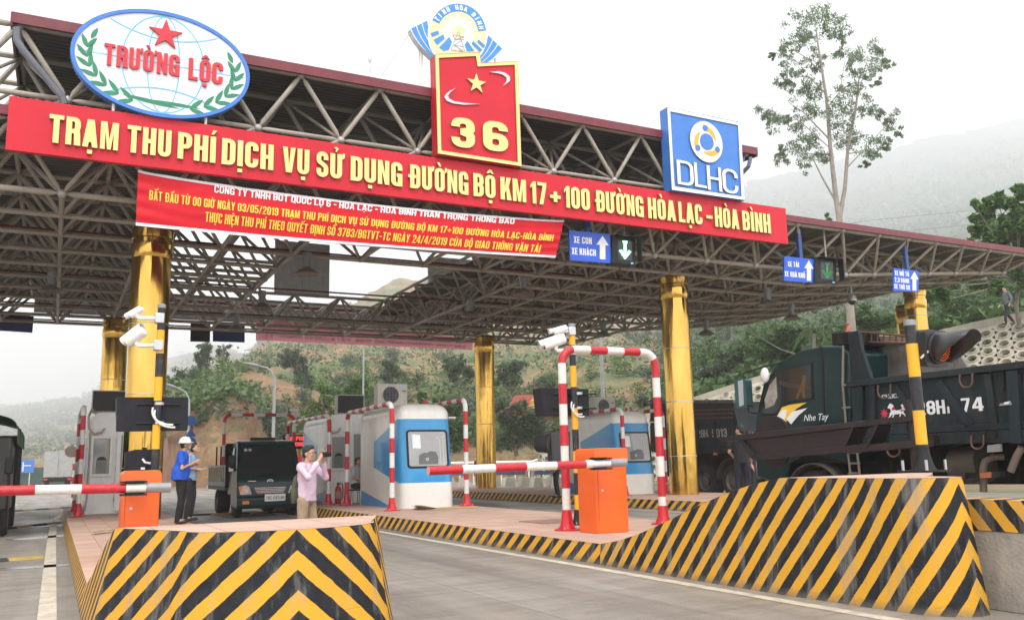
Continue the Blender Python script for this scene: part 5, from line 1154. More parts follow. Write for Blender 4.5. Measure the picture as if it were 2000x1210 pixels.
def ac_unit(label, c, rot=0, dark=False):
    t = thing('air_conditioner', label, 'air conditioner', c, rot, 'air conditioner units on the booths')
    mb = MB(); mb.bx(-.42, .42, -.16, .16, .03, .62); mb.build('case', mat('ac_case', (.50, .47, .42), .5, dirt=.4), t, bevel=.012, world=False)
    mb = MB(); mb.lathe((-.06, -.163, .32), [(.25, 0), (.255, .02), (.23, .03), (.22, .0)], 28, axis=(0, -1, 0)); mb.build('fan_ring', MATS['ac_case'], t, world=False)
    mb = MB(); mb.cyl((-.06, -.161, .32), (-.06, -.165, .32), .24, n=28); fb = mb.build('fan_opening', mat('fan_dark', (.015, .015, .015), .6), t, world=False, smooth=0)
    mb = MB()
    for k in range(3): a = k * 2 * PI / 3; mb.prism([[(.03 * math.cos(a), .03 * math.sin(a)), (.22 * math.cos(a - .5), .22 * math.sin(a - .5)), (.22 * math.cos(a + .35), .22 * math.sin(a + .35))]], (-.06, -.17 - .0004 * k, .32), (1, 0, 0), (0, 0, 1), .003)
    mb.build('fan', mat('fan_grey', (.05, .05, .05), .5), fb, world=False, smooth=0)
    mb = MB()
    for k in range(-5, 6): h_ = math.sqrt(max(.001, .235 ** 2 - (k * .042) ** 2)); mb.cyl((-.06 + k * .042, -.19, .32 - h_), (-.06 + k * .042, -.19, .32 + h_), .0035, n=4); mb.cyl((-.06 - h_, -.187, .32 + k * .042), (-.06 + h_, -.187, .32 + k * .042), .0035, n=4)
    mb.build('grille', M_GREY, fb, world=False)
    mb = MB(); mb.prism([[(.25, .5), (.34, .58), (.25, .58)]], (0, -.164, 0), (1, 0, 0), (0, 0, 1), .003); mb.build('badge', M_SKYB, t, world=False, smooth=0)
    mb = MB(); mb.prism([[(.27, .42), (.37, .42), (.37, .445), (.27, .445)]], (0, -.164, 0), (1, 0, 0), (0, 0, 1), .003); mb.build('name_strip', M_BLACK, t, world=False, smooth=0)
    if dark: mb = MB(); mb.bx(-.40, .40, .161, .175, .06, .59); mb.build('rear_coil', MATS['fan_dark'], t, world=False); 
    for sx in (-.3, .3): mb = MB(); mb.bx(sx - .04, sx + .04, -.18, .18, -.01, .03); mb.build('foot_rail', M_GREY, t, world=False)
    return t
def topof(px, py, Y): return PY(px, py, Y)
p = PY(763, 778, 22.9); ac_unit('air conditioner with round fan on top of the booth with the broom', (p.x, 22.9, 2.86))
p = PY(1176, 775, 26.2); ac_unit('air conditioner with round fan on top of the booth beside the gold column', (p.x, 26.2, 2.86))
p = PY(682, 800, 26.6); ac_unit('air conditioner with dark back on the middle white booth', (p.x, 26.6, 2.86), PI, True)
p = PY(212, 800, 26.3); ac_unit('air conditioner with dark back on top of the left white booth', (p.x, 26.3, 2.86), PI, True)
p = PY(186, 905, 25.75)
# ================================================================== vehicles
def wheel(t, x, y, r, w_, name='wheel', side=-1, hubm=None):
    mb = MB(); mb.lathe((x, y, r), [(r * .58, -w_ / 2), (r * .9, -w_ / 2), (r * .98, -w_ * .36), (r, -w_ * .25), (r, w_ * .25), (r * .98, w_ * .36), (r * .9, w_ / 2), (r * .58, w_ / 2)], 36, axis=(1, 0, 0)); wo = mb.build(name, M_TYRE, t, smooth=35)
    mb = MB(); mb.lathe((x, y, r), [(r * .59, w_ * .46), (r * .52, w_ * .3), (r * .3, w_ * .22), (r * .28, w_ * .42), (r * .12, w_ * .45), (0.001, w_ * .45)], 28, axis=(side, 0, 0)); mb.lathe((x, y, r), [(r * .585, -w_ * .5), (r * .585, w_ * .5)], 28, axis=(1, 0, 0)); mb.build('rim', hubm or mat('rim_grey', (.16, .14, .12), .6, .3, dirt=.6), wo, smooth=35)
    mb = MB(); k = 34
    for i in range(k): a = 2 * PI * i / k; c_, s_ = math.cos(a), math.sin(a); mb.box((x, y + c_ * r * .992, r + s_ * r * .992), (w_ * .62, r * .11, .03), rx=a + PI / 2)
    o = mb.build('tread', M_TYRE, wo, smooth=0)
    return wo
M_TRK = mat('truck_dark_green', (.004, .024, .026), .28, var=.1, spec=.3, coat=.12, dirt=.12, dcol=(.1, .08, .06))
M_CHASSIS = mat('chassis_black', (.009, .0085, .008), .8, spec=.2, var=.3, dirt=.6, dcol=(.09, .07, .05))
M_CHROME = mat('chrome', (.6, .6, .6), .15, .9)
M_HEAD = mat('headlight', (.55, .56, .58), .08, .3, spec=.8)
M_AMBER = mat('amber_plastic', (.75, .22, .02), .3)
M_PLATE = mat('number_plate', (.72, .72, .68), .4)
M_TAILR = mat('red_plastic', (.5, .02, .015), .3)
# ---- small dark tipper facing the viewer
fy = 25.2; xl, xr = PY(463, 960, fy).x, PY(590, 960, fy).x; xm = (xl + xr) / 2; hw = (xr - xl) / 2
t = thing('tipper_truck', 'small dark green light truck with slatted load bed facing the viewer', 'truck', (xm, 27.5, 0))
prof = [(0, .24), (-.06, .3), (-.07, .53), (0, .58), (.0, .90), (.10, 1.06), (.50, 1.98), (.62, 2.06), (1.0, 2.12), (1.42, 2.09), (1.5, 2.0), (1.52, .6), (1.0, .6), (.95, .3)]
mb = MB(); n = len(prof)
for sx, k in ((-1, 0), (1, 0)):
    for (a, z) in prof: ins = max(0, z - 1.2) * .10; mb.v.append(Vector((xm + sx * (hw - ins), fy + a, z)))
mb.f = [list(range(n))[::-1], [n + i for i in range(n)]] + [[i, (i + 1) % n, n + (i + 1) % n, n + i] for i in range(n)]; mb.mi = [0] * len(mb.f)
mb.build('cab', M_TRK, t, bevel=.06, smooth=40, seg=3)
def fp(x, f, off=.012):   # point on the windscreen plane, x -1..1, f 0..1 upwards
    z = 1.06 + (1.98 - 1.06) * f; a = .10 + .40 * f; ins = max(0, z - 1.2) * .10; return Vector((xm + x * (hw - ins), fy + a - off, z + off * .5))
def quadp(mb, P, d=(0, .01, 0)): 
    n_ = len(P); d = Vector(d); mb.add(list(P) + [Vector(p) + d for p in P], [tuple(range(n_)), tuple(range(n_, 2 * n_))[::-1]] + [(i, i + n_, (i + 1) % n_ + n_, (i + 1) % n_) for i in range(n_)])
mb = MB(); quadp(mb, [fp(-.86, .08), fp(-.5, .04), fp(.5, .04), fp(.86, .08), fp(.87, .86), fp(.82, .92), fp(-.82, .92), fp(-.87, .86)]); ws = mb.build('windscreen', M_GLASS, t, smooth=0)
mb = MB(); mb.box(fp(0, 1.0, .03) + Vector((0, .05, .02)), (hw * 1.75, .1, .05)); mb.build('sun_visor', M_BLACK, t, bevel=.01)
for s_ in (-1, 1): mb = MB(); mb.tube([fp(s_ * .1 - .3, .04, .03), fp(s_ * .1 + .05, .1, .03), fp(s_ * .2 + .25, .12, .03)], .01, 6); mb.build('wiper', M_BLACK, t)
for k, xx in enumerate((-.74, -.6)): mb = MB(); c_ = fp(xx, .83, .02); mb.cyl(c_, c_ - Vector((0, .004, -.002)), .045, n=14); mb.build('sticker', mat('sticker_pale', (.4, .42, .42), .5), ws)
mb = MB(); mb.prism([[(-.38, .64), (.38, .64), (.50, .82), (-.50, .82)]], (xm, fy - .012, 0), (1, 0, 0), (0, 0, 1), .03); gl_ = mb.build('grille', mat('grille_dark', (.04, .04, .045), .4), t, smooth=0)
for k in range(4): z = .665 + k * .043; mb = MB(); mb.bx(xm - .37 - .02 * k, xm + .37 + .02 * k, fy - .03, fy - .012, z - .008, z + .008); mb.build('grille_bar', M_CHROME, gl_)
for s_ in (-1, 1):
    mb = MB(); mb.prism([[(s_ * x, z) for x, z in ((.49, .63), (.80, .62), (.85, .84), (.66, .88), (.56, .83))]], (xm, fy - .014, 0), (1, 0, 0), (0, 0, 1), .05); h_ = mb.build('headlight', M_HEAD, t, bevel=.008)
    mb = MB(); mb.cyl((xm + s_ * .64, fy - .016, .73), (xm + s_ * .64, fy - .024, .73), .065, n=18); mb.build('lamp_bowl', M_CHROME, h_)
    mb = MB(); mb.prism([[(s_ * x, z) for x, z in ((.76, .72), (.82, .71), (.845, .83), (.73, .85))]], (xm, fy - .018, 0), (1, 0, 0), (0, 0, 1), .003); mb.build('indicator', M_AMBER, h_, smooth=0)
    mb = MB(); mb.prism([rr(s_ * .66 - .09, .37, s_ * .66 + .09, .46, .03)], (xm, fy - .084, 0), (1, 0, 0), (0, 0, 1), .03); mb.build('fog_lamp', M_AMBER, t, smooth=0)
    mb = MB(); mb.tube([(xm + s_ * (hw - .02), fy + .22, 1.3), (xm + s_ * (hw + .14), fy + .08, 1.34), (xm + s_ * (hw + .15), fy + .06, 1.5)], .012, 6); mr = mb.build('mirror_arm', M_BLACK, t); mb = MB(); mb.sph((xm + s_ * (hw + .15), fy + .04, 1.52), (.095, .05, .19), 14, 10); mb.build('mirror', M_BLACK, t, smooth=80)
    for yy in (fy + .72,): wheel(t, xm + s_ * (hw - .13), yy, .36, .2, side=s_)
    wheel(t, xm + s_ * (hw - .2), fy + 3.5, .37, .36, side=s_)
    mb = MB(); quadp(mb, [Vector((xm + s_ * (hw + .006 - .0), fy + .55, 1.25)), Vector((xm + s_ * (hw + .006), fy + 1.35, 1.25)), Vector((xm + s_ * (hw - .06), fy + 1.32, 1.9)), Vector((xm + s_ * (hw - .06), fy +   .82, 1.9))], (s_ * .01, 0, 0)); mb.build('side_window', M_GLASS, t, smooth=0)
mb = MB(); mb.prism([ell(0, .97, .085, .05, 24), ell(0, .97, .066, .034, 24)], (xm, fy + .03, 0), (1, 0, 0), (0, 0, 1), .02); mb.prism([stroke([(-.05, .98), (0, .97), (.05, .98)], .016)], (xm, fy + .029, 0), (1, 0, 0), (0, 0, 1), .02); mb.build('badge', M_CHROME, t, smooth=0)
mb = MB(); mb.bx(xm + .35, xm + .7, fy + .005, fy + .012, -0.006 + .88, .886 + .006); mb.bx(xm - .6, xm - .38, fy + .035, fy + .045, .97, .99); mb.build('name_strip', M_CHROME, t)
mb = MB(); mb.prism([rr(-.28, .43, .28, .62, .015)], (xm + .12, fy - .095, 0), (1, 0, 0), (0, 0, 1), .012); pl = mb.build('number_plate', M_PLATE, t, smooth=0)
mb = MB(); write(mb, '28C-043.88', (xm + .12, fy - .0965, .475), (1, 0, 0), (0, 0, 1), .09, .5, .001, w=.5, s=.13, gap=.12, align='C'); mb.build('plate_text', M_BLACK, pl, smooth=0)
mb = MB(); mb.bx(xm - .4, xm + .4, fy + .3, fy + 4.6, .42, .6); mb.bx(xm - .8, xm + .8, fy + .6, fy + .9, .3, .42); mb.build('chassis', M_CHASSIS, t)
mb = MB(); mb.bx(xm - .35, xm + .35, fy + 1.1, fy + 1.25, 2.1, 2.2); mb.build('roof_vent', M_BLACK, t, bevel=.02)
b0, b1 = fy + 1.65, fy + 4.8; M_BED = mat('bed_steel', (.10, .10, .10), .6, .2, dirt=.5)
mb = MB(); mb.bx(xm - hw - .05, xm + hw + .05, b0, b1, .72, .84); mb.build('bed_floor', M_BED, t)
for s_ in (-1, 1):
    mb = MB(); x_ = xm + s_ * (hw + .03); mb.bx(x_ - .02, x_ + .02, b0, b1, .84, .95); mb.bx(x_ - .02, x_ + .02, b0, b1, 1.38, 1.44); pn = mb.build('side_panel', mat('bed_rail_pale', (.32, .32, .31), .5, .3, dirt=.4), t)
    for k in range(9): mb = MB(); yy = b0 + .04 + (b1 - b0 - .1) * k / 8; mb.bx(x_ - .022, x_ + .022, yy, yy + .05, .951, 1.379); mb.build('slat', MATS['bed_rail_pale'], pn)
    for k in range(3): mb = MB(); yy = b0 + .15 + k * .8; mb.bx(x_ - .02, x_ + .02, yy, yy + .04, 1.44, 2.0); mb.build('stake', mat('rust_stake', (.10, .045, .03), .8), t)
mb = MB(); mb.bx(xm - hw - .05, xm + hw + .05, b0 - .06, b0, .8, 2.05); mb.build('headboard', M_CHASSIS, t)
# ---- big dump truck beside the right nose (side panels surveyed on its near side plane)
XT = 11.75; TW = 2.25
def pz(x, y, X): p = PX(x, y, X); return (-p.y, p.z)
def artx(mb, pts, X, depth, holes=()): mb.prism([[pz(*p, X) for p in pts]] + [[pz(*p, X) for p in h] for h in holes], (X, 0, 0), (0, -1, 0), (0, 0, 1), depth)
t = thing('dump_truck', 'large dark green dump truck with 28H on its bed behind the right striped nose', 'truck', (12.9, 10, 0))
mb = MB(); artx(mb, [(1500, 938), (1478, 930), (1473, 860), (1475, 815), (1491, 747), (1518, 709), (1531, 700), (1566, 683), (1606, 675), (1641, 675), (1660, 690), (1662, 870), (1652, 905), (1625, 895), (1600, 889), (1568, 890), (1542, 905), (1533, 938)], XT, TW); mb.build('cab', M_TRK, t, bevel=.04, smooth=40, seg=3)
mb = MB(); artx(mb, [(1488, 807), (1491, 778), (1500, 750), (1515, 727), (1583, 711), (1585, 776), (1540, 784), (1528, 790), (1514, 807)], XT - .012, .03); wn = mb.build('side_window', M_GLASS, t, smooth=0)
mb = MB(); artx(mb, [(1484, 811), (1488, 775), (1498, 748), (1514, 723), (1587, 707), (1590, 780), (1540, 788), (1530, 794), (1517, 811)], XT - .006, .02, [[(1488.5, 806.5), (1491.5, 778), (1500.5, 750.5), (1515.5, 727.5), (1582.5, 711.5), (1584.5, 775.5), (1540, 783.5), (1528, 789.5), (1514, 806.5)]]); mb.build('window_seal', M_BLACK, wn, smooth=0)
mb = MB(); artx(mb, [(1493, 780), (1503, 752), (1516, 735), (1518, 775), (1512, 790), (1495, 798)], XT - .0135, .001); mb.build('far_window', mat('window_bright', (.34, .31, .27), .3, var=.3, scale=9), wn, smooth=0)
mb = MB(); artx(mb, [(1553, 777), (1560, 760), (1566, 745), (1568, 732), (1573, 732), (1574, 745), (1571, 757), (1574, 777), (1568, 777), (1565, 764), (1558, 779)], XT - .0138, .001); mb.build('dash_figure', mat('figure_gold', (.11, .065, .02), .4), wn, smooth=0)
mb = MB(); artx(mb, [(1520, 741), (1545, 748), (1572, 752), (1585, 755), (1585, 758), (1560, 757), (1540, 757), (1521, 750)], XT - .0136, .001); mb.build('driver_arm', mat('arm_dim', (.045, .03, .025), .6), wn, smooth=0)
mb = MB(); artx(mb, [(1516, 815), (1527, 795), (1542, 790), (1576, 785), (1555, 798), (1530, 830), (1524, 828)], XT - .01, .004); mb.build('decal', mat('decal_yellow', (.80, .52, .06), .4), t, smooth=0)
mb = MB(); artx(mb, [(1536, 818), (1548, 803), (1577, 796), (1560, 810), (1545, 828)], XT - .012, .003); artx(mb, [(1516, 814), (1528, 800), (1536, 800), (1534, 816), (1526, 828)], XT - .0115, .002); mb.build('decal', M_WHITE2, t, smooth=0)
cu = bpy.data.curves.new('door_script', 'FONT'); cu.body = 'Nhe Tay'; cu.size = .16; cu.shear = .35; cu.extrude = .001; co = bpy.data.objects.new('door_script', cu); COL.objects.link(co); cu.materials.append(M_WHITE2)
p = PX(1569, 822, XT - .01); co.matrix_world = Matrix(((0, 0, -1, p.x), (-1, 0, 0, p.y), (0, 1, 0, p.z), (0, 0, 0, 1)))
dg = bpy.context.evaluated_depsgraph_get(); me = bpy.data.meshes.new_from_object(co.evaluated_get(dg)); me.transform(INV[t.name] @ co.matrix_world); bpy.data.objects.remove(co); o = bpy.data.objects.new('door_script', me); COL.objects.link(o); o.parent = t
mb = MB(); artx(mb, [(1600, 676), (1604, 702), (1609, 870), (1613, 870), (1608, 702), (1604, 676)], XT - .006, .005); mb.build('door_gap', M_BLACK, t, smooth=0)
mb = MB(); artx(mb, [(1598, 825), (1603, 825), (1603, 830), (1590, 831), (1590, 827)], XT - .03, .02); mb.build('door_handle', M_BLACK, t)
# mirror and bracket
mb = MB(); mb.prism([rr(*pz(1437, 797, XT - .3), *pz(1455, 739, XT - .3), .04)], (XT - .3, 0, 0), (0, -1, 0), (0, 0, 1), .16); mi_ = mb.build('mirror', mat('mirror_green', (.012, .05, .055), .3, coat=.4), t, bevel=.02)
mb = MB(); artx(mb, [(1441, 744), (1451, 741), (1453, 790), (1444, 794)], XT - .305, .004); mb.build('mirror_glass', mat('mirror_glass', (.35, .38, .4), .05, .8), mi_, smooth=0)
for P_ in ([(1453, 745), (1452, 728), (1500, 713), (1525, 708)], [(1455, 735), (1460, 780), (1463, 805), (1478, 806)]): mb = MB(); mb.tube([PX(*q, XT - .2 + .05 * i) for i, q in enumerate(P_)], .016, 6); mb.build('mirror_arm', M_BLACK, t)
mb = MB(); c_ = PX(1494, 732, XT - .15); mb.sph(c_, (.06, .1, .14), 12, 8); mb.build('wide_mirror', M_WHITE, t, smooth=80)
# bed
M_DUMP = mat('dump_bed_paint', (.014, .024, .028), .5, spec=.25, var=.3, scale=1.5, dirt=.5, dcol=(.085, .065, .05))
M_RUSTY = mat('scraped_steel', (.13, .115, .10), .7, var=.45, scale=2.2, dirt=.8, dcol=(.06, .035, .025))
R0 = (1662, 749); R1 = (2140, 695)
yb0, yb1 = PX(1664, 800, XT).y, PX(2140, 800, XT).y; ztop = PX(1700, 752, XT).z; zlow = PX(1715, 872, XT).z; zmid = PX(1715, 842, XT).z
mb = MB(); mb.bx(XT, XT + .05, yb1, yb0, zlow + .1, ztop); sp = mb.build('side_wall', M_DUMP, t)
mb = MB(); mb.bx(XT - .09, XT + .06, yb1, yb0, ztop, ztop + .1); mb.build('top_rail', M_RUSTY if 0 else M_DUMP, t, bevel=.008)
mb = MB(); mb.bx(XT - .08, XT - .0, yb1, yb0 - .25, zlow, zlow + .17); mb.build('bottom_rail', M_DUMP, t, bevel=.008); mb = MB(); mb.bx(XT - .06, XT - .002, yb1, yb0 - .25, zlow + .18, zlow + .27); mb.build('skirt_rail', M_DUMP, t, bevel=.006)
mb = MB(); mb.bx(XT + TW - .05, XT + TW, yb1, yb0, zlow + .1, ztop + .08); mb.build('far_wall', M_RUSTY, t); mb = MB(); mb.bx(XT + .05, XT + TW - .05, yb1, yb0, zlow, zlow + .1); mb.build('bed_floor', M_DUMP, t)
def rib(a, b, w_, dep, nm='rib', m=M_DUMP): mb = MB(); A, B_ = pz(*a, XT - dep), pz(*b, XT - dep); mb.prism([stroke([A, B_], w_)], (XT - dep, 0, 0), (0, -1, 0), (0, 0, 1), dep - .003); mb.build(nm, m, t, bevel=.006)
rib((1674, 752), (1674, 848), .19, .07); rib((1704, 752), (1704, 846), .08, .06); rib((1747, 752), (1782, 812), .09, .05); rib((1832, 745), (1893, 832), .11, .06); rib((1927, 730), (1940, 828), .10, .06); rib((1975, 724), (1984, 866), .16, .09); rib((2030, 722), (2040, 860), .16, .08)
mb = MB(); artx(mb, [(1953, 720), (1968, 718), (1972, 788), (1957, 790)], XT - .02, .02); mb.build('latch_recess', M_BLACK, t, smooth=0)
for q in ((1958, 735), (1966, 735)): mb = MB(); mb.tube([PX(q[0], q[1] - 12, XT - .05), PX(q[0], q[1], XT - .06), PX(q[0] + 2, q[1] + 28, XT - .05)], .018, 6); mb.build('latch_rod', M_CHASSIS, t)
mb = MB(); artx(mb, [(1953, 788), (1972, 782), (1975, 790), (1951, 792)], XT - .11, .1); mb.build('latch_plate', M_GREY, t); mb = MB(); artx(mb, [(1962, 785), (1971, 784), (1970, 788), (1961, 789)], XT - .115, .003); mb.build('reflector', M_WHITE2, t, smooth=0)
def ring(cx_, cy_, w_=12, h=15):
    P_ = [PX(cx_ - w_, cy_ - h, XT - .1), PX(cx_ - w_ - 1, cy_ - 2, XT - .1)] + [PX(cx_ - w_ * math.cos(q), cy_ + h * .75 * math.sin(q), XT - .1) for q in [PI * i / 8 for i in range(9)]] + [PX(cx_ + w_, cy_ - 3, XT - .1), PX(cx_ + w_, cy_ - h - 2, XT - .1)]
    mb = MB(); mb.tube(P_, .014, 8); mb.build('lashing_ring', mat('rust_ring', (.16, .09, .065), .6, .5, dirt=.5), t)
for q in ((1727, 766), (1887, 745), (1909, 865), (1745, 880)): ring(*q)
for q in ((1822, 855), (1935, 848), (1722, 856)):
    mb = MB(); artx(mb, [(q[0] - 12, q[1] - 7), (q[0] + 11, q[1] - 9), (q[0] + 11, q[1] + 8), (q[0] - 11, q[1] + 10)], XT - .12, .03); mb.build('hinge_plate', M_CHASSIS, t, bevel=.006)
mb = MB(); artx(mb, [(1928, 869), (1952, 866), (1953, 881), (1928, 883)], XT - .1, .06); mb.build('mud_plate', M_GREY, t)
mb = MB()
A = PX(1804, 810, XT - .006)
for ch, xa, xb in (('2', 1800, 1808), ('8', 1811, 1828), ('H', 1830, 1847), ('.', 1851, 1855), ('7', 1879, 1896), ('4', 1900, 1922)):
    yb_ = 810 - (xa - 1804) * .075; P_, Q = PX(xa, yb_, XT - .006), PX(xb, yb_, XT - .006); H_ = .36 if ch != '.' else .33
    write(mb, ch, P_, (0, -1, 0), (0, 0, 1), PX(xa, yb_ - 27, XT - .006).z - P_.z, (P_ - Q).length, .003, w=.6, s=.2 if ch != '.' else .6)
mb.build('bed_number', M_WHITE2, t, smooth=0)
mb = MB(); write(mb, 'CHUC...', PX(1723, 779, XT - .006), (0, -1, 0), (0, 0, 1), .07, .36, .002, w=.6, s=.16); write(mb, '18', PX(1728, 838, XT - .006), (0, -1, 0), (0, 0, 1), .1, .14, .002, w=.6, s=.16); mb.build('bed_lettering', M_WHITE2, t, smooth=0)
mb = MB()      # painted horse: body, neck and head, legs, tail
for q in ([(1737, 808), (1741, 802), (1749, 801), (1757, 800), (1763, 797), (1765, 802), (1762, 807), (1754, 808), (1746, 809)], [(1735, 792), (1738, 787), (1744, 790), (1747, 797), (1749, 801), (1741, 806), (1739, 798), (1733, 796)], [(1739, 807), (1743, 808), (1739, 813), (1735, 816), (1737, 811)], [(1744, 808), (1747, 808), (1745, 814), (1741, 817), (1743, 812)], [(1760, 806), (1764, 803), (1768, 809), (1769, 814), (1766, 810)], [(1757, 806), (1760, 806), (1759, 812), (1755, 815), (1757, 811)], [(1762, 797), (1759, 790), (1763, 788), (1767, 793), (1768, 801), (1765, 800)]): artx(mb, q, XT - .006 - .0004 * len(mb.v) / 20, .002)
mb.build('painted_horse', M_WHITE2, t, smooth=0)
mb = MB(); c_ = pz(1728, 807, XT); mb.prism([[(c_[0] + (.085 if i % 2 == 0 else .04) * math.cos(i * PI / 8), c_[1] + (.085 if i % 2 == 0 else .04) * math.sin(i * PI / 8)) for i in range(16)]], (XT - .009, 0, 0), (0, -1, 0), (0, 0, 1), .002)
for q in ([(1741, 797), (1746, 793), (1748, 799), (1743, 801)], [(1757, 802), (1763, 798), (1763, 803)], [(1764, 793), (1767, 795), (1766, 799)]): artx(mb, q, XT - .0105, .002)
mb.build('painted_flower', mat('decal_red', (.6, .03, .06), .5), t, smooth=0)
# headboard, cab guard, rack and ladder
mb = MB(); artx(mb, [(1656, 648), (1676, 645), (1682, 680), (1703, 744), (1700, 750), (1662, 750)], XT, .08); mb.build('headboard_side', M_DUMP, t, bevel=.01)
mb = MB(); artx(mb, [(1624, 651), (1660, 647), (1661, 672), (1625, 674)], XT + .05, TW - .1); mb.build('cab_guard', M_CHASSIS, t, bevel=.01)
yh = PX(1690, 745, XT).y; zh = PX(1676, 672, XT + TW).z
mb = MB(); P_ = [(1684, 676), (1768, 671), (1775, 700), (1780, 735), (1702, 744)]; artx(mb, [(1683, 676), (1772, 671), (1866, 681), (1889, 716), (1889, 735), (1702, 748)], XT + .9, .06); mb.build('headboard', M_RUSTY, t, smooth=0)
for k in range(2):
    mb = MB(); mb.tube([PX(1674, 647 + 20 * k, XT + .5), PX(1772, 656 + 14 * k, XT + .5)], .022, 6); mb.build('rack_rail', MATS['rust_stake'], t)
for k in range(8): mb = MB(); x_ = 1678 + k * 12; mb.tube([PX(x_, 647 + k * 1.1, XT + .5), PX(x_, 667 + k * .5, XT + .5)], .014, 6); mb.build('rack_bar', MATS['rust_stake'], t)
for k in range(3): mb = MB(); mb.tube([PX(1676 + 8 * k, 662 - 3 * k, XT + .7), PX(1770, 668 - 5 * k, XT + .9)], .03, 6); mb.build('bamboo_pole', mat('old_wood', (.24, .18, .12), .8, var=.3), t)
mb = MB(); mb.tube([PX(1647, 674, XT - .04), PX(1646, 750, XT - .04), PX(1652, 826, XT - .04)], .02, 8); ld = mb.build('ladder', mat('ladder_steel', (.22, .19, .16), .6, .4, dirt=.5), t)
for yy in (752, 796): mb = MB(); mb.tube([PX(1645, yy, XT - .04), PX(1662, yy - 1, XT - .02)], .017, 8); mb.build('rung', MATS['ladder_steel'], ld)
# running gear
mb = MB(); artx(mb, [(1655, 880), (1716, 866), (2140, 850), (2140, 945), (1655, 945)], XT + .7, .8); mb.build('chassis', M_CHASSIS, t)
mb = MB(); mb.cyl(PX(1925, 905, XT + .35), PX(1870, 910, XT + .35), .27, n=20); mb.build('fuel_tank', mat('tank_brown', (.075, .06, .048), .6, dirt=.5), t, smooth=50)
mb = MB(); mb.tube([PX(1921, 960, XT + .1), PX(1920, 915, XT + .1), PX(1924, 900, XT + .1), PX(1940, 892, XT + .2), PX(1960, 892, XT + .3)], .05, 10); mb.build('exhaust_pipe', mat('pipe_rust', (.20, .15, .115), .6, .3, dirt=.6), t, smooth=60)
mb = MB(); mb.tube([PX(1996, 872, XT - .02), PX(1986, 890, XT - .02), PX(1974, 920, XT - .02)], .05, 10); mb.build('tie_rod', MATS['pipe_rust'], t, smooth=60)
mb = MB(); artx(mb, [(1885, 922), (1960, 920), (1961, 932), (1885, 934)], XT - .05, .06); mb.build('guard_bar', M_CHASSIS, t); mb = MB(); artx(mb, [(1913, 922), (1936, 921), (1936, 932), (1914, 933)], XT - .055, .004); mb.build('reflector', mat('orange_reflector', (.42, .13, .05), .5, dirt=.3), t, smooth=0)
mb = MB()
for k, (x_, y_) in enumerate(((1656, 882), (1674, 880))): mb.tube([PX(x_, y_, XT - .05), PX(x_ + 5, 926, XT - .05)], .02, 8)
for yy in (884, 905, 924): mb.tube([PX(1657, yy, XT - .05), PX(1680, yy - 1, XT - .05)], .016, 8)
mb.build('step_ladder', MATS['ladder_steel'], t)
yw = PX(1588, 920, XT).y
for x_, s_ in ((XT + .18, -1), (XT + TW - .18, 1)): wheel(t, x_, yw, .54, .3, side=s_)
for x_, s_ in ((XT + .35, -1), (XT + TW - .35, 1)): wheel(t, x_, PX(2055, 940, XT).y, .54, .55, side=s_)
mb = MB(); P_ = [PX(1588, 960, XT)]; c_ = PX(1588, 920, XT)
mb.grid(lambda u, v: Vector((XT - .03 + .55 * v, c_.y - .66 * math.cos(PI * (.08 + .75 * (1 - u))), .54 + .64 * math.sin(PI * (.08 + .75 * (1 - u))))), 20, 2); fo = mb.build('mudguard', mat('mudguard_brown', (.045, .035, .03), .7, dirt=.5), t); fo.modifiers.new('s', 'SOLIDIFY').thickness = .03
# ---- second dump truck, behind
X2 = 19.7
t = thing('dump_truck', 'dark dump truck seen from its tail behind the gold column, 28H 5013 on its bed', 'truck', (20.8, 26, 0))
mb = MB(); artx(mb, [(1270, 783), (1430, 783), (1437, 812), (1447, 850), (1446, 884), (1290, 886), (1270, 880)], X2, .06); mb.build('side_wall', M_DUMP, t)
mb = MB(); artx(mb, [(1270, 781), (1432, 780), (1433, 786), (1270, 788)], X2 - .06, .14); mb.build('top_rail', M_RUSTY, t)
mb = MB(); artx(mb, [(1270, 780), (1425, 783), (1445, 822), (1270, 828)], X2 + 2.2, .06); mb.build('far_wall', mat('bed_inside', (.05, .04, .033), .8, var=.4), t); mb = MB(); artx(mb, [(1431, 783), (1437, 812), (1447, 850), (1446, 884), (1440, 884), (1440, 850), (1425, 783)], X2 + .06, 2.1); mb.build('tail_gate', M_DUMP, t)
for k in range(3): mb = MB(); artx(mb, [(1300, 800 + 8 * k), (1430, 797 + 8 * k), (1432, 800 + 8 * k), (1300, 803 + 8 * k)], X2 - .01, .01); mb.build('rust_line', mat('rust_line', (.13, .07, .05), .8), t, smooth=0)
mb = MB(); write(mb, '28H', PX(1362, 854, X2 - .01), (0, -1, 0), (0, 0, 1), .26, .55, .003, w=.55, s=.15); write(mb, '-', PX(1380, 855, X2 - .01), (0, -1, 0), (0, 0, 1), .2, .12, .003); write(mb, '5013', PX(1391, 854, X2 - .01), (0, -1, 0), (0, 0, 1), .28, .75, .003, w=.5, s=.15); mb.build('bed_number', mat('faded_white', (.45, .45, .43), .6), t, smooth=0)
for a, b in (((1392, 822), (1400, 884)), ((1360, 826), (1364, 884)), ((1425, 822), (1434, 884))): mb = MB(); A, B_ = pz(*a, X2 - .06), pz(*b, X2 - .06); mb.prism([stroke([A, B_], .1)], (X2 - .06, 0, 0), (0, -1, 0), (0, 0, 1), .06); mb.build('rib', M_DUMP, t)
mb = MB(); artx(mb, [(1300, 886), (1440, 884), (1440, 905), (1400, 925), (1300, 930)], X2 + .5, 1.2); mb.build('chassis', M_CHASSIS, t)
yw2 = PX(1428, 935, X2).y
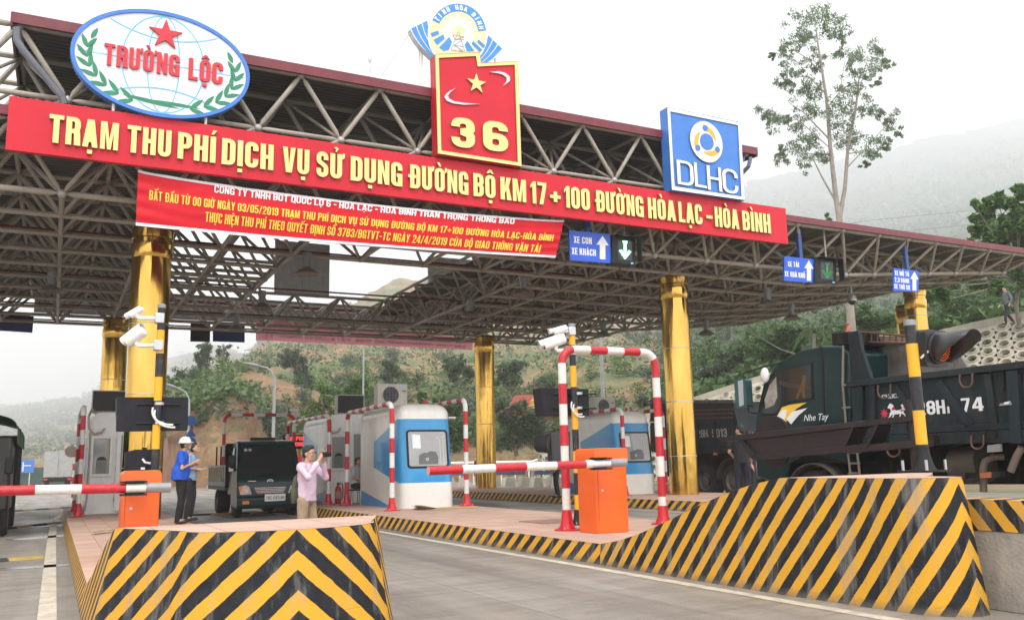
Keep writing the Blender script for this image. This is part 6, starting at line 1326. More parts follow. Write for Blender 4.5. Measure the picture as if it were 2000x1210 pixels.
for x_, s_ in ((X2 + .3, -1), (X2 + 2.0, 1)): wheel(t, x_, yw2, .55, .5, side=s_); wheel(t, x_, yw2 + 1.4, .55, .5, side=s_)
mb = MB(); artx(mb, [(1393, 883), (1400, 883), (1400, 888), (1393, 888)], X2 - .02, .02); mb.build('side_marker', M_AMBER, t)
mb = MB(); c_ = PX(1428, 935, X2); mb.grid(lambda u, v: Vector((X2 + .0 + .6 * v, c_.y - .7 * math.cos(PI * u), .6 + .68 * math.sin(PI * u))), 16, 2); mb.build('mudguard', MATS['mudguard_brown'], t).modifiers.new('s', 'SOLIDIFY').thickness = .03
# ---- steel boom with round disc in front of the truck
XB = 10.35
t = thing('steel_boom', 'dark maroon steel boom with a round disc in front of the black shirted men', 'barrier', (XB, 9.5, 0))
M_MAR = mat('maroon_steel', (.014, .009, .011), .5, var=.25, dirt=.35, dcol=(.07, .05, .045))
mb = MB(); artx(mb, [(1404, 855), (1440, 848), (1692, 820), (1695, 831), (1440, 860), (1406, 862)], XB, .35); mb.build('upper_beam', M_MAR, t, bevel=.006)
mb = MB(); artx(mb, [(1460, 888), (1690, 866), (1693, 880), (1470, 897)], XB, .35); mb.build('lower_beam', M_MAR, t, bevel=.006)
mb = MB(); artx(mb, [(1440, 860), (1665, 836), (1648, 870), (1470, 888)], XB + .04, .2); mb.build('trough_plate', M_MAR, t, smooth=0)
for a, b in (((1445, 856), (1472, 892)), ((1712, 830), (1690, 874)), ((1665, 834), (1648, 872))): mb = MB(); A, B_ = pz(*a, XB - .01), pz(*b, XB - .01); mb.prism([stroke([A, B_], .045)], (XB - .01, 0, 0), (0, -1, 0), (0, 0, 1), .3); mb.build('brace', M_MAR, t)
mb = MB(); artx(mb, [(1690, 820), (1790, 810), (1790, 820), (1692, 831)], XB, .35); artx(mb, [(1690, 868), (1790, 858), (1790, 872), (1692, 880)], XB, .35); mb.build('hinge_arm', M_MAR, t)
c_ = PX(1508, 862, XB + .5); mb = MB(); mb.cyl(c_, c_ + Vector((.05, 0, 0)), .44, n=44); mb.build('disc', M_MAR, t, smooth=30)
q = PX(1785, 830, XB + .17); mb = MB(); mb.cyl((q.x, q.y, 0), (q.x, q.y, q.z + .35), .09, n=16); mb.build('pivot_post', M_MAR, t)
# ---- truck at the left edge
t = thing('cargo_truck', 'dark truck with green tarpaulin cut off by the left picture edge', 'truck', (-1.9, 24, 0))
xe = PY(26, 950, 23.0).x; y0 = 21.8; y1 = 27.5
mb = MB(); mb.bx(xe - 2.2, xe - .03, y0, y0 + 1.9, .55, 2.1); mb.build('cab', mat('cab_dark', (.010, .009, .009), .4, dirt=.4), t, bevel=.06)
mb = MB(); mb.grid(lambda u, v: Vector((xe - 1.15 + 1.2 * math.cos(PI * (1 - u)) * 1.0, y0 + .1 + (y1 - y0) * v, 1.95 + .72 * math.sin(PI * u) ** .4 + .04 * noise.noise((u * 6, v * 9, 0)))), 20, 24); mb.build('tarpaulin', mat('green_tarp', (.008, .14, .03), .6, var=.4, bump=.4, bscale=8), t)
mb = MB(); mb.bx(xe - 2.2, xe, y0 + 2.0, y1, .9, 2.2); mb.build('load_box', M_CHASSIS, t, bevel=.01); mb = MB(); mb.bx(xe - 1.8, xe - .35, y0, y1, .45, .75); mb.build('chassis', M_CHASSIS, t)
for yy in (y0 + .9, y1 - 1.2):
    for x_, s_ in ((xe - .2, 1), (xe - 2.0, -1)): wheel(t, x_, yy, .5, .3, side=s_)
mb = MB(); m_ = PY(18, 908, y0); mb.box(m_, (.16, .08, .36)); mb.build('mirror', M_BLACK, t, bevel=.03); mb = MB(); mb.tube([m_ + Vector((-.05, 0, .15)), m_ + Vector((-.12, .1, .4)), m_ + Vector((-.3, .3, .45))], .014, 6); mb.tube([m_ + Vector((0, 0, -.15)), m_ + Vector((.0, .05, -.9))], .03, 6); mb.build('mirror_arm', M_BLACK, t)
mb = MB(); mb.bx(xe - .02, xe + .05, y0 + 1.95, y0 + 2.05, 1.45, 2.35); mb.build('side_post', M_BLACK, t)
# ---- distant vehicles
p = PZ(398, 922, 0); t = thing('parked_car', 'blue car parked far off beside the yellow topped barrier', 'car', p)
ML = mat('car_blue', (.03, .12, .45), .25, coat=.6)
mb = MB(); n_ = [(-2.1, .3), (2.0, .3), (2.1, .7), (1.3, .85), (.7, 1.35), (-.8, 1.4), (-1.6, .95), (-2.1, .85)]; mb.prism([n_], p + Vector((0, -.8, 0)), (1, 0, 0), (0, 0, 1), 1.6); mb.build('body', ML, t, bevel=.08)
mb = MB(); mb.prism([[(-1.25, .93), (-.72, 1.3), (-.1, 1.3), (-.1, .93)], ], p + Vector((0, -.815, 0)), (1, 0, 0), (0, 0, 1), .01); mb.prism([[(0, .93), (0, 1.3), (.62, 1.27), (1.05, .92)]], p + Vector((0, -.815, 0)), (1, 0, 0), (0, 0, 1), .01); mb.build('side_windows', M_GLASS, t, smooth=0)
for s_ in (-1.3, 1.3):
    for yy in (-.72, .72): mb = MB(); mb.lathe(p + Vector((s_, yy, .32)), [(.1, -.1), (.32, -.1), (.32, .1), (.1, .1)], 20, axis=(0, 1, 0)); mb.build('wheel', M_TYRE, t)
p = PZ(115, 920, 0); p = Vector((-.6, 95, 0)); p.x = PY(114, 905, 95).x; t = thing('box_truck', 'pale box truck seen from behind on the far left road', 'truck', p)
mb = MB(); mb.bx(p.x - 1.2, p.x + 1.2, 95, 101, 1.0, 3.4); mb.build('cargo_box', mat('box_grey', (.38, .38, .37), .6, dirt=.3), t, bevel=.03); mb = MB(); mb.bx(p.x - .01, p.x + .01, 94.98, 94.999, 1.1, 3.3); mb.build('door_seam', M_BLACK, t)
mb = MB(); mb.bx(p.x - 1.2, p.x + 1.2, 94.9, 95.3, .6, .95); mb.build('bumper', M_CHASSIS, t)
for s_ in (-1, 1):
    mb = MB(); mb.bx(p.x + s_ * 1.0 - .15, p.x + s_ * 1.0 + .15, 94.86, 94.9, .7, .9); mb.build('tail_light', M_TAILR, t); mb = MB(); mb.lathe((p.x + s_ * .85, 96, .48), [(.1, -.25), (.48, -.25), (.48, .25), (.1, .25)], 20, axis=(1, 0, 0)); mb.build('wheel', M_TYRE, t)
# ================================================================== people
M_SKIN = mat('skin', (.50, .29, .19), .55, var=.06); M_HAIR = mat('hair', (.012, .010, .010), .6)
def loft(mb, secs, n=16):
    vs = []
    for (c, rx, ry) in secs: vs += [Vector(c) + Vector((rx * math.cos(2 * PI * i / n), ry * math.sin(2 * PI * i / n), 0)) for i in range(n)]
    fs = []
    for k in range(len(secs) - 1):
        a = k * n; fs += [(a + i, a + (i + 1) % n, a + n + (i + 1) % n, a + n + i) for i in range(n)]
    fs += [tuple(range(n))[::-1], tuple(range((len(secs) - 1) * n, len(secs) * n))]; mb.add(vs, fs)
def limb(mb, pts, rs, n=10):
    mb.tube(pts, rs, n)
    for p, r in zip(pts, rs): mb.sph(p, r * .99, 10, 7)
def person(label, loc, rotz, H=1.72, shirt=(.1, .1, .1), pants=(.015, .015, .018), sleeve=.6, pose=None, head=(0, 0), vox=.012, shoe=(.03, .012, .01), hair=True, fat=1.0, tuck=False, cat='person'):
    t = thing('person', label, cat, loc, rotz); k = H / 1.72; t.scale = (k, k, k)
    J = dict(hip=(0, 0, .92), sL=(-.19, 0, 1.41), sR=(.19, 0, 1.41), eL=(-.25, -.03, 1.13), eR=(.25, -.03, 1.13), wL=(-.24, .07, .89), wR=(.24, .07, .89), kL=(-.105, .03, .49), kR=(.105, .03, .49), aL=(-.11, -.02, .085), aR=(.11, -.02, .085), hL=(-.09, 0, .9), hR=(.09, 0, .9), neck=(0, .0, 1.46), head=(0, .03, 1.60), fL=None, fR=None, lean=0)
    J.update(pose or {}); V = {a: (Vector(b) if isinstance(b, tuple) else b) for a, b in J.items()}
    ln = J['lean']; hip, nk = V['hip'], V['neck']; T_ = lambda f: hip + (nk - hip) * f
    def finish(mb, name, m, par=None, vx=vox):
        o = mb.build(name, m, par or t, smooth=180, world=False); r = o.modifiers.new('remesh', 'REMESH'); r.mode = 'VOXEL'; r.voxel_size = vx; r.use_smooth_shade = True
        s_ = o.modifiers.new('smooth', 'SMOOTH'); s_.iterations = 3; s_.factor = .5
        if name in ('shirt', 'trousers'):
            tx = bpy.data.textures.get('folds') or bpy.data.textures.new('folds', 'CLOUDS'); tx.noise_scale = .13; dm = o.modifiers.new('folds', 'DISPLACE'); dm.texture = tx; dm.strength = .028; dm.mid_level = .5; dm.texture_coords = 'LOCAL'
        return o
    Hc = V['head']; R_ = Matrix.Rotation(head[0], 3, 'Z') @ Matrix.Rotation(-head[1], 3, 'X')
    hp = lambda x, y, z: Hc + R_ @ Vector((x, y, z))
    # body: one continuous surface
    mb = MB(); k0 = 0
    loft(mb, [(T_(-.05), .13, .09), (T_(.1), .15, .10), (T_(.45), .135, .09), (T_(.75), .165, .10), (T_(.93), .15, .075), (T_(1.0), .06, .055)])
    limb(mb, [nk + Vector((0, -.005, -.04)), nk + Vector((0, .01, .04)), Hc + Vector((0, -.015, -.05))], [.062, .054, .05])
    def ell_(c, r):
        a = len(mb.v); mb.sph((0, 0, 0), r, 14, 10)
        for i in range(a, len(mb.v)): mb.v[i] = Hc + R_ @ (mb.v[i] + Vector(c))
    ell_((0, -.005, .03), (.074, .095, .095)); ell_((0, .025, -.04), (.058, .068, .075)); ell_((0, .045, -.085), (.036, .04, .034)); ell_((0, .098, -.018), (.014, .022, .024)); ell_((0, .09, -.058), (.026, .014, .01))
    for s_ in (-1, 1): ell_((s_ * .075, -.005, -.01), (.012, .022, .032)); ell_((s_ * .034, .075, -.02), (.03, .03, .024))
    for s_, q in ((-1, 'L'), (1, 'R')):
        limb(mb, [V['s' + q], V['e' + q], V['w' + q]], [.052, .041, .029])
        d = (V['w' + q] - V['e' + q]).normalized(); fd = V['f' + q].normalized() if V['f' + q] else d
        x_, y_, _ = basis(d); pc = V['w' + q] + d * .05; sd2 = d.cross(Vector((0, 0, 1)) if abs(d.z) < .9 else Vector((0, 1, 0))).normalized()
        limb(mb, [V['w' + q], pc, pc + d * .035], [.028, .036, .034])
        for i, (off, L) in enumerate(((-.028, .065), (-.010, .078), (.009, .074), (.027, .058))):
            b = pc + d * .05 + sd2 * off; m_ = b + (d * .7 + fd * .3).normalized() * L * .5; mb.tube([b - d * .02, b, m_, m_ + (fd * .8 + d * .2).normalized() * L * .5], [.0105, .0105, .0098, .0085], 7)
        b = pc + sd2 * -.03; mb.tube([b - d * .02, b + sd2 * -.02 + d * .02, b + sd2 * -.025 + d * .05], [.013, .011, .009], 7)
        limb(mb, [V['h' + q], V['k' + q], V['a' + q]], [.075, .055, .04])
        limb(mb, [V['a' + q], V['a' + q] + Vector((0, .12, -.04))], [.04, .032])
    body = finish(mb, 'body', M_SKIN)
    # shirt
    f = fat; mb = MB(); bot = -.06 if not tuck else .1
    loft(mb, [(T_(bot), .172 * f, .125 * f), (T_(.14), .172 * f, .132 * f), (T_(.35), .168 * f, .132 * f), (T_(.6), .182, .130), (T_(.8), .192, .122), (T_(.92), .175, .10), (T_(.98), .10, .075), (T_(1.02), .068, .064)])
    for q in 'LR':
        s_, e_, w_ = V['s' + q], V['e' + q], V['w' + q]
        P_ = [s_ + (T_(.9) - s_) * .3, s_]; Rr = [.08, .075]
        if sleeve <= 1: P_ += [s_ + (e_ - s_) * sleeve]; Rr += [.064]
        else: P_ += [e_, e_ + (w_ - e_) * (sleeve - 1)]; Rr += [.056, .046]
        limb(mb, P_, Rr)
    finish(mb, 'shirt', mat('cloth_%d_%d_%d' % tuple(int(c * 255) for c in shirt), shirt, .8, var=.14, scale=5, bump=.35, bscale=9))
    mb = MB(); loft(mb, [(T_(-.13), .11, .09), (T_(-.04), .165 * f, .118 * f), (T_(.05), .162 * f, .118 * f), (T_(.13), .155 * f, .115 * f)])
    for q in 'LR': limb(mb, [V['h' + q] + Vector((0, 0, .01)), (V['h' + q] + V['k' + q]) / 2, V['k' + q], (V['k' + q] + V['a' + q]) / 2, V['a' + q] + Vector((0, 0, .0))], [.098, .086, .07, .064, .06])
    finish(mb, 'trousers', mat('trousers_%d_%d_%d' % tuple(int(c * 255) for c in pants), pants, .85, var=.2, scale=6, bump=.35, bscale=10))
    for q in 'LR':
        a = V['a' + q]; mb = MB(); mb.sph(a + Vector((0, .07, -.045)), (.05, .13, .042), 12, 8); mb.sph(a + Vector((0, -.01, -.03)), (.045, .06, .055), 12, 8); finish(mb, 'shoe', mat('shoe_%d' % int(shoe[0] * 255), shoe, .4), vx=.012)
    if hair:
        mb = MB(); a = len(mb.v)
        mb.sph((0, -.018, .052), (.083, .096, .09), 16, 10); mb.sph((0, -.05, .0), (.076, .065, .075), 12, 8); mb.sph((0, .035, .098), (.06, .06, .04), 12, 8)
        for i in range(len(mb.v)): mb.v[i] = Hc + R_ @ mb.v[i]
        finish(mb, 'hair', M_HAIR, vx=.011)
    mb = MB()
    for s_ in (-1, 1): mb.sph(hp(s_ * .034, .089, .0), .010, 8, 6); mb.box(hp(s_ * .034, .095, .026), (.03, .012, .006))
    mb.build('eyes', M_HAIR, t, world=False)
    t['hp'] = 0; del t['hp']
    return t, hp, V
T90 = -PI / 2
p = PZ(350, 1022, .245)
t, hp, V = person('man in bright blue polo shirt and white helmet standing on the near island', p, T90 - .25, 1.70, (.012, .09, .52), (.008, .008, .01), .62, dict(eL=(-.28, .02, 1.12), eR=(.28, .05, 1.12), wL=(-.06, .25, 1.19), wR=(.08, .27, 1.24), fL=Vector((1, .2, 0)), fR=Vector((-1, .2, 0)), hip=(0, -.02, .92), neck=(0, .03, 1.46), head=(0, .07, 1.60)), (0, -.25), .010, fat=1.38, hair=True)
mb = MB(); hc = hp(0, -.005, .055); mb.lathe(hc, [(.125, 0), (.122, .02), (.112, .06), (.085, .1), (.04, .12), (.001, .124)], 24); 
mb.lathe(hc, [(.124, -.002), (.15, -.012), (.148, -.018), (.12, -.006)], 24); mb.sph(hc + Vector((0, .1, .0)), (.08, .08, .012), 12, 6); mb.build('helmet', M_WHITE, t, world=False, smooth=50)
mb = MB(); mb.tube([hp(-.078, .0, .03), hp(-.07, .03, -.08), hp(0, .05, -.13), hp(.07, .03, -.08), hp(.078, .0, .03)], .006, 6); mb.build('chin_strap', mat('strap_green', (.02, .2, .12), .6), t, world=False)
p = PZ(362, 1019, .245) + Vector((.12, .4, 0))
t, hp, V = person('man in pale blue shirt looking down at a phone behind the blue shirted man', p, T90 - .5, 1.64, (.28, .38, .55), (.02, .02, .024), .6, dict(eL=(-.25, .05, 1.14), eR=(.25, .05, 1.14), wL=(-.06, .15, 1.12), wR=(.05, .17, 1.14), head=(0, .08, 1.59), fL=Vector((0, 1, .2)), fR=Vector((0, 1, .2))), (0, -.45), .012)
pw = t.matrix_basis @ Vector((0, .28, 1.14)); ph = thing('phone', 'white phone held by the man in the pale blue shirt', 'phone', pw, T90 - .5); mb = MB(); mb.box((0, 0, 0), (.075, .15, .01), rx=.3); mb.build('case', M_WHITE2, ph, world=False, bevel=.004); mb = MB(); mb.box((0, .0, .0065), (.065, .13, .001), rx=.3); mb.build('screen', M_GLASS, ph, world=False)
p = PD(600, 900, 13.0); p.z = 0
t, hp, V = person('man in pink shirt and khaki trousers taking a photograph in the lane', p, T90 - .8, 1.60, (.62, .47, .58), (.33, .235, .155), 1.72, dict(eL=(-.24, .20, 1.25), eR=(.27, .19, 1.26), wL=(-.07, .24, 1.53), wR=(.09, .27, 1.52), fL=Vector((.6, .6, .3)), fR=Vector((-.6, .6, .3)), kL=(-.11, .06, .49), kR=(.12, .0, .49), head=(0, .03, 1.615), hip=(0, .01, .92)), (0, -.05), .0095, shoe=(.05, .04, .03))
mb = MB()
for s_ in (-1, 1): mb.prism([ell(0, 0, .026, .019, 14), ell(0, 0, .0225, .0155, 14)], hp(s_ * .034, .108, .0), (1, 0, 0), (0, 0, 1), .004); mb.tube([hp(s_ * .06, .104, .004), hp(s_ * .08, .0, .006)], .0025, 5)
mb.build('glasses', M_BLACK, t, world=False)
c_ = t.matrix_basis @ (Vector((0, .33, 1.60)))
cm = thing('photo_camera', 'small black camera held up by the man in the pink shirt', 'camera', c_, T90 - .8); mb = MB(); mb.box((0, 0, 0), (.12, .05, .075)); mb.build('body', M_BLACK, cm, world=False, bevel=.008); mb = MB(); mb.cyl((0, .02, 0), (0, .08, 0), .03, n=16); mb.build('lens', M_BLACK, cm, world=False)
bp = t.matrix_basis @ Vector((0, -.15, 1.03)); M_OL = mat('olive_canvas', (.075, .085, .05), .8, var=.3, scale=9, bump=.4)
bk = thing('backpack', 'dark olive backpack on the back of the man in the pink shirt', 'backpack', bp, T90 - .8)
bk.scale = (.8, .58, .8); mb = MB(); loft(mb, [(Vector((0, -.04, -.20)), .13, .09), (Vector((0, -.05, -.1)), .15, .115), (Vector((0, -.04, .12)), .14, .105), (Vector((0, -.02, .27)), .10, .07), (Vector((0, -.01, .31)), .05, .03)], 18); o = mb.build('pack', M_OL, bk, world=False, smooth=60)
mb = MB(); loft(mb, [(Vector((0, -.15, -.17)), .09, .035), (Vector((0, -.17, -.05)), .10, .04), (Vector((0, -.15, .06)), .08, .03)], 14); mb.build('front_pocket', mat('dark_canvas', (.018, .018, .016), .7), bk, world=False, smooth=60)
for s_ in (-1, 1): mb = MB(); mb.tube([Vector((s_ * .09, .03, .27)), Vector((s_ * .13, .15, .42)), Vector((s_ * .15, .30, .40)), Vector((s_ * .16, .34, .2)), Vector((s_ * .17, .28, -.02)), Vector((s_ * .13, .05, -.15))], .02, 8); mb.build('strap', M_OL, bk, world=False)
p = PY(694, 955, 25.15); p.z = .25
person('seated man in pale shirt between the two white booths', p, T90 - .9, 1.70, (.50, .52, .58), (.02, .02, .025), .6, dict(hip=(0, 0, .52), hL=(-.09, 0, .52), hR=(.09, 0, .52), kL=(-.12, .42, .52), kR=(.12, .42, .52), aL=(-.12, .40, .085), aR=(.12, .40, .085), neck=(0, .05, 1.06), sL=(-.19, .04, 1.01), sR=(.19, .04, 1.01), eL=(-.24, .10, .76), eR=(.24, .10, .76), wL=(-.1, .34, .68), wR=(.1, .34, .68), head=(0, .10, 1.20)), (0, -.35), .013)
st = thing('stool', 'plain dark stool under the seated man', 'stool', p); mb = MB(); mb.cyl(p + Vector((0, 0, .38)), p + Vector((0, 0, .42)), .17, n=20); mb.build('seat', M_BLACK, st)
for k in range(4): a = PI / 4 + k * PI / 2; mb = MB(); mb.cyl(p + Vector((.16 * math.cos(a), .16 * math.sin(a), 0)), p + Vector((.12 * math.cos(a), .12 * math.sin(a), .38)), .015, n=8); mb.build('leg', M_GREY, st)
p = Vector((PY(1449, 900, 16.2).x, 16.2, .25))
person('man in black T-shirt and dark jeans seen from behind beside the trucks', p, -.75, 1.80, (.010, .010, .012), (.012, .016, .028), .6, dict(eL=(-.26, .02, 1.13), wL=(-.16, .2, 1.0), wR=(.2, .15, .95)), (.9, 0), .014)
p = Vector((PY(1466, 900, 16.9).x, 16.9, .25))
person('man with short hair facing the man in the black T-shirt', p, PI + .6, 1.70, (.012, .012, .014), (.012, .014, .02), .6, None, (.2, -.1), .014)
p = PD(1657, 655, 45); p.z -= 1.1
person('worker in orange vest and red cap on the slope above the truck', p, PI + .5, 1.70, (.50, .10, .04), (.05, .05, .06), .6, None, (0, 0), .02, hair=False)
cp = p + Vector((0, 0, 1.66)); mb = MB(); mb.sph(cp, (.10, .12, .08), 12, 8); ob = mb.build('cap', mat('cap_red', (.35, .02, .05), .7), None); pe = bpy.data.objects['eyes'] ; 
par = [o for o in bpy.data.objects if o.get('label', '').startswith('worker in orange')][0]; ob.parent = par; ob.matrix_parent_inverse = par.matrix_basis.inverted()
p = PD(1972, 634, 40)
person('man in grey jacket walking along the top of the concrete slope', p, PI / 2 - .5, 1.76, (.11, .115, .13), (.012, .012, .016), 1.8, dict(kL=(-.1, .16, .5), aL=(-.1, .22, .1), kR=(.1, -.02, .49), aR=(.1, -.25, .12), eL=(-.25, -.08, 1.13), wL=(-.24, .02, .9), eR=(.25, .04, 1.12), wR=(.24, .2, .92), lean=0), (0, 0), .018)
SLOPE_MAN = p.copy()
p = Vector((PY(937, 950, 38.5).x, 38.5, 0))
person('person in red polo shirt seen from behind past the distant gold column', p, -.3, 1.68, (.42, .012, .03), (.02, .02, .03), .6, dict(wR=(.05, .16, 1.45), eR=(.22, .12, 1.2)), (0, 0), .02)
p = Vector((PY(1088, 955, 23.6).x, 23.6, .25))
person('person in dark clothes mostly hidden behind the black signal lamp', p, 1.2, 1.68, (.015, .03, .02), (.010, .014, .012), 1.7, None, (0, 0), .02)
# ================================================================== hills, slope, trees
CT = {-320: [(160, 915), (220, 900), (300, 880), (400, 862), (500, 845), (600, 828), (700, 815)],
 0: [(160, 908), (220, 893), (300, 862), (400, 838), (500, 815), (600, 803), (700, 797)],
 150: [(150, 905), (200, 890), (260, 868), (350, 833), (430, 808), (540, 790), (680, 780)],
 270: [(112, 906), (130, 872), (160, 852), (210, 845), (320, 800), (450, 762), (680, 730)],
 325: [(78, 903), (88, 850), (105, 800), (125, 775), (160, 775), (330, 760), (680, 700)],
 368: [(68, 901), (71, 810), (84, 776), (108, 750), (128, 742), (180, 765), (600, 690)],
 420: [(67, 900), (70, 785), (80, 766), (105, 742), (130, 729), (175, 735), (560, 672)],
 475: [(68, 899), (72, 785), (78, 768), (100, 742), (132, 712), (165, 716), (450, 690)],
 500: [(71, 899), (77, 830), (84, 790), (104, 745), (135, 706), (168, 700), (400, 680)],
 540: [(72, 898), (82, 835), (95, 780), (128, 722), (160, 690), (172, 672), (260, 650)],
 650: [(70, 897), (84, 848), (108, 785), (138, 725), (168, 690), (180, 650), (230, 600)],
 800: [(68, 895), (80, 850), (96, 800), (120, 742), (160, 690), (186, 635), (240, 545)],
 950: [(68, 893), (80, 852), (98, 790), (120, 742), (160, 690), (220, 630), (300, 565)],
 1050: [(74, 886), (82, 855), (95, 805), (112, 755), (150, 697), (210, 640), (300, 560)],
 1200: [(67, 838), (84, 802), (108, 742), (150, 690), (210, 628), (290, 560), (400, 500)],
 1359: [(60, 786), (80, 752), (110, 715), (170, 650), (250, 580), (400, 480), (620, 405)],
 1500: [(56, 740), (75, 716), (110, 682), (180, 612), (300, 520), (480, 420), (700, 345)],
 1700: [(52, 694), (70, 668), (110, 640), (200, 560), (330, 470), (500, 380), (700, 300)],
 1850: [(49, 657), (65, 632), (100, 604), (200, 520), (330, 430), (500, 345), (700, 262)],
 2000: [(46, 624), (60, 604), (100, 566), (200, 480), (330, 395), (500, 310), (700, 232)],
 2500: [(42, 600), (60, 560), (100, 520), (200, 420), (330, 340), (500, 250), (700, 170)]}
KEYS = sorted(CT)
for k_ in CT: CT[k_] = [(d if d < 150 else 150 + (d - 150) * 5.0, y) for d, y in CT[k_]]      # the far ranges stand well back in the mist
def ctl(px, s):                                   # s in 0..6 -> depth, row
    px = max(KEYS[0], min(KEYS[-1], px))
    for a, b in zip(KEYS, KEYS[1:]):
        if px <= b: break
    f = (px - a) / (b - a); f = f * f * (3 - 2 * f) * .5 + f * .5; i = min(5, int(s)); g_ = s - i; r_ = []
    for k in (0, 1):
        pa = CT[a][i][k] * (1 - g_) + CT[a][i + 1][k] * g_; pb = CT[b][i][k] * (1 - g_) + CT[b][i + 1][k] * g_; r_.append(pa * (1 - f) + pb * f)
    return r_
def fbm(p, o=4): return sum(noise.noise(Vector(p) * 2 ** k) / 2 ** k for k in range(o))
def hill(px, s):
    d, y = ctl(px, s); p = PD(px, y, d); k = min(1, s * 1.2)
    p.z += k * fbm((p.x * .06, p.y * .06, 3)) * (.35 + min(d, 400) * .011); q = k * .02 * d * noise.noise((p.x * .09, p.z * .2, p.y * .09))
    if s < 2.2 and 340 < px < 620: e_ = (fbm((p.x * .35, p.z * .5, p.y * .35), 5)) * 1.1 * min(1, s * 1.5) * (1 if px < 500 else .5); p.x += fw.x * e_ * 1.5; p.y += fw.y * e_ * 1.5; p.z += e_ * .3
    p.x += q; return p
mb = MB(); NXh, NYh = 400, 66
def hv(u, v):
    px = -320 + 2560 * u
    if v == 0: p = hill(px, 0); p.z = -2; return p
    return hill(px, 6 * (v - 1 / NYh) / (1 - 1 / NYh))
mb.grid(hv, NXh, NYh)
g = G('hillside', .95); ge = g.n('ShaderNodeNewGeometry'); nz_ = g.sep(ge.outputs['True Normal'])[2]; o_ = g.tc.outputs['Object']
st = g.ramp(g.math('ADD', nz_, g.math('MULTIPLY_ADD', g.noise(.25, 6), .5, -.25)), (.50, 1), (.72, 0))
green = g.mix(g.ramp(g.noise(.5, 9, rough=.7), (.35, 0), (.65, 1)), (.12, .16, .055), (.26, .29, .125))
soil = g.mix(g.ramp(g.noise(.35, 9, rough=.7), (.35, 0), (.65, 1)), (.36, .165, .085), (.52, .32, .18))
rock = g.mix(g.ramp(g.noise(.9, 9, rough=.75, sc=(1, 1, .45)), (.4, 0), (.62, 1)), (.62, .43, .23), (.36, .21, .11))
pat = g.ramp(g.noise(.07, 6, rough=.6), (.47, 0), (.56, .85))
xy = g.sep(o_); rgt = g.ramp(g.math('SUBTRACT', xy[0], g.math('MULTIPLY', xy[1], .74)), (0, 1), (.5, .06)); c = g.mix(g.math('MULTIPLY', pat, rgt), g.mix(rgt, (.045, .075, .03), green), soil)
near_cliff = g.ramp(g.math('ADD', xy[0], g.math('MULTIPLY', g.noise(.15, 4), 14)), (0, 0), (1, 1))
c = g.mix(st, c, g.mix(g.ramp(g.noise(.05, 3), (.45, 0), (.55, 1)), soil, rock)); g.col(c); g.bump(g.noise(1.3, 10, rough=.75), 1, .9)
o = mb.build('hills', g.m, smooth=180); o['kind'] = 'structure'
def onhill(px, y):                                # surface point that shows at a photo point
    best = None
    for i in range(0, 241):
        s = 6 * i / 240; p = hill(px, s); d = (p - C0).dot(fw); yy = 605 - 1729.16 * (p - C0).dot(up) / d
        if best is None or abs(yy - y) < best[0]: best = (abs(yy - y), p, d)
        if yy < y - 3: break
    return best[1], best[2]
# ---- concrete slope with round planted cells
t = thing('slope_protection', 'pale concrete slope with rows of round planted holes on the right', 'slope', (30, 40, 0))
TOPL = [(2120, 596, 43), (2000, 620, 45), (1860, 650, 48), (1660, 700, 52), (1480, 744, 56), (1359, 783, 60), (1200, 838, 66), (1085, 878, 72), (1010, 898, 77)]
TP = [PD(*q) for q in TOPL]; BP = []
for p in TP:
    hd = Vector((p.x, p.y, 0)).normalized(); q = p - hd * (p.z * 1.25) * 1; BP.append(Vector((q.x, q.y, -.02)))
def along(L, s):
    tot = [0]
    for a, b in zip(TP, TP[1:]): tot.append(tot[-1] + (b - a).length)
    x = s * tot[-1]
    for i in range(len(TP) - 1):
        if x <= tot[i + 1]: f = (x - tot[i]) / (tot[i + 1] - tot[i]); return L[i].lerp(L[i + 1], f)
    return L[-1].copy()
TOT = sum((b - a).length for a, b in zip(TP, TP[1:]))
conc, soilm = MB(), MB(); ncol = int(TOT / .86)
def sl(u, v): a, b = along(BP, u), along(TP, u); return a.lerp(b, v)
holes = []
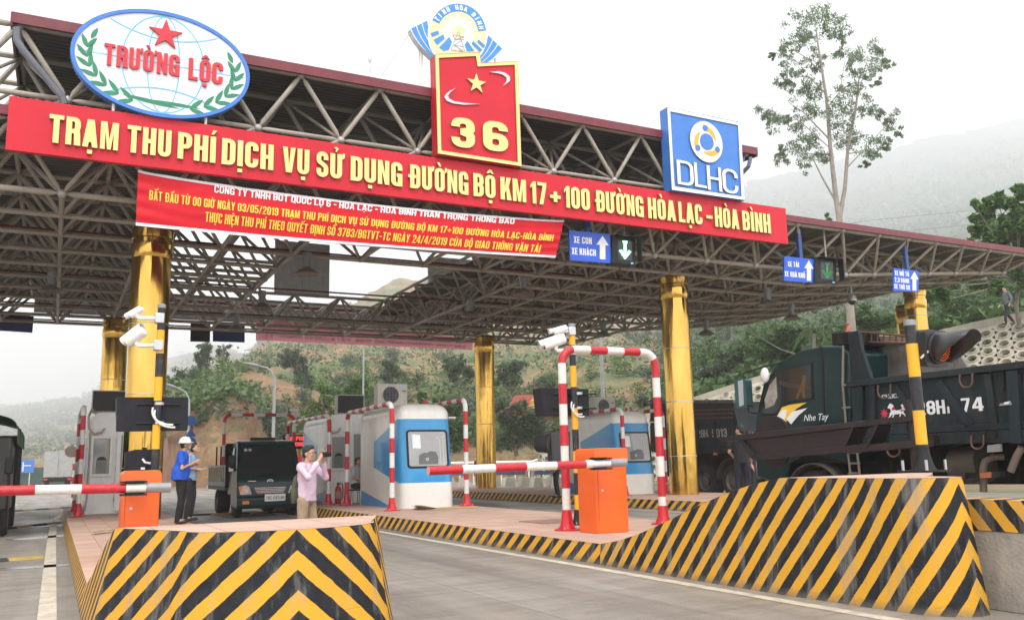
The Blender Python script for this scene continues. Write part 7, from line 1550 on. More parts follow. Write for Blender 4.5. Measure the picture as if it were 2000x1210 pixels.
for i in range(ncol):
    u0, u1 = i / ncol, (i + 1) / ncol; L = (along(TP, (u0 + u1) / 2) - along(BP, (u0 + u1) / 2)).length; nr = max(1, round(L / .85))
    nrm = ((sl(u1, .5) - sl(u0, .5)).cross(sl(u0, 1) - sl(u0, 0))).normalized()
    if nrm.z < 0: nrm = -nrm
    for j in range(nr):
        sh = .5 / nr if i % 2 else 0
        v0, v1 = min(1, j / nr + sh), min(1, (j + 1) / nr + sh)
        if j == 0 and sh: conc.add([sl(u0, 0), sl(u1, 0), sl(u1, v0), sl(u0, v0)], [(0, 1, 2, 3)])
        if v1 - v0 < .6 / nr: conc.add([sl(u0, v0), sl(u1, v0), sl(u1, v1), sl(u0, v1)], [(0, 1, 2, 3)]); continue
        um, vm = (u0 + u1) / 2, (v0 + v1) / 2; C_ = sl(um, vm); ex = (sl(u1, vm) - sl(u0, vm)) / 2; ey = (sl(um, v1) - sl(um, v0)) / 2
        n_ = 12; sq = []; ci = []; co2 = []; dn = []
        for k in range(n_):
            a = 2 * PI * k / n_; c_, s_ = math.cos(a), math.sin(a); m_ = max(abs(c_), abs(s_))
            sq.append(C_ + ex * (c_ / m_) + ey * (s_ / m_)); co2.append(C_ + (ex * c_ + ey * s_) * .74 + nrm * .07); ci.append(C_ + (ex * c_ + ey * s_) * .62 + nrm * .07); dn.append(C_ + (ex * c_ + ey * s_) * .60 - nrm * .16)
        co1 = [p - nrm * .07 + (p - C_) * .04 for p in co2]
        R5 = [sq, co1, co2, ci, dn]
        conc.add([p for r_ in R5 for p in r_], [(a * n_ + k, a * n_ + (k + 1) % n_, (a + 1) * n_ + (k + 1) % n_, (a + 1) * n_ + k) for a in range(4) for k in range(n_)])
        soilm.add([p for p in dn], [tuple(range(n_))]); holes.append((C_ - nrm * .1, nrm, ex.length))
M_SLOPE = mat('slope_concrete', (.44, .40, .32), .9, var=.2, scale=1.2, bump=.4, bscale=14, dirt=.5, dcol=(.20, .17, .12))
conc.build('concrete_cells', M_SLOPE, t, smooth=0)
soilm.build('soil', mat('cell_soil', (.12, .11, .055), .95, var=.5, scale=2), t, smooth=0)
mb = MB(); n_ = 40
def ledge(u, v):
    p = along(TP, u); hd = Vector((p.x, p.y, 0)).normalized(); k = int(v * 3 + .5)
    return p + (Vector((0, 0, -.3)) - hd * .12, Vector((0, 0, .32)) - hd * .1, Vector((0, 0, .33)) + hd * 2.5, Vector((0, 0, -2)) + hd * 2.6)[k]
mb.grid(ledge, n_, 3); mb.build('top_ledge', M_SLOPE, t, smooth=0)
# ---- foliage
def fol(name, cols, rough=.6):
    g = G(name, rough); oi = g.n('ShaderNodeNewGeometry'); r_ = oi.outputs['Random Per Island']
    cols = [tuple(min(.5, x * 1.35) for x in c) for c in cols]
    c = g.ramp(r_, *[(i / (len(cols) - 1), c) for i, c in enumerate(cols)]); g.col(g.mix(g.ramp(g.noise(.8, 3), (.35, 0), (.65, .5)), c, tuple(x * .55 for x in cols[0])))
    g.b.inputs['Specular IOR Level'].default_value = .3
    tr = g.n('ShaderNodeBsdfTranslucent'); g.k(c, tr.inputs['Color']); mx_ = g.n('ShaderNodeMixShader'); mx_.inputs[0].default_value = .3
    ou = [n for n in g.t.nodes if n.type == 'OUTPUT_MATERIAL'][0]; g.k(g.b.outputs[0], mx_.inputs[1]); g.k(tr.outputs[0], mx_.inputs[2]); g.k(mx_.outputs[0], ou.inputs[0]); return g.m
F_DARK = fol('foliage_dark', [(.025, .052, .018), (.05, .092, .03), (.09, .15, .045)])
F_MID = fol('foliage_mid', [(.035, .07, .02), (.06, .11, .03), (.10, .16, .05)])
F_LIGHT = fol('foliage_light', [(.06, .11, .025), (.10, .17, .04), (.16, .24, .07)])
F_GREY = fol('foliage_greyish', [(.05, .075, .04), (.085, .115, .065), (.13, .16, .10)])
M_BARK = mat('bark', (.20, .17, .14), .9, var=.3, scale=4, bump=.5); M_BARKP = mat('bark_pale', (.36, .31, .27), .85, var=.2, scale=3, bump=.4)
R2 = random.Random(11)
def leafq(mb, c, s, asp=2.2, droop=0):
    a, b = R2.uniform(0, 2 * PI), R2.uniform(-.9, .9) - droop; d = Vector((math.cos(a) * math.cos(b), math.sin(a) * math.cos(b), math.sin(b)))
    w_ = d.cross(Vector((R2.gauss(0, .5), R2.gauss(0, .5), 1))); w_ = w_.normalized() * s / asp; d = d * s; k = len(mb.v)
    mb.v += [c - d * .5, c + w_ * .5, c + d * .5, c - w_ * .5]; mb.f.append([k, k + 1, k + 2, k + 3]); mb.mi.append(0)
def clump(mb, c, r, n, s, flat=.8, asp=2.2, droop=0):
    for _ in range(n):
        v = Vector((R2.gauss(0, 1), R2.gauss(0, 1), R2.gauss(0, 1))).normalized() * (R2.random() ** .45) * r; v.z *= flat; leafq(mb, c + v, s * R2.uniform(.6, 1.3), asp, droop)
def tree(name, label, base, trunk, limbs, clumps, fm, bark, leaf, group=None, cat='tree', asp=2.2, droop=0, flat=.8):
    """trunk/limbs: lists of (points, r0, r1); clumps: (centre, radius, count)"""
    t = thing(name, label, cat, base, group=group)
    if trunk:
        mb = MB()
        for P_, ra, rb_ in [trunk] + limbs: n_ = len(P_); mb.tube(P_, [ra + (rb_ - ra) * i / (n_ - 1) for i in range(n_)], 7 if ra > .05 else 5)
        mb.build('trunk', bark, t, smooth=60)
    mb = MB()
    for c, r, n_ in clumps: clump(mb, Vector(c), r, n_, leaf, flat, asp, droop)
    o = mb.build('crown', fm, t, smooth=0); return t
# hillside shrubs: four kinds, copied over the slopes
SH = []
for i, (fm, lb, fl, sp) in enumerate(((F_MID, 'rounded green shrub among many on the misty hillside', .8, 1), (F_DARK, 'dark dense shrub among many on the misty hillside', .9, 1.1), (F_GREY, 'pale grey green shrub among many on the misty hillside', .7, .9), (F_LIGHT, 'bright green bush among many on the misty hillside', .75, 1))):
    cl = [((R2.gauss(0, .55) * sp, R2.gauss(0, .55) * sp, .35 + R2.random() * .75), R2.uniform(.35, .6), 75) for _ in range(9)]
    SH.append(tree('hillside_shrub', lb, (0, 0, -50), ([(0, 0, -50.3), (0, 0, -49.4)], .08, .04), [], [((c[0], c[1], c[2] - 50), r, n_) for c, r, n_ in cl], fm, M_BARK, .2, 'shrubs scattered over the hillside', 'shrub'))
first = set()
def shrub(k, p, s):
    if k not in first: r_ = SH[k]; first.add(k)
    else: r_ = dup(SH[k], p)
    r_.location = p - Vector((0, 0, .15 * s)); r_.rotation_euler = (0, 0, R2.uniform(0, 6.28)); r_.scale = (s * R2.uniform(.85, 1.2), s * R2.uniform(.85, 1.2), s * R2.uniform(.8, 1.25))
for _ in range(215):
    px = R2.uniform(340, 1250) if R2.random() < .42 else R2.uniform(1250, 2000); s = R2.uniform(.25, 3.4) if px < 1250 else R2.uniform(.6, 4.2)
    if 345 < px < 510 and s < 2.6: continue
    p = hill(px, s); d = (p - C0).dot(fw)
    k = (1 if R2.random() < .55 else 0) if px > 1350 else R2.choice([0, 0, 1, 2, 2, 3])
    shrub(k, p, R2.uniform(.55, 1.3) * (1 + min(d, 500) / 160) * (1.35 if px > 1350 else 1))
# undergrowth: uncounted low plants and distant woods
def scatter(name, fm, n, fpx, fs, size, lab):
    mb = MB()
    for _ in range(n):
        px, s = fpx(), fs(); p = hill(px, s); d = (p - C0).dot(fw)
        if noise.noise((p.x * .06, p.y * .06, 9)) < -.15 and px < 1300: continue
        for q in range(5): leafq(mb, p + Vector((R2.gauss(0, .4), R2.gauss(0, .4), R2.uniform(.0, .5))) * (1 + d / 120), size * R2.uniform(.5, 1.3) * (1 + d / 170), 1.7)
    o = mb.build(name, fm, None, smooth=0); tag(o, lab, 'undergrowth', kind='stuff')
scatter('hill_grass', F_LIGHT, 3800, lambda: R2.uniform(330, 1300), lambda: R2.uniform(.9, 4.4), .36, 'low pale green growth covering the open hillside')
scatter('hill_scrub', F_GREY, 3200, lambda: R2.uniform(330, 1400), lambda: R2.uniform(.6, 4.6), .45, 'grey green scrub covering the hillside behind the booths')
scatter('hill_woods', F_MID, 6500, lambda: R2.uniform(1300, 2100), lambda: R2.uniform(.2, 5.6), .75, 'green woods covering the misty mountain on the right')
scatter('far_woods', F_DARK, 2600, lambda: R2.uniform(-50, 380), lambda: R2.uniform(.8, 6), .8, 'dim woods covering the far hills on the left')
# single trees
def cloudtree(name, label, px, py, d, blobs, fm, leaf=.22, trunk=None, dens=55, **kw):     # blobs: (px, py, radius px, depth shift)
    cl = []
    for bx_, by_, br, ds in blobs:
        C_ = PD(bx_, by_, d + ds); R_ = br * d / 1729; m_ = max(2, int(dens * R_ ** 1.2 / 6))
        for _ in range(m_): v = Vector((R2.gauss(0, 1), R2.gauss(0, 1), R2.gauss(0, 1))).normalized() * R2.random() ** .5 * R_ * .8; cl.append((C_ + v, R_ * R2.uniform(.28, .5), int(dens * 1.0)))
    base = PD(px, py, d); lm = []
    tk = trunk or [(px, py), (blobs[0][0], blobs[0][1])]
    P_ = [PD(*q, d) for q in tk]; r_ = max(.05, .0022 * d * 1.2)
    for b in blobs: lm.append(([P_[len(P_) // 2], P_[len(P_) // 2].lerp(PD(b[0], b[1], d + b[3]), .5) + Vector((0, 0, -.05)), PD(b[0], b[1], d + b[3])], r_ * .5, r_ * .15))
    return tree(name, label, base, (P_, r_, r_ * .5), lm, cl, fm, kw.pop('bark', M_BARK), leaf, **kw)
cloudtree('hill_tree', 'dark tree on the ridge line left of the street lamp', 400, 742, 126, [(395, 700, 20, 0), (402, 680, 18, 0), (396, 722, 20, 1), (388, 735, 22, 2)], F_DARK, .4, dens=70)
cloudtree('hill_tree', 'open crowned tree on the ridge beside the dark one', 436, 726, 128, [(432, 680, 14, 0), (445, 672, 10, 0), (426, 690, 12, 0), (448, 690, 9, 0), (440, 700, 8, 0)], F_DARK, .34, trunk=[(436, 726), (434, 706), (436, 690), (438, 678)], dens=40)
cloudtree('vine_tree', 'leaning creeper covered tree on the open hillside', 592, 775, 112, [(568, 695, 26, 0), (585, 705, 20, 0), (560, 705, 16, 0), (590, 728, 17, 0), (598, 748, 22, 0), (590, 772, 26, 0), (575, 800, 30, -3)], F_GREY, .34, dens=75)
cloudtree('hill_tree', 'bushy dark tree on the hillside above the small booths', 762, 745, 112, [(760, 712, 18, 0), (764, 728, 20, 0), (756, 740, 16, 0)], F_DARK, .36, dens=60)
cloudtree('hill_tree', 'wide dark bush left of the distant gold column on the hillside', 893, 748, 108, [(880, 715, 22, 0), (902, 712, 22, 0), (915, 730, 18, 0), (885, 735, 20, 0)], F_DARK, .36, dens=60)
cloudtree('hill_tree', 'wide dark bush right of the distant gold column on the hillside', 1000, 755, 104, [(990, 722, 22, 0), (1012, 715, 18, 0), (1005, 738, 22, 0), (980, 745, 16, 0)], F_DARK, .36, dens=60)
cloudtree('green_tree', 'bright green young tree behind the white middle booth', 632, 850, 64, [(632, 770, 26, 0), (618, 795, 24, 0), (648, 800, 26, 0), (630, 825, 28, 0), (600, 815, 22, 0), (652, 775, 18, 0)], F_LIGHT, .26, dens=60)
cloudtree('green_tree', 'bright green tree just left of the thin light pole', 700, 800, 66, [(700, 745, 22, 0), (686, 760, 18, 0), (716, 758, 18, 0), (700, 775, 22, 0)], F_LIGHT, .26, dens=60)
cloudtree('green_tree', 'green tree between the booth and the distant gold column', 890, 880, 62, [(872, 800, 24, 0), (895, 790, 26, 0), (885, 825, 30, 0), (905, 840, 26, 0), (880, 860, 30, 0), (855, 780, 16, 2), (820, 775, 20, 3)], F_MID, .26, dens=60)
cloudtree('bamboo_clump', 'tall feathery dark green bamboo clump right of the distant gold column', 1010, 890, 62, [(985, 800, 26, 0), (1010, 790, 24, 0), (1040, 815, 26, 0), (1000, 830, 34, 0), (1050, 840, 28, 0), (1025, 862, 34, 0), (985, 865, 30, 0), (1070, 865, 22, 0), (1060, 790, 14, 0)], F_GREY, .34, dens=85, asp=5)
cloudtree('roadside_bush', 'low dark bush at the foot of the hill behind the blue display', 815, 880, 60, [(800, 850, 26, 0), (830, 860, 24, 0), (760, 860, 26, 0), (720, 865, 26, 0)], F_MID, .26, dens=60)
cloudtree('hill_tree', 'leafy tree behind the dump truck rack left of the far gold columns', 1700, 700, 62, [(1670, 640, 32, 0), (1700, 625, 34, 0), (1735, 640, 30, 0), (1690, 665, 34, 0), (1730, 670, 30, 0), (1660, 668, 24, 0)], F_MID, .34, dens=75)
cloudtree('hill_tree', 'round bushy tree left of the palm on the misty slope', 1545, 715, 66, [(1530, 665, 34, 0), (1560, 655, 26, 0), (1500, 680, 30, 0), (1540, 690, 34, 0)], F_MID, .36, dens=70)
cloudtree('hill_tree', 'olive green bushes beyond the top of the concrete slope', 1420, 745, 72, [(1410, 710, 30, 0), (1440, 700, 30, 0), (1385, 725, 26, 0), (1460, 720, 26, 0)], F_GREY, .36, dens=60)
# broad leaved tree at the right edge
bl = [(1985, 420, 34), (1950, 395, 26), (1925, 420, 26), (1910, 445, 20), (1960, 450, 34), (2000, 470, 36), (1940, 480, 30), (1905, 400, 10), (1990, 385, 24), (2030, 440, 40), (2040, 500, 40), (1975, 515, 32), (1930, 520, 28), (1895, 535, 22), (1860, 545, 22), (1835, 560, 20), (1815, 575, 18), (1850, 585, 18), (1905, 560, 20), (1955, 560, 22), (2010, 545, 30), (1890, 470, 9), (2030, 400, 30)]
cloudtree('broadleaf_tree', 'large dark broad leaved tree at the right picture edge', 1992, 635, 44, [(a, b, r * 1.0, R2.uniform(-1.5, 1.5)) for a, b, r in bl], F_DARK if 0 else fol('foliage_broad', [(.035, .08, .02), (.10, .19, .05), (.24, .37, .12)], .4), .40, trunk=[(1992, 640), (1985, 600), (1990, 545), (1998, 490)], dens=85, asp=2.0)
# tall thin tree
D_T = 58; tb = [(1668, 690), (1660, 600), (1648, 520), (1640, 430), (1632, 380), (1622, 290), (1614, 190), (1598, 90), (1592, 40)]
P_ = [PD(*q, D_T) for q in tb]; lm = []; cl = []
def br(pts, r): lm.append(([PD(*q, D_T + 0 * i) + Vector((0, 0, 0)) for i, q in enumerate(pts)], r, r * .3))
br([(1640, 425), (1650, 370), (1656, 290), (1672, 210), (1678, 150)], .16); br([(1636, 400), (1605, 345), (1588, 310), (1570, 300)], .07); br([(1618, 270), (1570, 220), (1540, 200)], .06); br([(1616, 210), (1640, 180), (1650, 120)], .05)
br([(1652, 330), (1690, 290), (1735, 240)], .05); br([(1604, 140), (1570, 110), (1545, 95)], .05); br([(1610, 180), (1580, 150), (1545, 150)], .05); br([(1656, 300), (1700, 295), (1715, 280)], .05); br([(1622, 300), (1570, 300), (1540, 295)], .05); br([(1668, 220), (1690, 130), (1700, 100)], .05); br([(1622, 290), (1560, 235), (1500, 225)], .04)
leafb = [(1580, 25, 14), (1600, 20, 15), (1620, 35, 14), (1570, 45, 15), (1632, 45, 12), (1560, 62, 12), (1595, 45, 16), (1640, 65, 12), (1650, 75, 10), (1575, 65, 12), (1612, 60, 12), (1540, 90, 12), (1530, 98, 10), (1565, 85, 9), (1660, 105, 12), (1668, 120, 10), (1695, 105, 15), (1710, 115, 14), (1700, 130, 14), (1720, 100, 9), (1732, 122, 7), (1540, 130, 12), (1550, 145, 12), (1525, 155, 9), (1590, 105, 10), (1575, 130, 11), (1600, 130, 8), (1640, 105, 8), (1535, 165, 9), (1570, 165, 12), (1580, 180, 13), (1560, 175, 10), (1592, 178, 12), (1660, 150, 11), (1655, 170, 12), (1675, 175, 10), (1650, 190, 13), (1635, 205, 15), (1655, 215, 13), (1690, 210, 11), (1700, 215, 10), (1590, 205, 14), (1610, 225, 12), (1575, 215, 11), (1500, 225, 13), (1515, 232, 13), (1490, 222, 9), (1530, 235, 9), (1505, 240, 9), (1720, 225, 9), (1740, 245, 10), (1735, 235, 10), (1755, 262, 6), (1570, 250, 13), (1560, 262, 13), (1590, 262, 12), (1580, 280, 12), (1650, 240, 14), (1640, 255, 13), (1660, 265, 14), (1680, 270, 14), (1700, 280, 13), (1650, 285, 11), (1720, 285, 8), (1735, 285, 7), (1560, 295, 12), (1540, 300, 12), (1530, 315, 9), (1525, 295, 7), (1575, 320, 9), (1600, 305, 11), (1618, 308, 10), (1700, 305, 9), (1695, 320, 5), (1710, 165, 6), (1508, 110, 4), (1690, 150, 8)]
for a, b, r in leafb:
    C_ = PD(a, b, D_T + R2.uniform(-2.2, 2.2)); R_ = r * D_T / 1729
    for _ in range(7): cl.append((C_ + Vector((R2.gauss(0, .85), R2.gauss(0, .85), R2.gauss(0, .75))) * R_, R_ * .78, 40))
tree('tall_tree', 'tall thin wispy tree standing above the canopy roof', PD(1668, 690, D_T), (P_, .30, .03), lm, cl, fol('foliage_wispy', [(.10, .145, .075), (.15, .21, .11), (.22, .28, .16)]), M_BARKP, .21, asp=3.0, droop=.5)
cloudtree('young_tree', 'small green tree top just above the canopy roof edge by the tall trunk', 1622, 470, 56, [(1620, 425, 10, 0), (1616, 438, 13, 0), (1630, 440, 12, 0), (1622, 455, 16, 0)], F_LIGHT, .26, dens=40)
# palm
D_P = 56; t = thing('palm_tree', 'small palm with drooping fronds on the slope behind the truck', 'palm', PD(1592, 705, D_P))
mb = MB(); mb.tube([PD(1592, 720, D_P), PD(1590, 690, D_P), PD(1590, 650, D_P)], [.16, .13, .12], 8); mb.build('trunk', M_BARK, t, smooth=60)
c_ = PD(1590, 648, D_P)
for k in range(16):
    a = k * 2.4; el = R2.uniform(.2, 1.2); L = R2.uniform(1.1, 1.7); mb = MB(); pts = []
    for i in range(9):
        f = i / 8; h_ = Vector((math.cos(a), math.sin(a), 0)) * L * f * math.cos(el) * 1.1; pts.append(c_ + h_ + Vector((0, 0, L * (math.sin(el) * f - 1.15 * f * f))))
    mb.tube(pts, [.03] * 5 + [.015] * 4, 4)
    for i in range(1, 9):
        for s_ in (-1, 1):
            for q in range(2):
                b = pts[i - 1].lerp(pts[i], q / 2); sd2 = (pts[i] - pts[i - 1]).normalized().cross(Vector((0, 0, 1))).normalized() * s_; e_ = b + sd2 * .35 * (1 - i / 11) + (pts[i] - pts[i - 1]) * .8 + Vector((0, 0, -.22)); mb.add([b, b + Vector((0, 0, .03)) + (pts[i] - pts[i - 1]) * .25, e_], [(0, 1, 2)])
    mb.build('frond', F_MID, t, smooth=0)
# plants in the slope cells: each tuft stands in its own hole
mb = MB()
for (c_, nr_, sz) in holes:
    if R2.random() < .85: clump(mb, c_ + nr_ * .08, .21 * R2.uniform(.6, 1.3), R2.choice([6, 12, 26, 60]), .16, .7)
o = mb.build('slope_plants', F_MID, None, smooth=0); tag(o, 'tufts of green growing in the holes of the concrete slope', 'plants', kind='stuff')
mb = MB()
for _ in range(60): p = along(TP, R2.uniform(0, .25)); hd = Vector((p.x, p.y, 0)).normalized(); clump(mb, p + hd * R2.uniform(2.2, 4.5) + Vector((0, 0, R2.uniform(.1, .6))), .6, 22, .2)
o = mb.build('ledge_plants', F_MID, None, smooth=0); tag(o, 'low plants growing along the ledge above the concrete slope', 'plants', kind='stuff')
# ---- lamps, poles, wires
def street_lamp(label, base, top, tip, d):
    b = PD(*base, d); b.z = max(0, b.z) if b.z < 2 else b.z; tp = PD(*top, d); tp.x, tp.y = b.x, b.y; e = PD(*tip, d)
    t = thing('street_lamp', label, 'street lamp', b, group='grey street lamps'); mb = MB(); m_ = tp.lerp(e, .5) + Vector((0, 0, .3)); mb.tube([b, tp, tp.lerp(m_, .5) + Vector((0, 0, .18)), m_, e], [.11, .08, .065, .055, .05], 10); mb.build('pole', mat('galvanised', (.42, .43, .43), .45, .5), t, smooth=60)
    dr = (e - m_).normalized(); mb = MB(); mb.tube([e - dr * .2, e, e + dr * .5, e + dr * .9], [.06, .11, .12, .05], 8); mb.build('lamp_head', M_GREY, t)
street_lamp('grey street lamp with curved arm in front of the orange cliff', (533, 892), (532, 738), (503, 714), 52)
street_lamp('street lamp whose top shows over the black display box', (365, 905), (366, 780), (342, 756), 66)
for lb, a, b, d, r_ in (('thin pale pole rising behind the white middle booth', (709, 890), (709, 676), 50, .07), ('pale grey pole above the second booth seen through the big hoop', (1182, 880), (1180, 655), 46, .13)):
    A, B_ = PD(*a, d), PD(*b, d); A.z = 0; B_.x, B_.y = A.x, A.y; t = thing('light_pole', lb, 'pole', A); mb = MB(); mb.cyl(A, B_, r_, r_ * .7, 12); mb.build('shaft', MATS['galvanised'], t, smooth=60)
for lb, P4 in (('upper power line crossing the misty mountain', [(1640, 440, 60), (1700, 430, 60), (1900, 411, 54), (2060, 392, 50)]), ('lower power line crossing the misty mountain', [(1640, 468, 60), (1740, 454, 60), (1900, 438, 54), (2060, 420, 50)]), ('cable sloping from the canopy to the dump truck cab', [(1461, 634, 30), (1490, 662, 26), (1525, 682, 20), (1552, 690, 17)])):
    mb = MB(); mb.tube([PD(*q) for q in P4], .014, 5); o = mb.build('overhead_wire', M_GREY, None, smooth=60); tag(o, lb, 'wire')
# ---- road signs and barriers far off
def rwpole(t, b, h, r=.045): mb = MB(); banded(mb, [b, b + Vector((0, 0, h))], r, 10); mb.build('pole', M_band(.6, .1), t, smooth=60)
p = PZ(371, 948, 0); d_ = (p - C0).dot(fw); p = PD(371, 915, 30); p.z = 0; t = thing('traffic_sign', 'red and white post with two round blue signs and a triangle', 'traffic sign', p)
H_ = PD(372, 812, 30).z; rwpole(t, p, H_)
for y, tri in ((821, 0), (846, 1), (863, 0)):
    c_ = PD(373, y, 30); mb = MB(); R_ = .175 if not tri else .20
    mb.prism([[(R_ * math.cos(PI / 2 + k * 2 * PI / 3), R_ * math.sin(PI / 2 + k * 2 * PI / 3)) for k in range(3)] if tri else ell(0, 0, R_, R_, 28)], (c_.x, c_.y + .06, c_.z), (.96, -.28, 0), (0, 0, 1), .01); mb.build('plate', M_BLUEM, t, smooth=0)
p = PZ(144, 945, 0); p = PD(143, 930, 40); p.z = 0; t = thing('traffic_sign', 'round brown sign back on a red and white post at far left', 'traffic sign', p); rwpole(t, p, PD(138, 868, 40).z); c_ = PD(139, 881, 40); mb = MB(); mb.cyl((c_.x, c_.y + .06, c_.z), (c_.x, c_.y + .08, c_.z), .26, n=28); mb.build('plate', mat('sign_back', (.23, .16, .13), .5), t)
p = PD(46, 897, 100); p.z = 0; t = thing('direction_sign', 'small blue direction sign far away at the left', 'road sign', p); mb = MB()
for dx_ in (-.7, .7): mb.cyl((p.x + dx_, p.y, 0), (p.x + dx_, p.y, 2.2), .05, n=8)
mb.build('posts', M_WHITE, t); mb = MB(); mb.bx(p.x - 1.1, p.x + 1.1, p.y - .1, p.y - .05, 1.5, 2.9); mb.build('plate', M_BLUEM, t); mb = MB(); mb.bx(p.x - .06, p.x + .06, p.y - .12, p.y - .101, 1.65, 2.7); mb.bx(p.x + .061, p.x + .8, p.y - .12, p.y - .101, 2.25, 2.35); mb.build('arrow_lines', M_WHITE2, t, smooth=0)
p = PD(92, 905, 104); t = thing('tarpaulin_shed', 'dark green shed roof with a blue sheet among dirt heaps far left', 'shed', p); mb = MB(); mb.prism([[(-4, -.2), (2.5, -.2), (2.5, 1.9), (-2.5, 1.9)]], (p.x, p.y, .2), (1, 0, 0), (0, 0, 1), 4); mb.build('wall', mat('shed_green', (.05, .10, .09), .6), t); mb = MB(); mb.tube([(p.x - 4.4, p.y - .3, .2), (p.x - 4, p.y - .3, 1.0), (p.x - 3, p.y - .3, 1.9), (p.x - 2.2, p.y - .3, 2.1)], .28, 8); mb.build('blue_sheet', mat('sheet_blue', (.12, .25, .6), .5), t)
for i, (a, b, c_) in enumerate(((70, 906, 5), (100, 903, 4), (150, 902, 5), (185, 899, 6))):
    p = PD(a, b, 106 + i); p.z = 0; mb = MB(); mb.grid(lambda u, v: p + Vector(((u - .5) * 2 * c_, (v - .5) * c_, 1.6 * math.sin(PI * u) * math.sin(PI * v) * (1 + .4 * noise.noise((u * 5, v * 5, i))))), 14, 8); o = mb.build('dirt_heap', mat('red_dirt', (.36, .17, .09), .95, var=.3), None, smooth=180); tag(o, 'heap of red earth beside the far left road', 'dirt heap', group='red earth heaps far left')
t = thing('mesh_barrier', 'thin red footed rope barrier standing across the far left lane', 'barrier', PD(60, 938, 36) * 1)
for k in range(7):
    b = PZ(22 + 12.5 * k, 938, 0); b = b * (36 / 40); b = PD(22 + 12.5 * k, 939, 60); b.z = 0; mb = MB(); mb.cyl(b, b + Vector((0, 0, .75)), .025, n=6); mb.bx(b.x - .15, b.x + .15, b.y - .15, b.y + .15, 0, .05); mb.build('post', M_REDP, t)
def water_barrier(label, px, py, d, w_=1.15):
    p = PD(px, py, d); p.z = 0; t = thing('barrier_board', label, 'barrier', p, group='blue arrow boards on white feet')
    for s_ in (-1, 1): mb = MB(); mb.prism([[(-.33, 0), (.33, 0), (.2, .55), (-.2, .55)]], p + Vector((s_ * w_ * .42, 0, 0)), (1, 0, 0), (0, 0, 1), .5); mb.build('foot', mat('barrier_cream', (.60, .55, .46), .7, dirt=.4), t, bevel=.02)
    mb = MB(); mb.bx(p.x - w_ / 2, p.x + w_ / 2, p.y + .2, p.y + .26, .68, 1.22); mb.build('board', mat('board_slate', (.10, .16, .27), .5), t)
    for s_ in (-1, 1): mb = MB(); mb.cyl(p + Vector((s_ * w_ * .4, .25, .5)), p + Vector((s_ * w_ * .4, .25, 1.25)), .025, n=6); mb.build('stay', M_GREY, t)
    mb = MB(); mb.prism([[(-.3, 0), (-.1, .13), (-.1, .06), (.28, .06), (.28, -.06), (-.1, -.06), (-.1, -.13)]], (p.x + .1, p.y + .195, .95), (1, 0, 0), (0, 0, 1), .004); mb.build('arrow', M_WHITE2, t, smooth=0)
for lb, a, b, d in (('blue board on white feet left of the distant gold column', 895, 942, 50), ('blue board on white feet just right of the distant gold column', 985, 947, 48), ('blue board on white feet in the middle of the row under the barrier arm', 1012, 949, 47), ('blue arrow board on white feet nearest the big hoop', 1068, 951, 46), ('blue arrow board on white feet behind the orange barrier box', 1112, 951, 45)): water_barrier(lb, a, b, d)
t = thing('guard_rail', 'white guard rail running along the road behind the distant gold column', 'guard rail', PD(980, 903, 56)); mb = MB(); mb.tube([PD(868, 904, 56), PD(1040, 901, 56), PD(1050, 897, 56)], .1, 6); mb.build('rail', M_WHITE, t); mb = MB()
for k in range(7): b = PD(872 + 27 * k, 902, 56); mb = MB(); mb.cyl((b.x, b.y + .1, 0), (b.x, b.y + .1, b.z), .05, n=6); mb.build('post', M_WHITE, t)
# temple roof with a golden finial
p = PD(1055, 800, 88); p.z = p.z - 2; t = thing('temple', 'red tiled temple roof with a golden bell top behind the bushes', 'temple', p); mb = MB(); k_ = 88 / 1729
mb.prism([[(-70 * k_, 0), (80 * k_, 0), (60 * k_, 42 * k_), (-50 * k_, 42 * k_)]], PD(1055, 812, 88.5), (.9, -.43, 0), (0, 0, 1), 3); mb.build('roof', mat('red_tile', (.42, .10, .07), .8, var=.2, scale=6), t); mb = MB(); mb.lathe(PD(1050, 806, 87.5), [(1.0, 0), (1.0, .7), (.75, .8), (.78, 1.2), (.5, 1.35), (.45, 1.55), (.2, 1.8), (.06, 2.3)], 18); mb.build('bell_top', mat('temple_gold', (.70, .42, .10), .4, .5), t); mb = MB(); mb.bx(p.x - 2.5, p.x + 3, p.y + 1, p.y + 4, 0, p.z + 1.6); mb.build('wall', mat('temple_wall', (.5, .36, .2), .8), t)
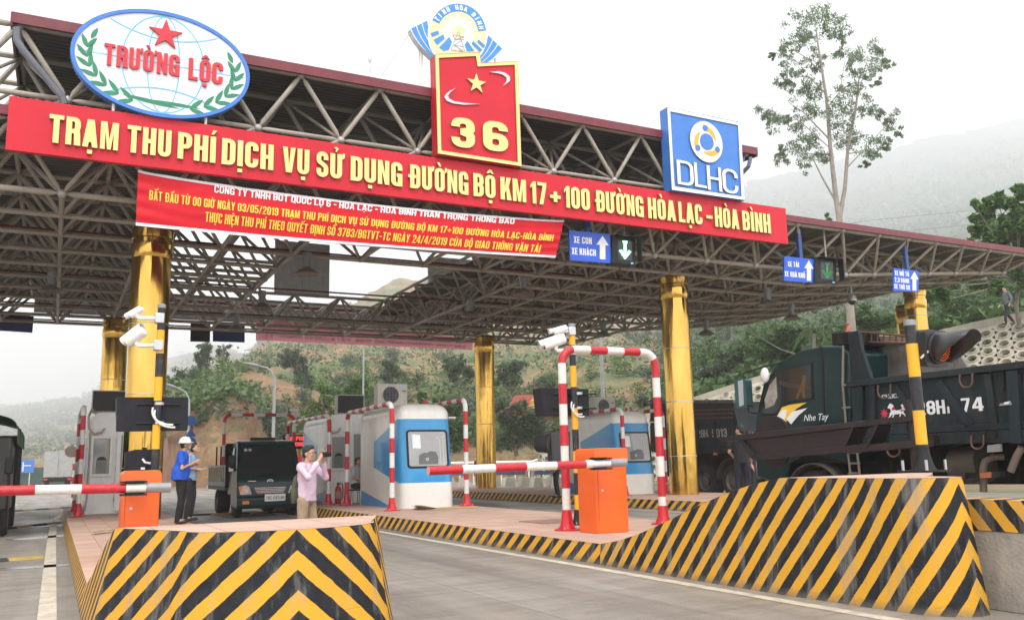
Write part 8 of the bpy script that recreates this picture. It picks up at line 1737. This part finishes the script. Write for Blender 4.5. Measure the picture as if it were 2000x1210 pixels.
# red message display and pole beyond the small truck
p = PD(578, 862, 33); t = thing('message_display', 'black message display with red dotted letters behind the small truck', 'display', p); mb = MB(); mb.bx(p.x - .5, p.x + .42, p.y, p.y + .2, p.z - .25, p.z + .25); mb.build('housing', M_BLACK, t, bevel=.01)
mb = MB(); em = mat('red_led', (1, .04, .05), .4, emit=1.6, var=0)
write(mb, 'THU PHI', (p.x - .42, p.y - .012, p.z + .05), (1, 0, 0), (0, 0, 1), .14, .7, .006, w=.55, s=.15); write(mb, 'TU DONG', (p.x - .42, p.y - .012, p.z - .16), (1, 0, 0), (0, 0, 1), .14, .74, .006, w=.55, s=.15); mb.build('red_letters', em, t, smooth=0)
mb = MB(); mb.cyl((p.x + .2, p.y + .3, .0), (p.x + .2, p.y + .3, p.z + .3), .06, n=10); mb.build('post', mat('post_yellow', (.70, .36, .02), .5), t)
p = PD(564, 850, 33.5); tp = PD(563, 797, 33.5); t = thing('camera_pole', 'far yellow and black camera pole above the small truck', 'pole', (p.x, p.y, 0), group='yellow and black camera poles'); mb = MB(); banded(mb, [(p.x, p.y, 0), (p.x, p.y, tp.z)], .055, 10); mb.build('shaft', M_yband(.84, .1), t)
cctv('distant white security camera on the far camera pole', PD(566, 800, 33.4), (.8, -.3, -.1), .24, .05); cctv('lower distant white security camera on the far camera pole', PD(567, 811, 33.4), (.75, -.4, -.15), .28, .07)
p = PD(587, 905, 31); t = thing('round_red_sign', 'round red lit sign behind the photographer', 'sign', p); mb = MB(); mb.cyl(p, p + Vector((0, .06, 0)), .26, n=24); mb.build('disc', mat('red_glow', (.75, .03, .04), .4, emit=.35, var=.3, scale=14), t); mb = MB(); mb.cyl((p.x, p.y + .1, 0), (p.x, p.y + .1, p.z), .04, n=8); mb.build('post', M_REDP, t)
# ---- air
hz = bpy.data.materials.new('haze_air'); hz.use_nodes = True; tt = hz.node_tree; tt.nodes.clear(); vo = tt.nodes.new('ShaderNodeVolumePrincipled'); vo.inputs['Color'].default_value = (.97, .98, 1, 1); vo.inputs['Density'].default_value = .00072; vo.inputs['Anisotropy'].default_value = .2
ou = tt.nodes.new('ShaderNodeOutputMaterial'); tt.links.new(vo.outputs[0], ou.inputs['Volume'])
mb = MB(); mb.bx(-2600, 3500, -150, 3150, -3.2, 1250); o = mb.build('haze', hz, None, smooth=0); o['kind'] = 'stuff'
